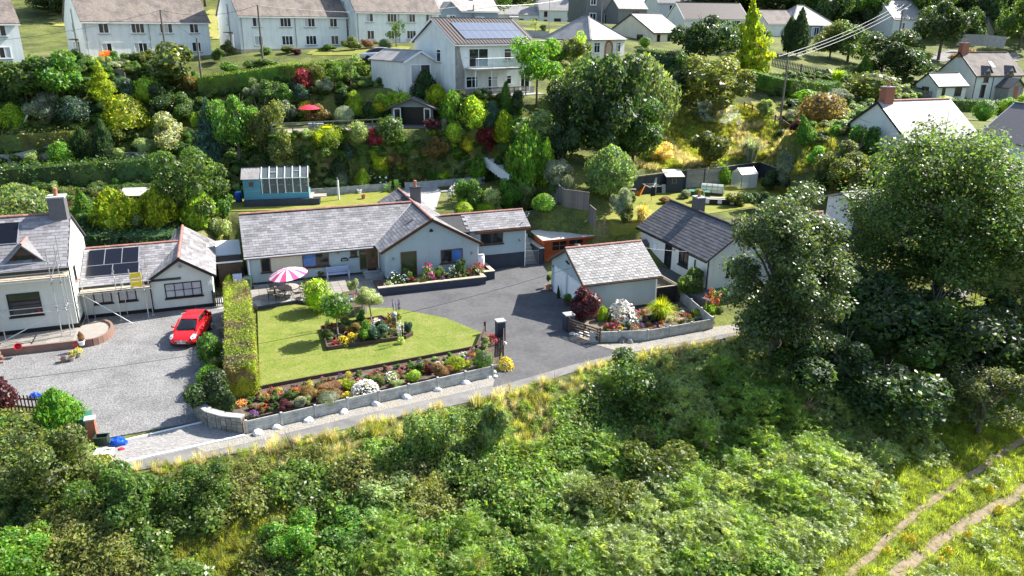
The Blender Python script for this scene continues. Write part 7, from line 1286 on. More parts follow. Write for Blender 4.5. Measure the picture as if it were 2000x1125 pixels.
# ================================================================ PLANTS: every shrub and tree where it stands
PL=[('loose','mid',55,214,110,92,'leafy_tree','broad leafy green thicket at the far left below the first houses',.15),('loose','green',128,212,95,98,'leafy_tree','bright-topped leafy bush right of the far left thicket',.12),('spruce','gold',205,214,62,92,'golden_conifer','tall ragged golden conifer on a bare trunk below the second houses',.2),('ball','lime',292,201,46,46,'lime_shrub','rounded lime shrub left of the dark blue-flowered bush',0),('dome','gold',252,251,82,64,'golden_conifer','wide spreading golden-green conifer left of the variegated shrub',0),('loose','dark',322,220,60,50,'hydrangea_bush','dark bush dotted with blue flowers below the lime shrub',0),('big','olive',338,168,104,72,'laurel_bush','large olive laurel beside the wooden pole of the second houses',0),('flame','lime',33,250,46,47,'lime_shrub','glowing lime-yellow upright shrub left of the A-frame arbour',0),('ball','bluegreen',151,248,54,54,'blue_conifer','rounded blue-green conifer right of the A-frame arbour',.1),('fine','silver',90,242,62,56,'silver_shrub','silvery loose shrub behind the A-frame arbour',0),('cone','dark',207,315,56,82,'dark_conifer','dark pointed conifer above the long laurel hedge',0),('flame','dark',160,303,36,52,'dark_conifer','smaller dark oval conifer left of the pointed one',0),('ball','bright',125,322,44,42,'green_shrub','low bright green mound at the left end of the laurel hedge',0),('loose','varieg',330,292,80,66,'variegated_shrub','pale variegated shrub with white flowers above the low retaining wall',0),('spruce','bluegreen',415,318,78,120,'blue_spruce','large blue-green spruce left of the tall green tree',.05),('tree','green',470,322,92,148,'tall_garden_tree','tall dense mid-green tree right of the blue spruce',.1),('tree','olive',520,318,70,120,'tall_garden_tree','olive-green tree standing just right of the tallest garden tree',.1),('tree','mid',388,442,132,140,'round_tree','large round leafy tree behind the golden conifers and annex',.08),('flame','gold',236,449,78,82,'golden_conifer','left one of the two big rounded golden conifers behind the annex',0),('flame','gold',311,441,72,78,'golden_conifer','right one of the two big rounded golden conifers behind the annex',0),('flame','lime',390,442,56,70,'golden_conifer','smaller golden conifer in front of the round leafy tree',0),('cone','green',166,430,54,58,'green_conifer','mid-green feathery conifer left of the golden pair',0),('willow','willow',42,438,115,78,'willow_bush','pale feathery willow bush behind the solar-panelled roof',0),('loose','varieg',428,470,40,58,'variegated_shrub','cream-edged shrub at the side path of the annex',0),('loose','green',440,430,44,50,'green_shrub','fresh green shrub left of the bungalow roof corner',0),('ball','orange',212,121,28,20,'orange_shrub','small orange-leaved shrub before the second houses',0),('fine','grey',226,134,36,18,'grey_shrub','low grey-green shrub before the second houses',0),('clip','dark',241,131,18,15,'clipped_ball','small dark clipped ball before the second houses',0),('loose','gold',312,112,30,24,'golden_shrub','yellowish shrub under the window of the second houses',0),('fine','bronze',375,180,34,36,'bronze_shrub','bronze twiggy shrub between the laurel and the lower pole',0),('loose','bluegreen',250,196,50,40,'green_shrub','blue-green filler shrub behind the spreading golden conifer',0),('loose','olive',228,290,44,40,'olive_shrub','olive shrub between the dark conifer and the low wall',0),('fine','pale',285,300,60,32,'pale_shrub','pale wispy shrub on the low retaining wall',0),('loose','mid',365,232,50,46,'green_shrub','green shrub left of the blue spruce top',0),('flame','lime',383,246,18,26,'lime_shrub','slim yellow-green shrub beside the blue spruce',0),('loose','dark',12,205,60,50,'dark_shrub','dark shrub at the left edge under the red roofline',0),('loose','lime',560,152,60,26,'lime_shrub','lime foliage spilling over the lit long hedge',0),('ball','red',595,180,36,42,'red_maple','dark red shrub below the long clipped hedge',0),('fine','olive',614,172,48,54,'olive_tree','grey-green wispy bush right of the dark red shrub',0),('sparse','green',655,183,44,58,'small_fruit_tree','small fruit tree with slim trunk under the hedge end',.35),('sparse','mid',686,178,34,58,'small_fruit_tree','second small fruit tree just right of the first',.35),('fine','grey',636,184,40,34,'grey_shrub','feathery grey shrub between red shrub and fruit trees',0),('sparse','pale',737,164,42,42,'small_fruit_tree','little pale-leaved tree left of the lime tree',.3),('tree','lime',783,202,74,66,'lime_tree','rounded bright lime-green tree below the white annexe',.05),('flame','dark',826,206,48,66,'dark_conifer','dark conifer between the lime tree and golden conifer row',0),('flame','gold',849,208,38,44,'golden_conifer','first golden conifer of the row below the balcony house',0),('flame','bright',884,242,44,64,'green_conifer','second conifer of the row below the balcony house',0),('flame','lime',925,246,48,56,'golden_conifer','third broad golden-green conifer of the row',0),('flame','bluegreen',956,250,36,50,'blue_conifer','blue-green conifer fourth in the row',0),('flame','gold',985,274,46,56,'golden_conifer','last low golden conifer at the right end of the row',0),('flame','dark',905,252,40,62,'dark_conifer','dark conifer filling the row below the stone terrace',0),('big','silver',560,240,36,42,'silver_shrub','silver-leaved shrub left of the red parasol',0),('ball','yellow',597,224,30,26,'yellow_shrub','yellow shrub directly behind the red parasol',0),('loose','bronze',622,242,38,34,'bronze_shrub','bronze-gold shrub right of the red parasol',0),('clip','grey',673,243,32,34,'lavender_ball','grey lavender ball on the terrace',0),('column','lime',696,222,30,44,'lime_conifer','lime-edged upright conifer behind the terrace',0),('loose','dark',665,214,36,38,'dark_shrub','dark green shrub left of the lime-edged conifer',0),('loose','green',556,205,40,36,'green_shrub','green shrub above the silver-leaved shrub',0),('loose','bluegreen',592,202,40,32,'green_shrub','blue-green shrub above the yellow shrub',0),('box','green',730,192,36,22,'clipped_hedge_block','small clipped green hedge block left of the lime tree',0),('loose','dark',724,236,34,34,'dark_shrub','very dark shrub left of the summerhouse',0),('ball','yellow',742,212,34,20,'yellow_shrub','cream-yellow shrub above the summerhouse roof',0),('loose','mid',525,210,60,50,'green_shrub','mid-green shrub right of the tall garden trees',0),('fine','silver',500,200,36,34,'silver_shrub','soft silver shrub left of the terrace shrubs',0),('loose','green',770,222,40,26,'green_shrub','green shrub above the back of the summerhouse',0),('loose','olive',556,330,54,72,'olive_tree','olive-leaved tree above the greenhouse',.1),('loose','mid',598,322,36,40,'green_shrub','green shrub right of the olive-leaved tree',0),('box','gold',640,278,54,28,'clipped_golden_hedge','clipped golden-topped hedge block on the terrace edge',0),('sparse','mid',645,345,62,86,'garden_tree','airy green tree with grey trunk below the terrace edge',.3),('ball','pale',701,282,36,42,'pale_shrub','pale green rounded shrub in front of the terrace rail',0),('loose','red',728,292,34,36,'purple_shrub','deep red-purple shrub below the terrace rail',0),('ball','mid',762,290,52,54,'green_shrub','large rounded green shrub below the summerhouse',0),('loose','purple',845,262,36,28,'purple_shrub','dark purple shrub right of the summerhouse steps',0),('fine','silver',867,262,22,32,'silver_shrub','slim silver shrub beside the dark purple one',0),('ball','lime',884,284,30,38,'lime_shrub','rounded lime-green shrub left of the yellow shrub',0),('tree','bronze',852,336,58,84,'bronze_tree','bronze-green tree with forked trunk on the slope',.3),('ball','yellow',913,296,26,28,'yellow_shrub','bright yellow shrub left of the red maple',0),('tree','red',951,320,48,70,'red_maple','red-leaved maple above the white-edged steps',.3),('box','mid',708,318,26,34,'clipped_shrub','dark clipped block above the low panel wall',0),('box','lime',733,306,24,22,'clipped_shrub','small gold-topped clipped block',0),('box','gold',743,340,34,36,'clipped_shrub','larger gold-topped clipped box above the lime chairs',0),('loose','green',793,308,32,36,'green_shrub','vivid green shrub between the clipped blocks and bronze tree',0),('fine','olive',803,345,54,50,'olive_shrub','soft olive shrub left of the clipped box by the red rose',0),('box','green',843,348,24,26,'clipped_shrub','dark green clipped box left of the bronze tree trunk',0),('loose','bright',890,318,36,28,'green_shrub','bright green shrub right of the bronze tree',0),('ball','bright',930,348,34,40,'green_shrub','bright rounded shrub left of the white-edged steps',0),('ball','lime',860,356,22,18,'lime_shrub','little lime ball behind the low panel wall',0),('rose_white','green',741,362,42,32,'white_rose','white-flowered rose bush beside the lime chairs',0),('rose_red','green',824,358,24,18,'red_rose','red-flowered rose behind the low panel wall',0),('column','dark',602,362,30,52,'dark_conifer','dark columnar conifer at the right of the greenhouse',0),('ball','dark',665,338,34,34,'dark_shrub','dark rounded shrub right of the airy tree trunk',0),('column','olive',684,352,16,50,'slim_shrub','slim olive upright shrub above the back lawn',0),('column','silver',669,368,22,38,'slim_shrub','slim silver upright shrub behind the clothes post',0),('flame','lime',706,366,28,38,'lime_shrub','lime upright shrub above the low panel wall',0),('loose','olive',618,372,46,28,'olive_shrub','low olive shrub right of the dark columnar conifer',0),('loose','pale',648,372,36,26,'pale_shrub','low pale shrub at the left of the panel wall',0),('fine','bronze',775,330,38,36,'bronze_shrub','bronze grassy shrub above the panel wall',0),('loose','mid',870,305,30,26,'green_shrub','mid-green shrub between yellow shrub and bronze tree',0),('loose','bluegreen',680,312,30,30,'blue_shrub','blue-green shrub above the dark rounded shrub',0),('loose','pale',900,340,30,26,'pale_shrub','pale shrub left of the bright rounded one',0),('rose_white','mid',893,392,34,36,'white_flower_bush','white-flowered bush beside the white stepped wall',0),('column','bright',903,396,20,36,'green_conifer','narrow bright conifer among the bushes by the steps',0),('loose','green',926,404,46,54,'green_shrub','tall leafy green shrub right of the narrow conifer',0),('ball','pale',960,404,36,32,'pale_shrub','pale rounded shrub above the wing ridge',0),('tree','bright',996,404,44,56,'green_shrub','large glossy bright shrub above the wing roof',0),('fine','pale',1030,392,28,40,'pale_shrub','pale feathery shrub right of the glossy bright one',0),('ball','olive',1027,412,24,30,'olive_shrub','olive rounded shrub behind the wing gable',0),('dome','bright',1062,404,44,26,'green_shrub','low vivid green shrub at the left of the board fence',0),('dome','lime',905,412,34,18,'lime_shrub','low lime shrub at the foot of the stepped wall',0),('dome','lime',945,412,40,20,'lime_shrub','low yellow-green shrub above the wing ridge tiles',0),('loose','mid',975,350,40,40,'green_shrub','mid-green shrub left of the white-edged steps foot',0),('flame','bright',1036,358,70,108,'green_conifer','big bright green conifer pair-top left of the board fence',0),('flame','lime',1058,360,34,86,'golden_conifer','lime-edged conifer in front of the big bright green one',0),('loose','pale',1052,288,88,66,'pale_tree','pale leafy bush above the big bright conifer',.05),('loose','dark',1090,318,62,78,'dark_shrub','dark bush between the conifer and the great dark tree',0),('fine','silver',1092,368,60,66,'silver_shrub','silver-grey wispy shrub above the board fence',.1),('willow','willow',1190,392,88,104,'willow_bush','pale feathery willow-like tree in front of the great dark tree',.18),('tree','dark',1172,318,150,196,'great_dark_tree','great dark tree at the centre of the clump',.06),('tree','forest',1105,300,80,130,'dark_tree','dark tree filling the left of the central clump',.08),('willow','willow',1140,235,110,118,'light_green_tree','light green tree at the upper left of the central clump',.05),('willow','willow',1252,270,112,152,'grey_green_tree','tall grey-green tree at the right of the central clump',.05),('tree','ivy',1235,322,110,120,'ivy_tree','ivy-dark tree at the lower right of the central clump',.05),('tree','bright',1048,208,88,120,'garden_tree','open green tree with pale forked trunk beside the balcony house',.3),('sparse','lime',1128,128,50,62,'pale_tree','light yellow-green tree before the hipped bungalow',.15),('cone','green',986,208,34,48,'green_conifer','small dark green cone conifer by the stone terrace',0),('loose','dark',1010,225,44,42,'dark_shrub','dark shrub beneath the open green tree',0),('fine','bronze',938,186,54,18,'bronze_shrub','straw-coloured bush under the balcony',0),('ball','green',1014,265,40,36,'green_shrub','rounded green shrub above the pale leafy bush',0),('loose','green',1085,128,60,40,'green_shrub','leafy green shrub left of the light yellow-green tree',0),('tree','olive',1395,232,130,112,'meadow_tree','wide round-headed tree over the tarpaulin in the meadow',.12),('tree','bright',1372,170,80,46,'green_tree','bright-topped tree behind the round meadow tree',.05),('loose','dark',1325,200,60,66,'dark_tree','dark tree left of the round meadow tree',.06),('loose','olive',1390,328,70,66,'meadow_shrub','rounded olive shrub in the long meadow grass',0),('tuft','grey',1465,314,66,52,'pampas_grass','silvery pampas grass clump in the meadow',0),('fine','straw',1285,315,60,42,'dry_grass_clump','tan dry grass clump at the left of the meadow',0),('tree','dark',1375,140,116,118,'dark_tree','big dark tree left of the golden tree behind the meadow',.05),('spruce','gold',1470,140,102,132,'golden_conifer','great golden conifer on the skyline above the meadow',0),('cone','forest',1556,112,52,88,'bare_conifer','dark half-bare conifer before the blue-grey bungalow',.1),('flame','forest',1538,108,26,70,'bare_conifer','slimmer dark conifer just left of the half-bare one',.1),('tree','forest',1832,118,100,122,'dark_tree','big dark tree in front of the bright-roofed far house',.12),('tree','mid',1655,120,90,76,'leafy_tree','light leafy tree left of the far wired pole',.05),('tree','forest',1720,150,110,82,'dark_tree','dark leafy mass above the cone conifer',.05),('tree','olive',1620,115,60,62,'leafy_tree','olive tree right of the blue-grey bungalow',.05),('spiky','lime',1632,172,44,38,'cordyline','spiky yellow-green cordyline behind the picket fence',.3),('cone','green',1690,148,36,40,'green_conifer','sharp green cone conifer above the round bush',0),('ball','olive',1702,196,92,50,'round_shrub','wide rounded olive bush left of the palings',0),('ball','bronze',1600,250,76,62,'round_shrub','large bronze-green rounded bush left of the silver one',0),('dome','bright',1572,204,56,28,'green_shrub','low bright green bush above the bronze rounded one',0),('fine','silver',1634,200,62,32,'silver_shrub','silver spreading shrub above the bronze rounded one',0),('cone','green',1576,280,42,54,'dark_conifer','dark green cone beside the meadow rails',0),('dome','gold',1846,204,44,16,'golden_dome','golden dome shrub in front of the cottage wing',0),('clip','green',1919,236,42,38,'clipped_ball','big clipped green ball below the dormer cottage',0),('clip','gold',1966,226,34,24,'golden_dome','gold-topped clipped dome right of the green ball',0),('loose','lime',1988,224,34,34,'lime_shrub','yellow-green shrub at the right edge below the cottage',0),('tree','bright',1962,224,40,30,'green_shrub','green filler shrub beside the gold-topped dome',0),('tree','olive',1650,392,140,128,'grey_green_tree','grey-green bushy tree between meadow and ash tree',.05),('fine','silver',1540,368,56,66,'silver_shrub','silver bush at the right end of the navy wall',0),('loose','bright',1595,330,44,40,'green_shrub','bright shrub right of the meadow rails',0),('loose','dark',1618,370,70,48,'dark_shrub','dark shrub under the grey-green bushy tree',0),('fine','bronze',1640,410,50,36,'bronze_shrub','bronze bush above the palings',0),('fine','grey',1548,240,36,32,'grey_shrub','grey shrub beside the cross-armed pole',0),('loose','purple',1556,262,28,24,'purple_shrub','small purple shrub beside the cross-armed pole',0),('dome','bright',1632,262,26,18,'green_shrub','small bright clipped shrub by the neighbour steps',0),('fine','pale',1490,232,36,44,'pale_shrub','pale shrub in the sunlit lawn by the rails',.1),('clip','green',1260,92,24,18,'clipped_ball','small clipped ball by the cream bungalow gable',0),('flame','bright',1410,356,28,36,'bean_plants','leafy green bean plants between cloche and greenhouse',0),('loose','green',1362,395,30,24,'green_shrub','leafy shrub behind the dark roof chimney',0),('tuft','straw',1250,432,44,40,'straw_grass','golden bushy grass beside the dark-roofed bungalow',0),('fine','silver',1212,430,40,60,'grey_shrub','grey-green bush beyond the board fence',0),('loose','olive',1222,440,36,40,'olive_shrub','olive bush by the curved pale steps',0),('column','silver',1110,388,24,46,'slim_shrub','slim grey shrub inside the board fence',0),('loose','mid',1228,402,34,30,'green_shrub','green shrub beside the potting bench on the neighbour lawn',0),('fine','silver',1340,388,26,22,'grey_shrub','grey shrub against the weathered boards of the navy fence',0),('loose','dark',1500,372,44,36,'dark_shrub','dark shrub right of the small aluminium greenhouse',0),('loose','olive',1440,402,40,26,'olive_shrub','olive shrub behind the dark-roofed bungalow rear wing',0),('tree','dark',1480,412,60,46,'dark_shrub','dark leafy bush between greenhouse and sycamore top',0),('fine','bronze',1300,398,30,16,'bronze_shrub','low bronze plants in front of the small navy shed',0),('loose','green',255,112,26,18,'green_shrub','small green shrub under the left window of the second houses',0),('loose','dark',150,128,36,30,'dark_shrub','dark shrub in the gap between the first two pairs of houses',0),('fine','bronze',128,120,26,24,'bronze_shrub','brownish shrub beside the grey board fence top',0),('loose','mid',425,122,30,24,'green_shrub','green shrub in the gap right of the second houses',0),('loose','olive',445,108,26,26,'olive_shrub','olive shrub by the side wall of the third houses',0),('ball','green',520,106,22,12,'green_shrub','low green planting below the third houses door',0),('loose','olive',560,104,30,14,'olive_shrub','low olive planting below the third houses',0),('fine','purple',578,106,20,12,'purple_shrub','small dark purple shrub under the third houses window',0),('loose','mid',640,100,30,12,'green_shrub','small green planting at the right end of the third houses',0),('fine','brown',720,94,30,16,'brown_shrub','brown twiggy shrub below the cream houses wall',0),('loose','green',455,150,44,30,'green_shrub','leafy green shrub behind the lower pole and long hedge',0),('loose','mid',500,140,60,22,'green_shrub','green shrub band above the long clipped hedge',0),('tree','mid',1730,420,130,110,'leafy_tree','leafy tree hiding the lean-to beside the ash',0),('loose','green',1690,300,60,50,'green_shrub','green bush at the gable of the grey slate house',0),('tree','olive',1120,130,60,60,'olive_tree','olive tree between the balcony house and hipped bungalow',.1),('loose','bright',1180,150,70,34,'green_shrub','bright leafy top above the central clump',0),('loose','mid',1330,160,60,50,'green_tree','mid-green bush below the dark clipped hedge',0),('loose','dark',1280,150,60,40,'dark_shrub','dark bush below the cream bungalow hedge',0),('tree','mid',1450,110,80,70,'green_tree','mid-green tree between the dark and golden trees',.05),('tree','dark',1610,60,60,50,'dark_tree','dark tree right of the glazed porch',.05),('loose','olive',1760,110,60,44,'olive_shrub','olive shrub under the far wired pole',0),('tree','dark',1770,160,80,60,'dark_tree','dark tree left of the cottage wing roof',.05),('sparse','mid',774,92,38,50,'small_tree','slim young tree in front of the cream houses',.3),('clip','dark',752,98,26,20,'clipped_dome','dark clipped dome below the cream houses',0),('loose','olive',685,98,34,24,'olive_shrub','olive shrub between the third and cream houses',0),('ball','bright',598,92,30,14,'green_shrub','low bright plants under the third houses',0),('loose','mid',940,60,28,16,'green_shrub','green shrub beside the slate blue house',0),('sparse','pale',1046,62,22,22,'small_tree','small pale tree on the farmhouse lawn',.2),('fine','mid',1060,60,16,14,'green_shrub','dark little shrub by the farmhouse wall',0),('loose','green',1262,34,36,26,'leafy_tree','leafy tree before the green-roofed shed',.1),('loose','pale',1302,34,26,16,'pale_shrub','pale shrub before the dark slate house',0),('dome','bright',1418,34,26,18,'clipped_dome','green dome at the end of the dark slate house',0),('tree','forest',1000,25,70,60,'dark_tree','dark tree beside the farmhouse chimney',.1),('tree','red',985,20,36,36,'copper_tree','coppery tree above the farmhouse wing',.1),('tree','dark',930,40,60,60,'dark_tree','dark tree above the slate blue house',.08),('fine','bronze',1885,118,60,24,'bronze_shrub','pinkish border shrubs by the estate road',0),('ball','lime',1806,118,24,14,'lime_shrub','small lime shrub at the near side of the estate road',0),('tree','mid',1990,95,80,100,'roadside_tree','big dark tree cut by the right edge above the cottage',.1),]
BYY={783:84.0,826:84.3,742:84.2,770:84.4,730:84.0}
for k,(kind,c,px,py,w,h,name,label,tr)in enumerate(PL):plant(kind,c,px,py,w,h,name,label,trunk=tr or None,p=(lambda q:(q[0],q[1],h1(q[0],q[1])))(aty(px,py,BYY[px]))if px in BYY and 180<py<225 else None)
# ---------------------------------------------------------------- hedges
hedge('clipped_hedge','tall clipped yellow-green hedge between the gravel yard and the front lawn',[(*at(478,786)[:2],0),(*at(474,690)[:2],0),(*at(466,606)[:2],0)],1.55,2.25,(.19,.235,.03),.12,230,leafmat('hedge_leaf',(.24,.30,.035),col2=(.20,.17,.09)),rough=.06)
hedge('laurel_hedge','long dark laurel hedge across the lower left garden',[ground(-50,374),ground(60,368),ground(150,362),ground(240,356),ground(330,350)],2.2,2.2,'ivy',.26,26,LEAF_GLOSS,rough=.2)
hedge('rose_hedge','olive rose hedge above the grey garden wall',[ground(-50,296),ground(50,292),ground(148,286)],2.0,1.7,'olive',.22,26,LEAF,rough=.22)
hedge('long_clipped_hedge','long clipped hedge with a sunlit yellow top below the third houses',[ground(392,186),ground(470,176),ground(560,162),ground(640,158),ground(708,156)],2.0,2.0,(.12,.19,.025),.16,60,LEAF,rough=.08)
hedge('clipped_hedge','dark clipped hedge below the cream bungalow',[ground(1248,122),ground(1300,132),ground(1335,128)],1.8,1.9,(.05,.10,.015),.2,40,LEAF,rough=.08)
hedge('clipped_hedge','long clipped hedge in front of the weathered picket fence',[ground(1465,168),ground(1530,186),ground(1600,194),ground(1625,188)],2.0,2.0,(.07,.14,.018),.2,40,LEAF,rough=.1)
hedge('clipped_hedge','clipped green hedge left of the grey slate house',[ground(1670,240),ground(1735,238)],1.6,1.5,(.09,.16,.02),.16,50,LEAF,rough=.06)
hedge('clipped_hedge','dark clipped hedge under the dormer cottage',[ground(1855,216),ground(1930,218),ground(2010,218)],1.6,1.5,(.06,.11,.02),.2,40,LEAF,rough=.08)
hedge('juniper_bank','dark spreading juniper bank behind the annex ridge',[ground(160,470),ground(250,474),ground(345,472)],3.2,.9,'juniper',.22,45,LEAF_MATTE,'shrub',.25)
# ---------------------------------------------------------------- front garden
def G0(px,py,z=0.0):return at(px,py,z)
def lollipop(label,px,py,ctop,cw,ch,colr,kind,name,z=.2,bend=.0):
 p=G0(px,py,z);W,Hh=dims(p,cw,ch);Ht=dims(p,1,py-ctop)[1];t=thing(name,label,'tree',tuple(p));mb=MB();q=Vector((bend*.4,0,(Ht-Hh)*.5));mb.tube((0,0,-.1),q,.06,.05);mb.tube(q,(0,0,Ht-Hh*.6),.05,.04);mb.build('trunk',M_['bark_pale'],t,True)
 c=link('crown',PR[kind][0],t);c.scale=(W*1.05,W*1.05,Hh*1.05);c.location=(0,0,Ht-Hh);c.color=(*PAL[colr],1);return t
lollipop('small standard tree with a dark green ball crown in the island bed',660,658,577,56,42,'green','ball','standard_tree');lollipop('small standard tree with variegated ball crown on a bent trunk',722,632,556,52,46,'varieg','fine','standard_tree',bend=.35)
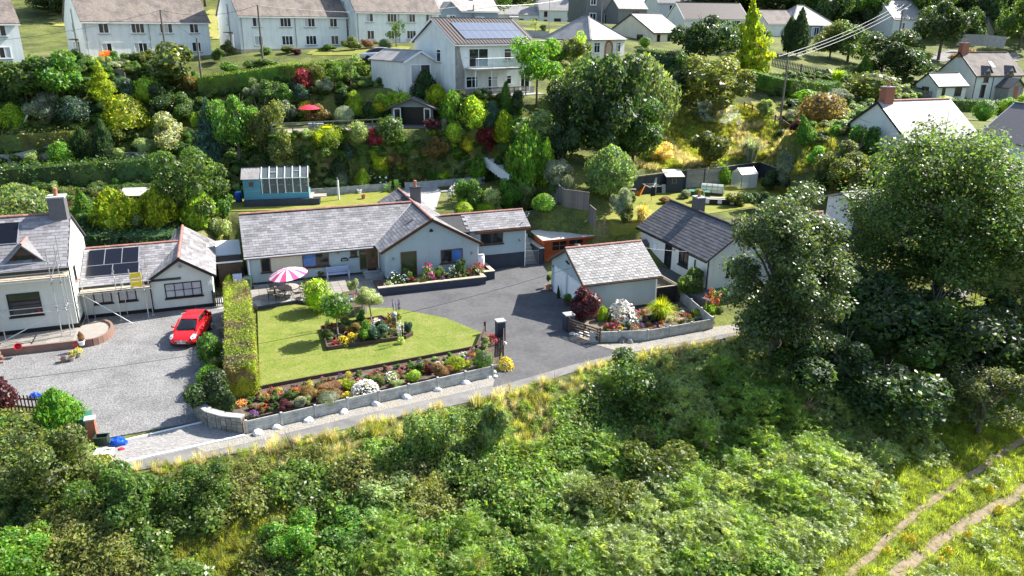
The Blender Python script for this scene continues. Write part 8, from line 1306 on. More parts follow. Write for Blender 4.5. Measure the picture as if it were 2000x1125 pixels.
FRONT=[('ball','lime',626,605,56,60,'lime_shrub','glowing lime-leaved shrub on the patio edge',.1,None),('big','varieg',692,572,22,26,'potted_tree','small variegated tree in a pot by the door steps',.36,None),('spike_violet','mid',640,640,16,70,'tall_violet_flower','tall violet flowers behind the dark ball tree',.2,'flower'),('spike_violet','mid',776,620,20,40,'tall_violet_flower','tall pale violet flowers behind the stone ornament',.2,'flower'),('loose','mid',676,640,24,24,'green_shrub','green shrub at the back of the island bed',.2,None),('fl_coral','mid',672,634,24,24,'coral_flower','coral-flowered plant left of the bent trunk',.2,'flower'),('loose','green',704,632,26,26,'green_shrub','leafy shrub behind the bent-trunk tree',.2,None),('fl_dense_yellow','lime',670,672,22,17,'yellow_flower','bright yellow flowers at the front of the island bed',.2,'flower'),('fl_dense_yellow','lime',687,664,18,16,'yellow_flower','orange-yellow flowers right of the brightest yellow clump',.2,'flower'),('fl_red','purple',656,674,18,10,'dark_red_plant','low dark red plant at the corner of the island bed',.2,'flower'),('loose','bright',712,664,34,38,'green_shrub','mounded bright green plant in the middle of the island bed',.2,None),('big','bluegreen',738,664,34,28,'hosta','blue-green broad-leaved plant at the island bed front',.2,'plant'),('fl_dense_white','varieg',737,644,26,22,'cream_flower','cream flowering mound right of the bent trunk',.2,'flower'),('fl_red','green',765,640,24,30,'red_flower','scarlet flowers left of the stone ornament',.2,'flower'),('spike_white','pale',783,668,22,44,'white_spires','white flower spires at the right end of the island bed',.2,'flower'),('big','bluegreen',799,652,18,24,'hosta','blue-green leafy plant right of the white spires',.2,'plant'),('fine','bronze',690,650,30,18,'bronze_plant','bronze low plant in the island bed middle',.2,'plant'),('loose','dark',752,652,26,26,'dark_shrub','dark shrub under the scarlet flowers',.2,None),('fine','olive',640,662,22,24,'olive_plant','olive plant beside the dark ball tree trunk',.2,'plant'),('fl_purple','mid',496,812,20,12,'pansy_clump','purple and violet pansies at the left end of the front bed',.34,'flower'),('fl_red','mid',515,800,22,12,'red_bedding','red flowers near the left end of the front bed',.34,'flower'),('fl_orange','mid',520,778,14,12,'marigold','orange marigolds along the left lawn edging',.34,'flower'),('fl_orange','mid',543,773,12,10,'marigold','orange marigolds second from the left along the edging',.34,'flower'),('fl_orange','mid',579,766,12,11,'marigold','orange marigolds third along the lawn edging',.34,'flower'),('fine','purple',556,800,34,22,'purple_heather','dark purple-brown mound behind the second panel',.34,None),('fine','grey',585,796,30,20,'grey_heather','grey-lilac mound behind the third panel',.34,None),('loose','mid',566,782,28,18,'green_plant','green mound left of the grey-lilac heather',.34,'plant'),('fine','pale',597,786,28,20,'pale_plant','pale green grassy mound in the front bed',.34,'plant'),('fine','bronze',612,778,44,24,'bronze_heather','bronze-purple wide heather in the front bed',.34,None),('fine','brown',642,762,54,20,'brown_heather','long brown heather patch by the lawn edging',.34,None),('clip','silver',642,790,42,24,'silver_mound','silver-grey dome mound behind the fourth panel',.34,None),('fl_dense_yellow','lime',679,776,20,13,'yellow_flower','small brilliant yellow cushion in the front bed',.34,'flower'),('ball','gold',683,760,26,18,'gold_mound','gold-green mound above the brilliant yellow cushion',.34,None),('fl_dense_white','varieg',713,770,46,30,'white_heather','cream-white flowering mound at the middle of the front bed',.34,None),('fine','olive',737,754,30,18,'olive_mound','olive mound right of the cream-white one',.34,None),('rose_white','grey',764,744,28,20,'white_alyssum','white-flowered silver plant by the sixth panel',.34,'flower'),('fl_magenta','mid',789,750,12,9,'magenta_flower','small magenta flowers by the sixth post',.34,'flower'),('ball','lime',808,744,26,20,'lime_mound','lime-olive mound right of the magenta flowers',.34,None),('fine','pale',775,754,34,16,'pale_mound','pale green mound behind the sixth panel',.34,None),('loose','mid',822,728,30,22,'green_plant','green plant by the lawn edging right of centre',.34,'plant'),('fine','brown',863,736,34,28,'brown_heather','rounded rust-brown heather behind the seventh panel',.34,None),('ball','gold',890,722,32,26,'gold_mound','bright gold-green mound near the right end of the bed',.34,None),('fl_purple','mid',912,710,20,14,'mauve_flower','mauve and pink flowers by the right lawn edging',.34,'flower'),('fl_orange','mid',925,698,12,10,'marigold','orange marigolds at the right end of the edging',.34,'flower'),('clip','mid',945,720,40,34,'clipped_dome','dark green dome with white specks at the right bed end',.34,None),('fine','purple',840,728,24,20,'purple_heather','purple-brown heather left of the rust-brown one',.34,None),('loose','pale',948,680,24,22,'pale_shrub','pale green shrub at the foot of the edge rail',.34,None),('fl_red','purple',962,672,20,22,'dark_red_shrub','dark red-flowered shrub behind the navy pillar bed',.34,None),('fl_dense_yellow','gold',988,718,30,22,'yellow_flower','big yellow flower clump on the tarmac side of the wall',.02,'flower'),('ball','green',413,714,46,62,'round_shrub','rounded dark green shrub behind the red car',.05,None),('fine','bright',402,764,60,66,'feathery_conifer','feathery bright green conifer at the yard bed',.05,None),('ball','olive',430,742,34,48,'olive_shrub','small olive ball shrub beside the clipped hedge',.05,None),('loose','forest',425,802,74,84,'dark_shrub','dark trailing shrub above the curved stone wall',.3,None),('loose','dark',447,810,34,46,'dark_shrub','dark shrub between the stone wall and clipped hedge end',.3,None),('fl_orange','mid',470,792,24,12,'marigold','orange flowers at the foot of the clipped hedge',.34,'flower'),('flame','bright',124,848,80,96,'clipped_conifer','big clipped green conifer beside the green wheelie bin',0,None),('loose','purple',2,806,70,84,'purple_tree','purple-leaved tree cut by the left edge of the yard',0,None),('flame','lime',448,565,18,30,'lime_shrub','small lime shrub at the top end of the clipped hedge',.1,None),('rose_white','green',771,552,26,26,'white_rose','white-flowered rose at the left of the raised planter',.55,'flower'),('fl_white','green',790,551,16,16,'white_flower','low white flowers under the tall glazed window',.55,'flower'),('loose','mid',797,546,20,26,'green_plant','green plant in front of the tall glazed window',.55,'plant'),('fl_red','mid',804,550,18,10,'red_flower','red bedding left of the pink rose',.55,'flower'),('rose_pink','green',836,547,30,38,'pink_rose','tall pink rose in the middle of the raised planter',.55,'flower'),('fl_magenta','mid',846,548,16,10,'magenta_flower','magenta bedding under the pink rose',.55,'flower'),('loose','mid',862,543,22,24,'green_plant','green potted plant right of the pink rose',.55,'plant'),('fl_white','mid',876,542,14,10,'white_flower','white bedding right of the green potted plant',.55,'flower'),('rose_white','mid',886,540,22,26,'white_rose','second white rose under the gable window',.55,'flower'),('loose','dark',900,538,24,34,'climbing_shrub','tall dark shrub rising past the gable window corner',.55,None),('fl_magenta','mid',914,537,14,12,'magenta_flower','magenta flowers right of the tall dark shrub',.55,'flower'),('fl_red','mid',932,534,26,22,'red_flower','bright pink-red geraniums at the right corner of the planter',.6,'flower'),('fl_white','mid',897,540,12,9,'white_flower','tiny white flowers below the tall dark shrub',.55,'flower'),('loose','purple',1137,628,66,66,'smoke_bush','large purple smoke bush beside the garage doors',0,None),('flame','lime',1177,626,22,30,'lime_conifer','small lime conifer right of the purple smoke bush',0,None),('cone','green',1190,632,12,22,'small_conifer','tiny green conifer in a red pot by the gate',0,None),('fl_dense_white','white',1213,628,50,44,'white_willow','pale pink-white domed shrub in front of the garage wall',0,None),('tuft','gold',1290,626,64,54,'golden_bamboo','golden arching grass-like shrub at the garage corner',0,None),('rose_red','purple',1232,622,22,30,'dark_shrub','dark reddish shrub behind the pale domed shrub',0,None),('fl_red','mid',1253,614,18,12,'red_flower','red flowers left of the golden arching shrub',0,'flower'),('fl_red','mid',1265,612,12,10,'red_flower','second red flowers beside the golden arching shrub',0,'flower'),('fl_orange','mid',1243,624,10,9,'orange_flower','orange pot flowers below the dark reddish shrub',0,'flower'),('fl_white','silver',1240,632,18,14,'white_flower','white-leaved plant left of the red pots',0,'flower'),('fl_red','mid',1240,644,16,12,'red_flower','red flowers behind the bent panel wall',0,'flower'),('fl_purple','mid',1252,640,12,11,'purple_flower','bright purple flowers beside the red ones',0,'flower'),('fl_orange','mid',1292,638,16,14,'orange_flower','orange-yellow flowers in a pot behind the wall',0,'flower'),('fl_pink','mid',1302,634,14,12,'pink_flower','pink flowers in a grey pot behind the wall',0,'flower'),('fl_pink','varieg',1318,626,18,18,'pink_flower','pink and white flowers towards the side panels',0,'flower'),('fl_red','mid',1337,618,14,9,'red_flower','red flowers at the right of the pot garden',0,'flower'),('fl_orange','mid',1330,630,12,8,'orange_flower','small orange flowers at the right of the pot garden',0,'flower'),('ball','lime',1363,620,22,16,'lime_shrub','lime potted shrub against the side panels',0,None),('loose','bluegreen',1228,644,16,16,'small_conifer','blue-green clump behind the bent wall',0,None),('rose_red','purple',1198,646,32,20,'dark_red_plant','dark red leafy plant behind the open gate',0,'plant'),('fl_red','mid',1345,624,14,12,'red_flower','dark red flowers near the lime potted shrub',0,'flower'),('loose','dark',1275,632,28,20,'dark_shrub','dark low shrub in the middle of the pot garden',0,None),('loose','mid',1352,590,60,62,'green_shrub','leafy green shrub behind the side panel wall',0,None),('flame','lime',1331,585,20,44,'golden_conifer','narrow golden conifer beside the black fence',0,None),('spike_orange','bright',1388,604,48,40,'crocosmia','orange-red crocosmia spikes above the lane corner',.4,'flower'),('loose','bright',1408,600,30,38,'green_shrub','bright green shrub right of the crocosmia',.2,None),('loose','olive',1402,618,24,20,'olive_shrub','olive shrub on top of the pale lane wall',.3,None),('ball','green',1112,588,22,14,'pot_plant','leafy plant in a wide dark pot by the garage doors',.3,'plant'),('cone','forest',1091,578,8,22,'pot_conifer','thin dark potted conifer before the left garage door',.2,'plant'),('loose','mid',1071,552,12,18,'pot_tree','small leafy plant in the pot at the garage corner',.4,'plant'),('fl_red','mid',673,582,10,9,'red_flower','red flowers in a pot on the garden cabinet',1.05,'flower'),('fl_pink','mid',692,584,12,10,'pink_flower','pink flowers in a pot on the garden cabinet',1.05,'flower'),('loose','bronze',627,541,26,20,'strappy_plant','strappy bronze plant left of the lilac bench',.36,'plant'),('spike_violet','mid',700,585,16,26,'violet_flower','violet flowers at the right of the garden cabinet',.6,'flower'),('flame','brown',160,668,10,22,'small_conifer','rusty little conifer in a pot on the terrace corner',.6,'plant'),('fl_yellow','lime',153,690,16,12,'yellow_flower','yellow flowers in the pot at the right below the terrace',.3,'flower'),('fl_yellow','olive',141,696,12,14,'yellow_flower','yellowish plant in the middle pot below the terrace',.3,'plant'),('fl_violet','mid',124,700,10,8,'violet_flower','violet flowers in the left pot below the terrace',.3,'flower'),]
for(kind,c,px,py,w,h,name,label,z,cat)in FRONT:plant(kind,c,px,py,w,h,name,label,cat=cat,p=G0(px,py,z))
for i in range(26):
 f=(i+.5)/26;a,b=at(600,758,.34),at(925,698,.34);q=a+(b-a)*f;plant('fl_red','mid',0,0,.24,.22,'red_bedding','small red bedding plant in the row along the lawn edging',cat='flower',group='red bedding along the lawn edging',p=(q[0]+rng.uniform(-.08,.08),q[1]-.35+rng.uniform(-.08,.08),.34),meters=True)
for k in range(5):q=Matrix.Translation(gr.location)@Matrix.Rotation(TH*.55,4,'Z')@Vector((2.0+k*.8,1.2,1.5));plant('loose','mid',0,0,.8,.8,'greenhouse_plant','leafy plant growing inside the glazed greenhouse',cat='plant',group='plants inside the greenhouse',p=tuple(q),meters=True)
for(px,py,r,h,m,lb,z)in[(1071,566,.24,.42,'pot','brown pot at the left corner of the garage',.02),(1112,594,.42,.35,'darkwood','wide dark wooden tub before the right garage door',.02),(1091,582,.14,.25,'black_plastic','small dark pot before the left garage door',.02),(1190,640,.2,.3,'pot','red terracotta pot behind the open gate',.05),(1302,642,.22,.32,'pot_grey','grey pot behind the bent panel wall',.05),(1292,644,.18,.28,'pot','terracotta pot with orange flowers behind the bent wall',.05),(1363,626,.2,.28,'pot_grey','pale pot against the side panels',.05),(757,563,.26,.42,'pot','terracotta pot at the corner of the door steps',.3),(124,706,.17,.28,'pot','terracotta pot at the left of the three below the terrace',.03),(141,704,.2,.25,'pale_wood','wide buff pot in the middle below the terrace',.03),(154,697,.17,.22,'pale_wood','buff pot at the right below the terrace',.03),(160,674,.2,.3,'whitepaint','white pot on the terrace corner',.42),(148,676,.15,.2,'red_paint','small red pot on the terrace corner',.42),(672,586,.16,.2,'pot','terracotta pot on the garden cabinet',1.04),(690,588,.14,.18,'whitepaint','white pot on the garden cabinet',1.04)]:
 planter_pot(lb,at(px,py,z),r,h,m)
t=thing('red_bucket','red plastic bucket tipped on the cottage terrace','bucket',tuple(at(38,682,.45)),.4);part(t,'tub','red_paint',lambda b:b.lathe([(0,0),(.16,0),(.22,.3),(.2,.3),(.15,.04),(0,.04)],14),Matrix.Translation((0,0,.12))@Matrix.Rotation(R(55),4,'X'));part(t,'handle','steel',lambda b:b.bar((-.2,0,.2),(.2,0,.2),.015))
# ================================================================ BIG TREES
def big_tree(name,label,p,W,Hh,colr,seed,nb,nleaf,lsize,base=.12,m=None,br=(.13,.2),lean=0.0,sq=1.0):
 r_=np.random.default_rng(seed);t=thing(name,label,'tree',tuple(p));C=[]
 while len(C)<nb:
  v=r_.uniform(-1,1,3);d=np.linalg.norm(v*[1,1,1])
  if d<1 and d>.12:C.append(v)
 C=np.array(C);C[:,:2]/=np.sqrt(1-.62*C[:,2:]**2);C=C*[.40*W,.40*W*sq,.40*Hh*(1-base)];C[:,2]+=Hh*(base+(1-base)*.52);tz=(C[:,2]/Hh);C[:,:2]*=(1.08-.35*np.clip(tz-.6,0,1)/.4)[:,None];Rr=r_.uniform(*br,nb)*W
 mb=MB();heart=Vector((lean,0,Hh*.45));mb.tube((0,0,-.6),(lean*.4,0,Hh*.22),.032*Hh,.026*Hh,10);mb.tube((lean*.4,0,Hh*.22),heart,.026*Hh,.016*Hh,8);mb.tube(heart,(lean,0,Hh*.8),.016*Hh,.004*Hh,7)
 for c in C:
  s=Vector((lean*.5,0,max(Hh*.15,min(Hh*.7,c[2]*.55))));e=Vector(c);mid=s.lerp(e,.55)+Vector((0,0,.03*Hh));mb.tube(s,mid,.009*Hh,.006*Hh,6);mb.tube(mid,e,.006*Hh,.0015*Hh,5)
  for _ in range(3):e2=e+Vector(r_.normal(size=3)*.06*W);mb.tube(mid.lerp(e,.5),e2,.003*Hh,.001*Hh,4)
 mb.build('trunk',M_['bark'],t,True)
 k=r_.integers(0,nb,nleaf*2);d=sph(nleaf*2);lm=lump(d[:3000],2.2,.35,seed);lm=np.resize(lm,nleaf*2);P=C[k]+d*(Rr[k]*rng.uniform(.3,1.06,nleaf*2)**.6*lm)[:,None]*[1,1,.72];deep=np.zeros(len(P),int)
 for i in range(nb):deep+=(np.linalg.norm((P-C[i])/[1,1,.72],axis=1)<Rr[i]*.45)
 ok=(deep<2)&(P[:,2]>.4);P,d=P[ok][:nleaf],d[ok][:nleaf]
 o=link('crown',qmesh('foliage',leaves(P,d*.6+np.array([0,0,.7]),lsize,aspect=.62,jit=.6),[m or LEAF]),t);o.color=(*PAL[colr],1)if isinstance(colr,str)else(*colr,1);return t
p=np.array([*aty(1512,690,45.0)[:2],0]);p[2]=h1(*p[:2]);big_tree('sycamore_tree','big round dark green tree with glittering leaves beside the lane',p,8.0,12.6,(.085,.13,.042),3,85,40000,.22,.0,LEAF_GLOSS,(.11,.165))
p=np.array([*aty(1815,640,54)[:2],0]);p[2]=h1(*p[:2]);big_tree('ash_tree','tallest leafy ash tree at the right of the lane',p,15.5,14.0,(.10,.165,.042),5,130,60000,.26,.0,LEAF,(.085,.14))
p=np.array([*aty(2060,640,53)[:2],0]);p[2]=h1(*p[:2]);big_tree('ash_tree','leafy ash tree cut by the right edge of the picture',p,10.5,11.5,(.12,.19,.055),8,60,20000,.27,.08,LEAF,(.09,.15))
p=np.array([*aty(1935,735,42)[:2],0]);p[2]=h1(*p[:2]);big_tree('alder_tree','low grey-green tree in front of the ash trees at the right',p,5.0,5.6,(.13,.16,.07),9,22,6000,.2,.05,LEAF,(.11,.17))
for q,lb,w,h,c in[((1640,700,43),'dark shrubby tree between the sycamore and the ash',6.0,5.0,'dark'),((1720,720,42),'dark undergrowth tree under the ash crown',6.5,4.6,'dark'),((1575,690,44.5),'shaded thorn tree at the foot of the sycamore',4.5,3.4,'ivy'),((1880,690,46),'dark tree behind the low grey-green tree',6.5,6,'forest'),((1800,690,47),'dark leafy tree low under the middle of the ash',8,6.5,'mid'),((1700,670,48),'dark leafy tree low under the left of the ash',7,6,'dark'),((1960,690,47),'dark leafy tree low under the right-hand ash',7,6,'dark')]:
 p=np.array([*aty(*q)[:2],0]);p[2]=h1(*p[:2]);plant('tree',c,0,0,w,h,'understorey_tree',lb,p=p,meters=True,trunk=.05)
BANK=[('loose','willow',842,905,100,112,'sapling_bush','leafy grey-green sapling bush standing up against the lane'),('big','willow',962,880,62,108,'sapling_bush','upright pale sapling right of the grey-green bush by the lane'),('loose','mid',380,990,110,96,'bramble_bush','dark green bush at the lane edge on the left'),('loose','olive',320,900,0,0,'x','x'),('fine','olive',1290,960,150,110,'gorse_bush','olive feathery bush in the middle of the bank'),('fine','olive',1180,1020,120,90,'gorse_bush','grey-olive bush lower down the bank'),('loose','bright',560,1085,110,90,'ragwort_bush','bright green bush with yellow tops at the bottom of the bank'),('loose','green',690,1060,130,80,'bramble_bush','bright leafy mound left of the bottom centre'),('fine','pale',760,980,120,60,'grassy_mound','pale grassy mound above the bottom centre'),('loose','mid',1240,800,130,100,'bramble_bush','green mound right of the dry grass near the lane'),('loose','ivy',1010,800,0,0,'x','x'),('loose','mid',250,1010,150,120,'bramble_bush','tangled bramble mound at the lower left'),('big','bright',60,1120,140,110,'leafy_bush','bright leafy bush in the bottom left corner'),('loose','olive',90,960,160,130,'bramble_bush','olive bramble thicket below the clipped conifer')]
for(kind,c,px,py,w,h,name,label)in BANK:
 if w:plant('tree' if w>75 else kind,c,px,py,w,h,name,label)
# ================================================================ WOODS BEHIND
wl=[('tree','forest'),('tree','dark'),('tree','mid'),('loose','forest'),('tree','ivy')]
prot=[tinted(PR['tree'][0],'forest'),tinted(PR['tree'][1],'dark'),tinted(PR['tree'][2],'mid'),tinted(PR['tree'][3],'forest'),tinted(PR['loose'][1],'ivy')]
Pw=np.concatenate([jgrid(-120,150,262,400,6.5),jgrid(-150,-22,150,262,6.0),jgrid(70,200,178,262,6.0),jgrid(44,100,205,262,6.0)])
Zw=H(Pw);sel=~((Pw[:,1]<262)&(Pw[:,0]>-40)&(Pw[:,0]<44));sel&=~((Pw[:,0]<-22)&(Pw[:,1]<150));Pw,Zw=Pw[sel],Zw[sel]
s=rng.uniform(6,10.5,len(Pw));scatter('woodland',np.c_[Pw,Zw-.3],np.c_[s,s,s*rng.uniform(.9,1.35,len(Pw))],rng.integers(0,5,len(Pw)),prot,tilt=.04)
for k,(px,py,Y,w,h,c,lb)in enumerate([(1590,40,185,15,15,'mid','pale-flecked tall tree above the blue-grey bungalow'),(1655,45,180,12,13,'green','ivy-green tree right of the pale-flecked one'),(1520,40,190,14,13,'forest','dark tree behind the hidden bungalow'),(1780,30,185,14,14,'dark','dark tree above the far wired pole'),(1930,30,200,16,14,'willow','soft green tree above the bright-roofed house'),(1440,30,200,15,13,'forest','dark tree behind the great golden conifer'),(160,20,128,9,6,'forest','dark hedge tree beyond the field behind the first houses'),(420,10,150,10,9,'forest','dark tree seen between the second and third houses'),(400,0,140,9,10,'dark','dark tree over the roof of the second houses'),(690,-5,150,10,11,'forest','dark tree between the third and cream houses'),(120,10,130,10,6,'forest','dark hedge tree just left of the gap field'),(960,30,160,9,9,'mid','leafy tree beyond the farm pole')]):
 p=aty(px,py,Y);z=h1(p[0],p[1]);plant('tree',c,0,0,w,max(h,p[2]+h*.8-z if False else h),'woodland_tree',lb,p=(p[0],p[1],z-.2),meters=True,trunk=.08)
# ================================================================ STUFF: grass, bracken, brambles, ground cover
def frond_plant(n=8,L=1.0,pairs=11,seed=1):
 r_=np.random.default_rng(seed);Q=[]
 for k in range(n):
  a=2*math.pi*k/n+r_.uniform(-.4,.4);d=np.array([math.cos(a),math.sin(a),0]);sd=np.array([-math.sin(a),math.cos(a),0]);h=r_.uniform(.55,.95)*L;out=r_.uniform(.55,.95)*L;prev=np.zeros(3)
  for i in range(1,pairs+1):
   t=i/pairs;c=d*out*t**1.3+np.array([0,0,h*math.sin(min(1.0,t*1.05)*math.pi*.62)]);tang=unit(c-prev);w=.34*L*(1-t)**.8*min(1,t*4)+.03*L
   if t>.22:
    for sgn in(-1,1):
     tip=c+sd*sgn*w+tang*w*.35-np.array([0,0,.10*w]);e=tang*L/pairs*.46;mid=(c+tip)/2+np.array([0,0,.03*w]);Q.append([c-e*.6,mid-e,tip,mid+e])
   prev=c
 return qmesh('foliage',np.array(Q),[M_BR])
M_BR=leafmat('bracken_frond',(.21,.315,.065),.45,.5,.35,.5);M_BR2=leafmat('bracken_frond_pale',(.26,.335,.12),.42,.5,.3,.6);M_BB=leafmat('bramble_leaf',(.125,.195,.042),.38,.5,.5,.5);M_BB2=leafmat('bramble_leaf_olive',(.20,.225,.065),.5,.5,.5,.4);M_DRY=leafmat('dry_grass_blade',(.50,.45,.29),.7,.45,.3,.2);M_GR=leafmat('meadow_grass_blade',(.28,.345,.05),.6,.5,.4,.25);M_GR2=leafmat('long_grass_blade',(.28,.295,.065),.65,.5,.4,.2);M_HERB=leafmat('herb_leaf',(.17,.265,.05),.5,.5,.5,.4)
fr1=[frond_plant(8,1.0,11,k)for k in(1,2,3)]
def recol(me,m):q=me.copy();q.materials[0]=m;return q
fr2=[recol(f,M_BR2)for f in fr1]
def bramble(n,size,seed,m):
 d=sph(n);d[:,2]=np.abs(d[:,2]);P=d*rng.uniform(.55,1.05,n)[:,None]*.62*lump(d,2.2,.4,seed)[:,None];P[:,2]*=1.1;return qmesh('foliage',leaves(P,d+[0,0,.5],size,aspect=.6,jit=.7),[m])
bb1=[bramble(240,.19,k,M_BB)for k in(1,2,3)];bb2=[bramble(240,.16,k,M_BB2)for k in(4,5)];hb1=[bramble(200,.2,k,M_HERB)for k in(6,7)]
dg=[qmesh('foliage',blades(60,1.0,.45,.011,droop=.45,base=.3),[M_DRY])for _ in range(2)];gg=[qmesh('foliage',blades(70,.42,.35,.012,droop=.5,base=.35),[M_GR])for _ in range(2)];lg=[qmesh('foliage',blades(70,.8,.4,.012,droop=.5,base=.35),[M_GR2])for _ in range(2)]
def wpoly(px):return[tuple(ground(*q)[:2])for q in px]
def lane_d(P):
 yl=np.interp(P[:,0],[p[0]for p in LCURVE],[p[1]for p in LCURVE]);yl=np.where(P[:,0]<LCURVE[0][0],LCURVE[0][1]+(P[:,0]-LCURVE[0][0])*.4,yl);yl=np.where(P[:,0]>LCURVE[-1][0],LCURVE[-1][1]+(P[:,0]-LCURVE[-1][0])*.3,yl);return(yl-P[:,1])*.9
MEADOW=wpoly([(1600,1125),(1680,1010),(1740,930),(1790,850),(1880,800),(2100,700),(2160,1200),(1560,1200)]);CLEAR=wpoly([(300,1140),(330,1060),(450,1030),(560,985),(610,1010),(540,1060),(480,1140)])
P=jgrid(-36,42,14,60,.40);d=lane_d(P);sel=(d>.45)&(d<26);P,d=P[sel],d[sel];Z=H(P);inM=_inside(P,MEADOW);inC=_inside(P,CLEAR)
n1=nz(P,.16,3.0);n2=nz(P,.42,8.0);n4=nz(P,.9,21.0)
Mc=jgrid(-38,44,12,62,1.9);mr_=rng.uniform(1.0,2.2,len(Mc));mh=rng.uniform(.5,2.5,len(Mc));kn=Mc[:,0]*.07+nz(Mc,.15,3.0)*1.6+rng.normal(size=len(Mc))*.45;mk=np.where(kn>.75,1,np.where(kn>.05,0,np.where(kn>-.55,3,np.where(rng.uniform(size=len(Mc))<.6,2,4))))
mh*=np.clip(lane_d(Mc)*.17,.08,1);D2=((P[:,None,:]-Mc[None])**2).sum(-1);hh=mh[None]*np.sqrt(np.clip(1-D2/(mr_**2)[None],0,1));own=hh.argmax(1);hm=hh.max(1);own=np.where(hm>.02,own,D2 .argmin(1));kind_=mk[own]
dryz=(d<1.3+1.5*n1)&(P[:,0]>-12)&(P[:,0]<5)&(n2>-.1);dryz|=(d<4.2)&(P[:,0]>-3.0)&(P[:,0]<2.4)&(n1+n2*.8>.0)
thick=~inM&~inC&~dryz;SH=[fr1,fr2,bb1,hb1,bb2]
for nm,k in(('bracken',0),('pale_bracken',1),('brambles',2),('nettles_and_herbs',3),('olive_brambles',4)):
 m=thick&(kind_==k);Q=np.concatenate([np.c_[P[m],Z[m]+hm[m]*.82-.12],np.c_[P[m],Z[m]+hm[m]*.3-.1][rng.uniform(size=m.sum())<.55]]);dd=lane_d(Q[:,:2]);s=rng.uniform(.62,1.1,len(Q))*(.8 if k<2 else 1.0)*np.clip(.3+.24*dd,.3,1);scatter(nm,Q,np.c_[s,s,s*rng.uniform(.8,1.2,len(Q))],rng.integers(0,len(SH[k]),len(Q)),SH[k],tilt=.3)
def put(name,m,protos,smin,smax,keep=1.0,tl=.2):
 m=m&(rng.uniform(size=len(P))<keep);Q=P[m];s=rng.uniform(smin,smax,len(Q));scatter(name,np.c_[Q,Z[m]-.05+hm[m]*.7*thick[m]],np.c_[s,s,s*rng.uniform(.85,1.25,len(Q))],rng.integers(0,len(protos),len(Q)),protos,tilt=tl)
put('dry_grass',dryz,dg,.35,.75,.95);put('long_grass',dryz|(thick&(n4>.3)),lg,.6,1.1,.35);put('dry_grass_tufts',thick&(d<10)&(n4>.3),dg,.5,.9,.25);put('weeds',dryz&(n4>.1),hb1,.4,.8,.3)
pth=[wpoly([(1640,1140),(1790,1000),(1900,925),(2010,850)]),wpoly([(1720,1135),(1850,1045),(1930,1000),(2020,945)])];strip=inM&(n2+n4*.5>.04)&(np.minimum(_seg_dist(P,pth[0],False),_seg_dist(P,pth[1],False))>1.0);put('meadow_bracken',strip,fr2,.5,.95,.7)
P2=jgrid(4,40,16,60,.34);d2=lane_d(P2);s2_=_inside(P2,MEADOW)&(d2>.3)
pth=[wpoly([(1640,1140),(1790,1000),(1900,925),(2010,850)]),wpoly([(1740,1130),(1850,1045),(1930,1000),(2020,945)])]
pd=np.minimum(_seg_dist(P2,pth[0],False)*1.3,_seg_dist(P2,pth[1],False));s2_&=pd>.16+.35*rng.uniform(size=len(pd))
Q=P2[s2_];s=rng.uniform(.6,1.15,len(Q));scatter('meadow_grass',np.c_[Q,H(Q)-.03],np.c_[s,s,s],rng.integers(0,2,len(Q)),gg+lg[:0],tilt=.2)
Q3=jgrid(-24,-2,18,40,.34);Q3=Q3[_inside(Q3,CLEAR)];s=rng.uniform(.5,1.0,len(Q3));scatter('clearing_grass',np.c_[Q3,H(Q3)-.03],np.c_[s,s,s],rng.integers(0,4,len(Q3)),gg+lg,tilt=.25)
for nm,pl,w in(('upper_footpath',pth[0],.36),('lower_footpath',pth[1],.6)):
 PT=interp(pl,90);PT=[p+np.array([mnoise.noise((p[0]*.8,p[1]*.8,1.0)),mnoise.noise((p[0]*.8,p[1]*.8,7.0))])*.1 for p in PT];mb=MB()
 for a,b in zip(PT[:-1],PT[1:]):
  t=unit(b-a);nn_=np.array([-t[1],t[0]])*w*.5;c=[a-nn_,b-nn_,b+nn_,a+nn_];zz=[h1(*v)+.03 for v in c];mb.add([(v[0],v[1],z)for v,z in zip(c,zz)],[(0,1,2,3)])
 mb.build(nm,M_['dirt'],None,True)['kind']='structure'
CORN=wpoly([(-110,828),(60,836),(140,872),(172,893),(192,912),(228,930),(-110,1010)]);Pc=jgrid(-36,-14,26,42,.42);Pc=Pc[_inside(Pc,CORN)];hc=.5*np.clip(nz(Pc,.5,2.0)+.5,0,1);s=rng.uniform(.6,1.1,len(Pc));CS_=hb1+bb2+bb1;scatter('corner_brambles',np.c_[Pc,H(Pc)+hc*.7-.05],np.c_[s,s,s],rng.integers(0,len(CS_),len(Pc)),CS_,tilt=.3)
M_TW=leafmat('dead_stem',(.22,.17,.11),.8,.1,.2,.2);tw=[qmesh('foliage',blades(26,1.25,.7,.012,droop=.35,base=.3),[M_TW])for _ in range(2)]
put('dead_stems',thick&(n4<-.25),tw,.7,1.2,.16,.4)
for k,(px,py)in enumerate([(1765,1060),(1780,1062),(1730,1085),(1535,1045),(1950,1005),(1930,965),(1890,1055),(1836,1105),(1850,1085),(1660,955),(620,1020),(600,1030),(585,1025)]):
 plant('fl_dense_yellow','lime',px,py,16,22,'ragwort','yellow-flowered ragwort plant in the rough grass',cat='wildflower',group='ragwort plants in the rough grass')
HILL=wpoly([(-60,150),(120,140),(300,120),(420,170),(560,155),(720,152),(860,200),(1000,215),(1090,200),(1090,370),(1000,372),(960,352),(780,368),(600,382),(440,385),(430,470),(160,480),(120,420),(-60,440)])
Pg=jgrid(-75,6,54,100,.85);Pg=Pg[_inside(Pg,HILL)];Zg=H(Pg);g1=nz(Pg,.12,2.0);gc=[tinted(PR[a][b],c)for a,b,c in(('loose',0,'mid'),('loose',1,'olive'),('fine',0,'dark'),('loose',2,'green'),('fine',1,'ivy'),('loose',3,'pale'))]
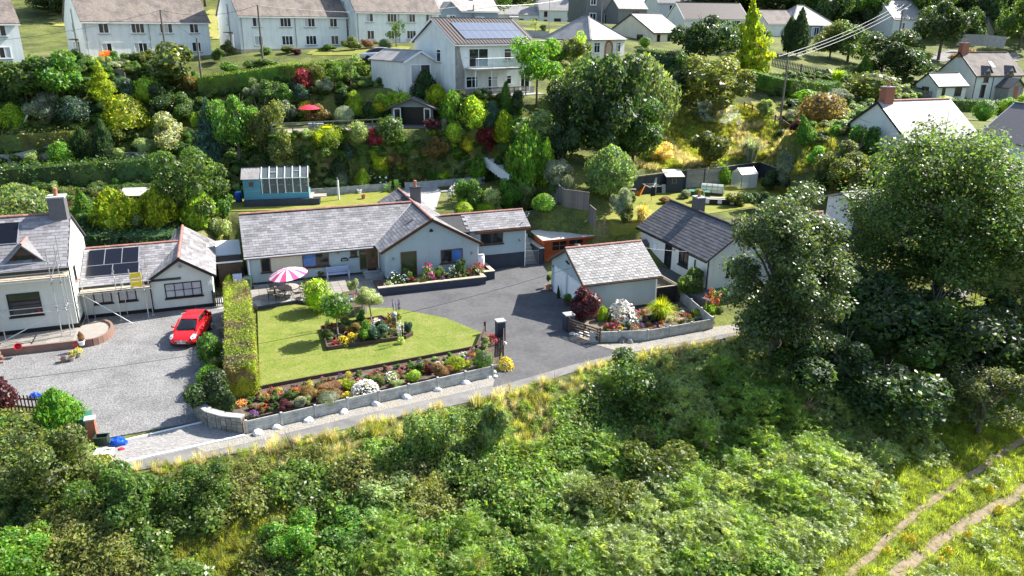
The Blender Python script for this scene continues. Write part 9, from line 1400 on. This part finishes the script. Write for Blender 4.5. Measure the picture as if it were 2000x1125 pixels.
keep=rng.uniform(size=len(Pg))<.9;keep&=~_inside(Pg,PADS[2][0])
Pg,Zg=Pg[keep],Zg[keep];s=rng.uniform(.8,2.0,len(Pg));scatter('ground_cover',np.c_[Pg,Zg-.05],np.c_[s,s,s*rng.uniform(.4,.9,len(Pg))],rng.choice(6,len(Pg),p=[.28,.18,.12,.24,.10,.08]),gc,tilt=.08)
Pb=jgrid(-27,1,70.5,84,.42);zb_=H(Pb);st_p=np.abs(H(Pb+[0,.3])-zb_)/.3;Pb,zb_=Pb[st_p>.45],zb_[st_p>.45];gb=gc+[tinted(PR['loose'][0],'bright'),tinted(PR['fine'][2],'lime'),tinted(PR['loose'][2],'mid')];s=rng.uniform(.55,1.25,len(Pb));scatter('bank_planting',np.c_[Pb,zb_-.1],np.c_[s,s,s*rng.uniform(.6,1.0,len(Pb))],rng.integers(0,9,len(Pb)),gb,tilt=.15)
MEAD2=wpoly([(1236,330),(1260,285),(1330,215),(1460,205),(1560,250),(1640,300),(1560,345),(1480,318),(1400,325),(1310,335)])
Pm=jgrid(4,45,66,104,.42);Pm=Pm[_inside(Pm,MEAD2)];m1=nz(Pm,.2,5.0);m2=nz(Pm,.5,9.0);idx=np.where(m1+m2*.5>.18,rng.integers(0,2,len(Pm)),np.where(m2>-.1,rng.integers(2,4,len(Pm)),rng.integers(4,6,len(Pm))));s=rng.uniform(.6,1.2,len(Pm));scatter('hill_meadow_grass',np.c_[Pm,H(Pm)-.03],np.c_[s,s,s*np.where(idx<2,.75,.9)],idx,dg+lg+gg,tilt=.2)
Pr=jgrid(6,90,68,135,1.5);Zr=H(Pr);RIGHT=wpoly([(1480,150),(1620,140),(1760,140),(1800,180),(1760,230),(1660,260),(1600,300),(1560,260),(1500,170)]);Pr=Pr[_inside(Pr,RIGHT)];s=rng.uniform(.8,2.0,len(Pr));scatter('right_ground_cover',np.c_[Pr,H(Pr)-.05],np.c_[s,s,s*.6],rng.integers(0,6,len(Pr)),gc,tilt=.08)
Pv=jgrid(-20,18,28,52,.3);dv=lane_d(Pv);Pv=Pv[(dv>-.15)&(dv<.5)&(nz(Pv,.5,4.0)>-.2)];s=rng.uniform(.35,.8,len(Pv));scatter('verge_grass',np.c_[Pv,H(Pv)],np.c_[s,s,s],rng.integers(0,4,len(Pv)),gg+dg,tilt=.25)
def mixf(k,c):q=PR[k][0].copy();q.materials[0]=leafmat('leaf_'+c,PAL[c]);return q
BF=[tinted(PR['loose'][0],'mid'),tinted(PR['fine'][0],'olive'),tinted(PR['fine'][1],'purple'),tinted(PR['loose'][2],'green'),mixf('fl_red','mid'),mixf('fl_pink','mid'),mixf('fl_white','pale'),mixf('fl_yellow','lime'),mixf('fl_purple','mid'),tinted(PR['fine'][2],'bronze'),tinted(PR['ball'][0],'pale')]
def fill(nm,poly,z,sp,lo,hi,keep=.8):
 a=np.array(poly);Q=jgrid(a[:,0].min(),a[:,0].max(),a[:,1].min(),a[:,1].max(),sp);Q=Q[_inside(Q,poly)&(_seg_dist(Q,poly)>.14)];Q=Q[rng.uniform(size=len(Q))<keep];s=rng.uniform(lo,hi,len(Q));scatter(nm,np.c_[Q,np.full(len(Q),z)],np.c_[s,s,s*rng.uniform(.6,1.1,len(Q))],rng.choice(11,len(Q),p=[.16,.14,.08,.14,.08,.06,.06,.05,.05,.1,.08]),BF,tilt=.1)
fill('front_bed_planting',[tuple(v)for v in pxs([(490,826),(958,722),(932,694),(512,778),(462,800)])],.34,.36,.22,.5);fill('island_bed_planting',[tuple(v)for v in IB],.2,.34,.22,.45);fill('pot_garden_planting',[tuple(v)for v in pxs([(1160,664),(1265,659),(1380,638),(1318,585),(1240,612),(1165,632)])],.03,.5,.25,.5,.6);fill('planter_planting',[tuple(bw(*v))for v in[(9.4,-4.5),(17.4,-4.5),(17.4,-2.6),(10.4,-2.6)]],.52,.4,.25,.5,.75)
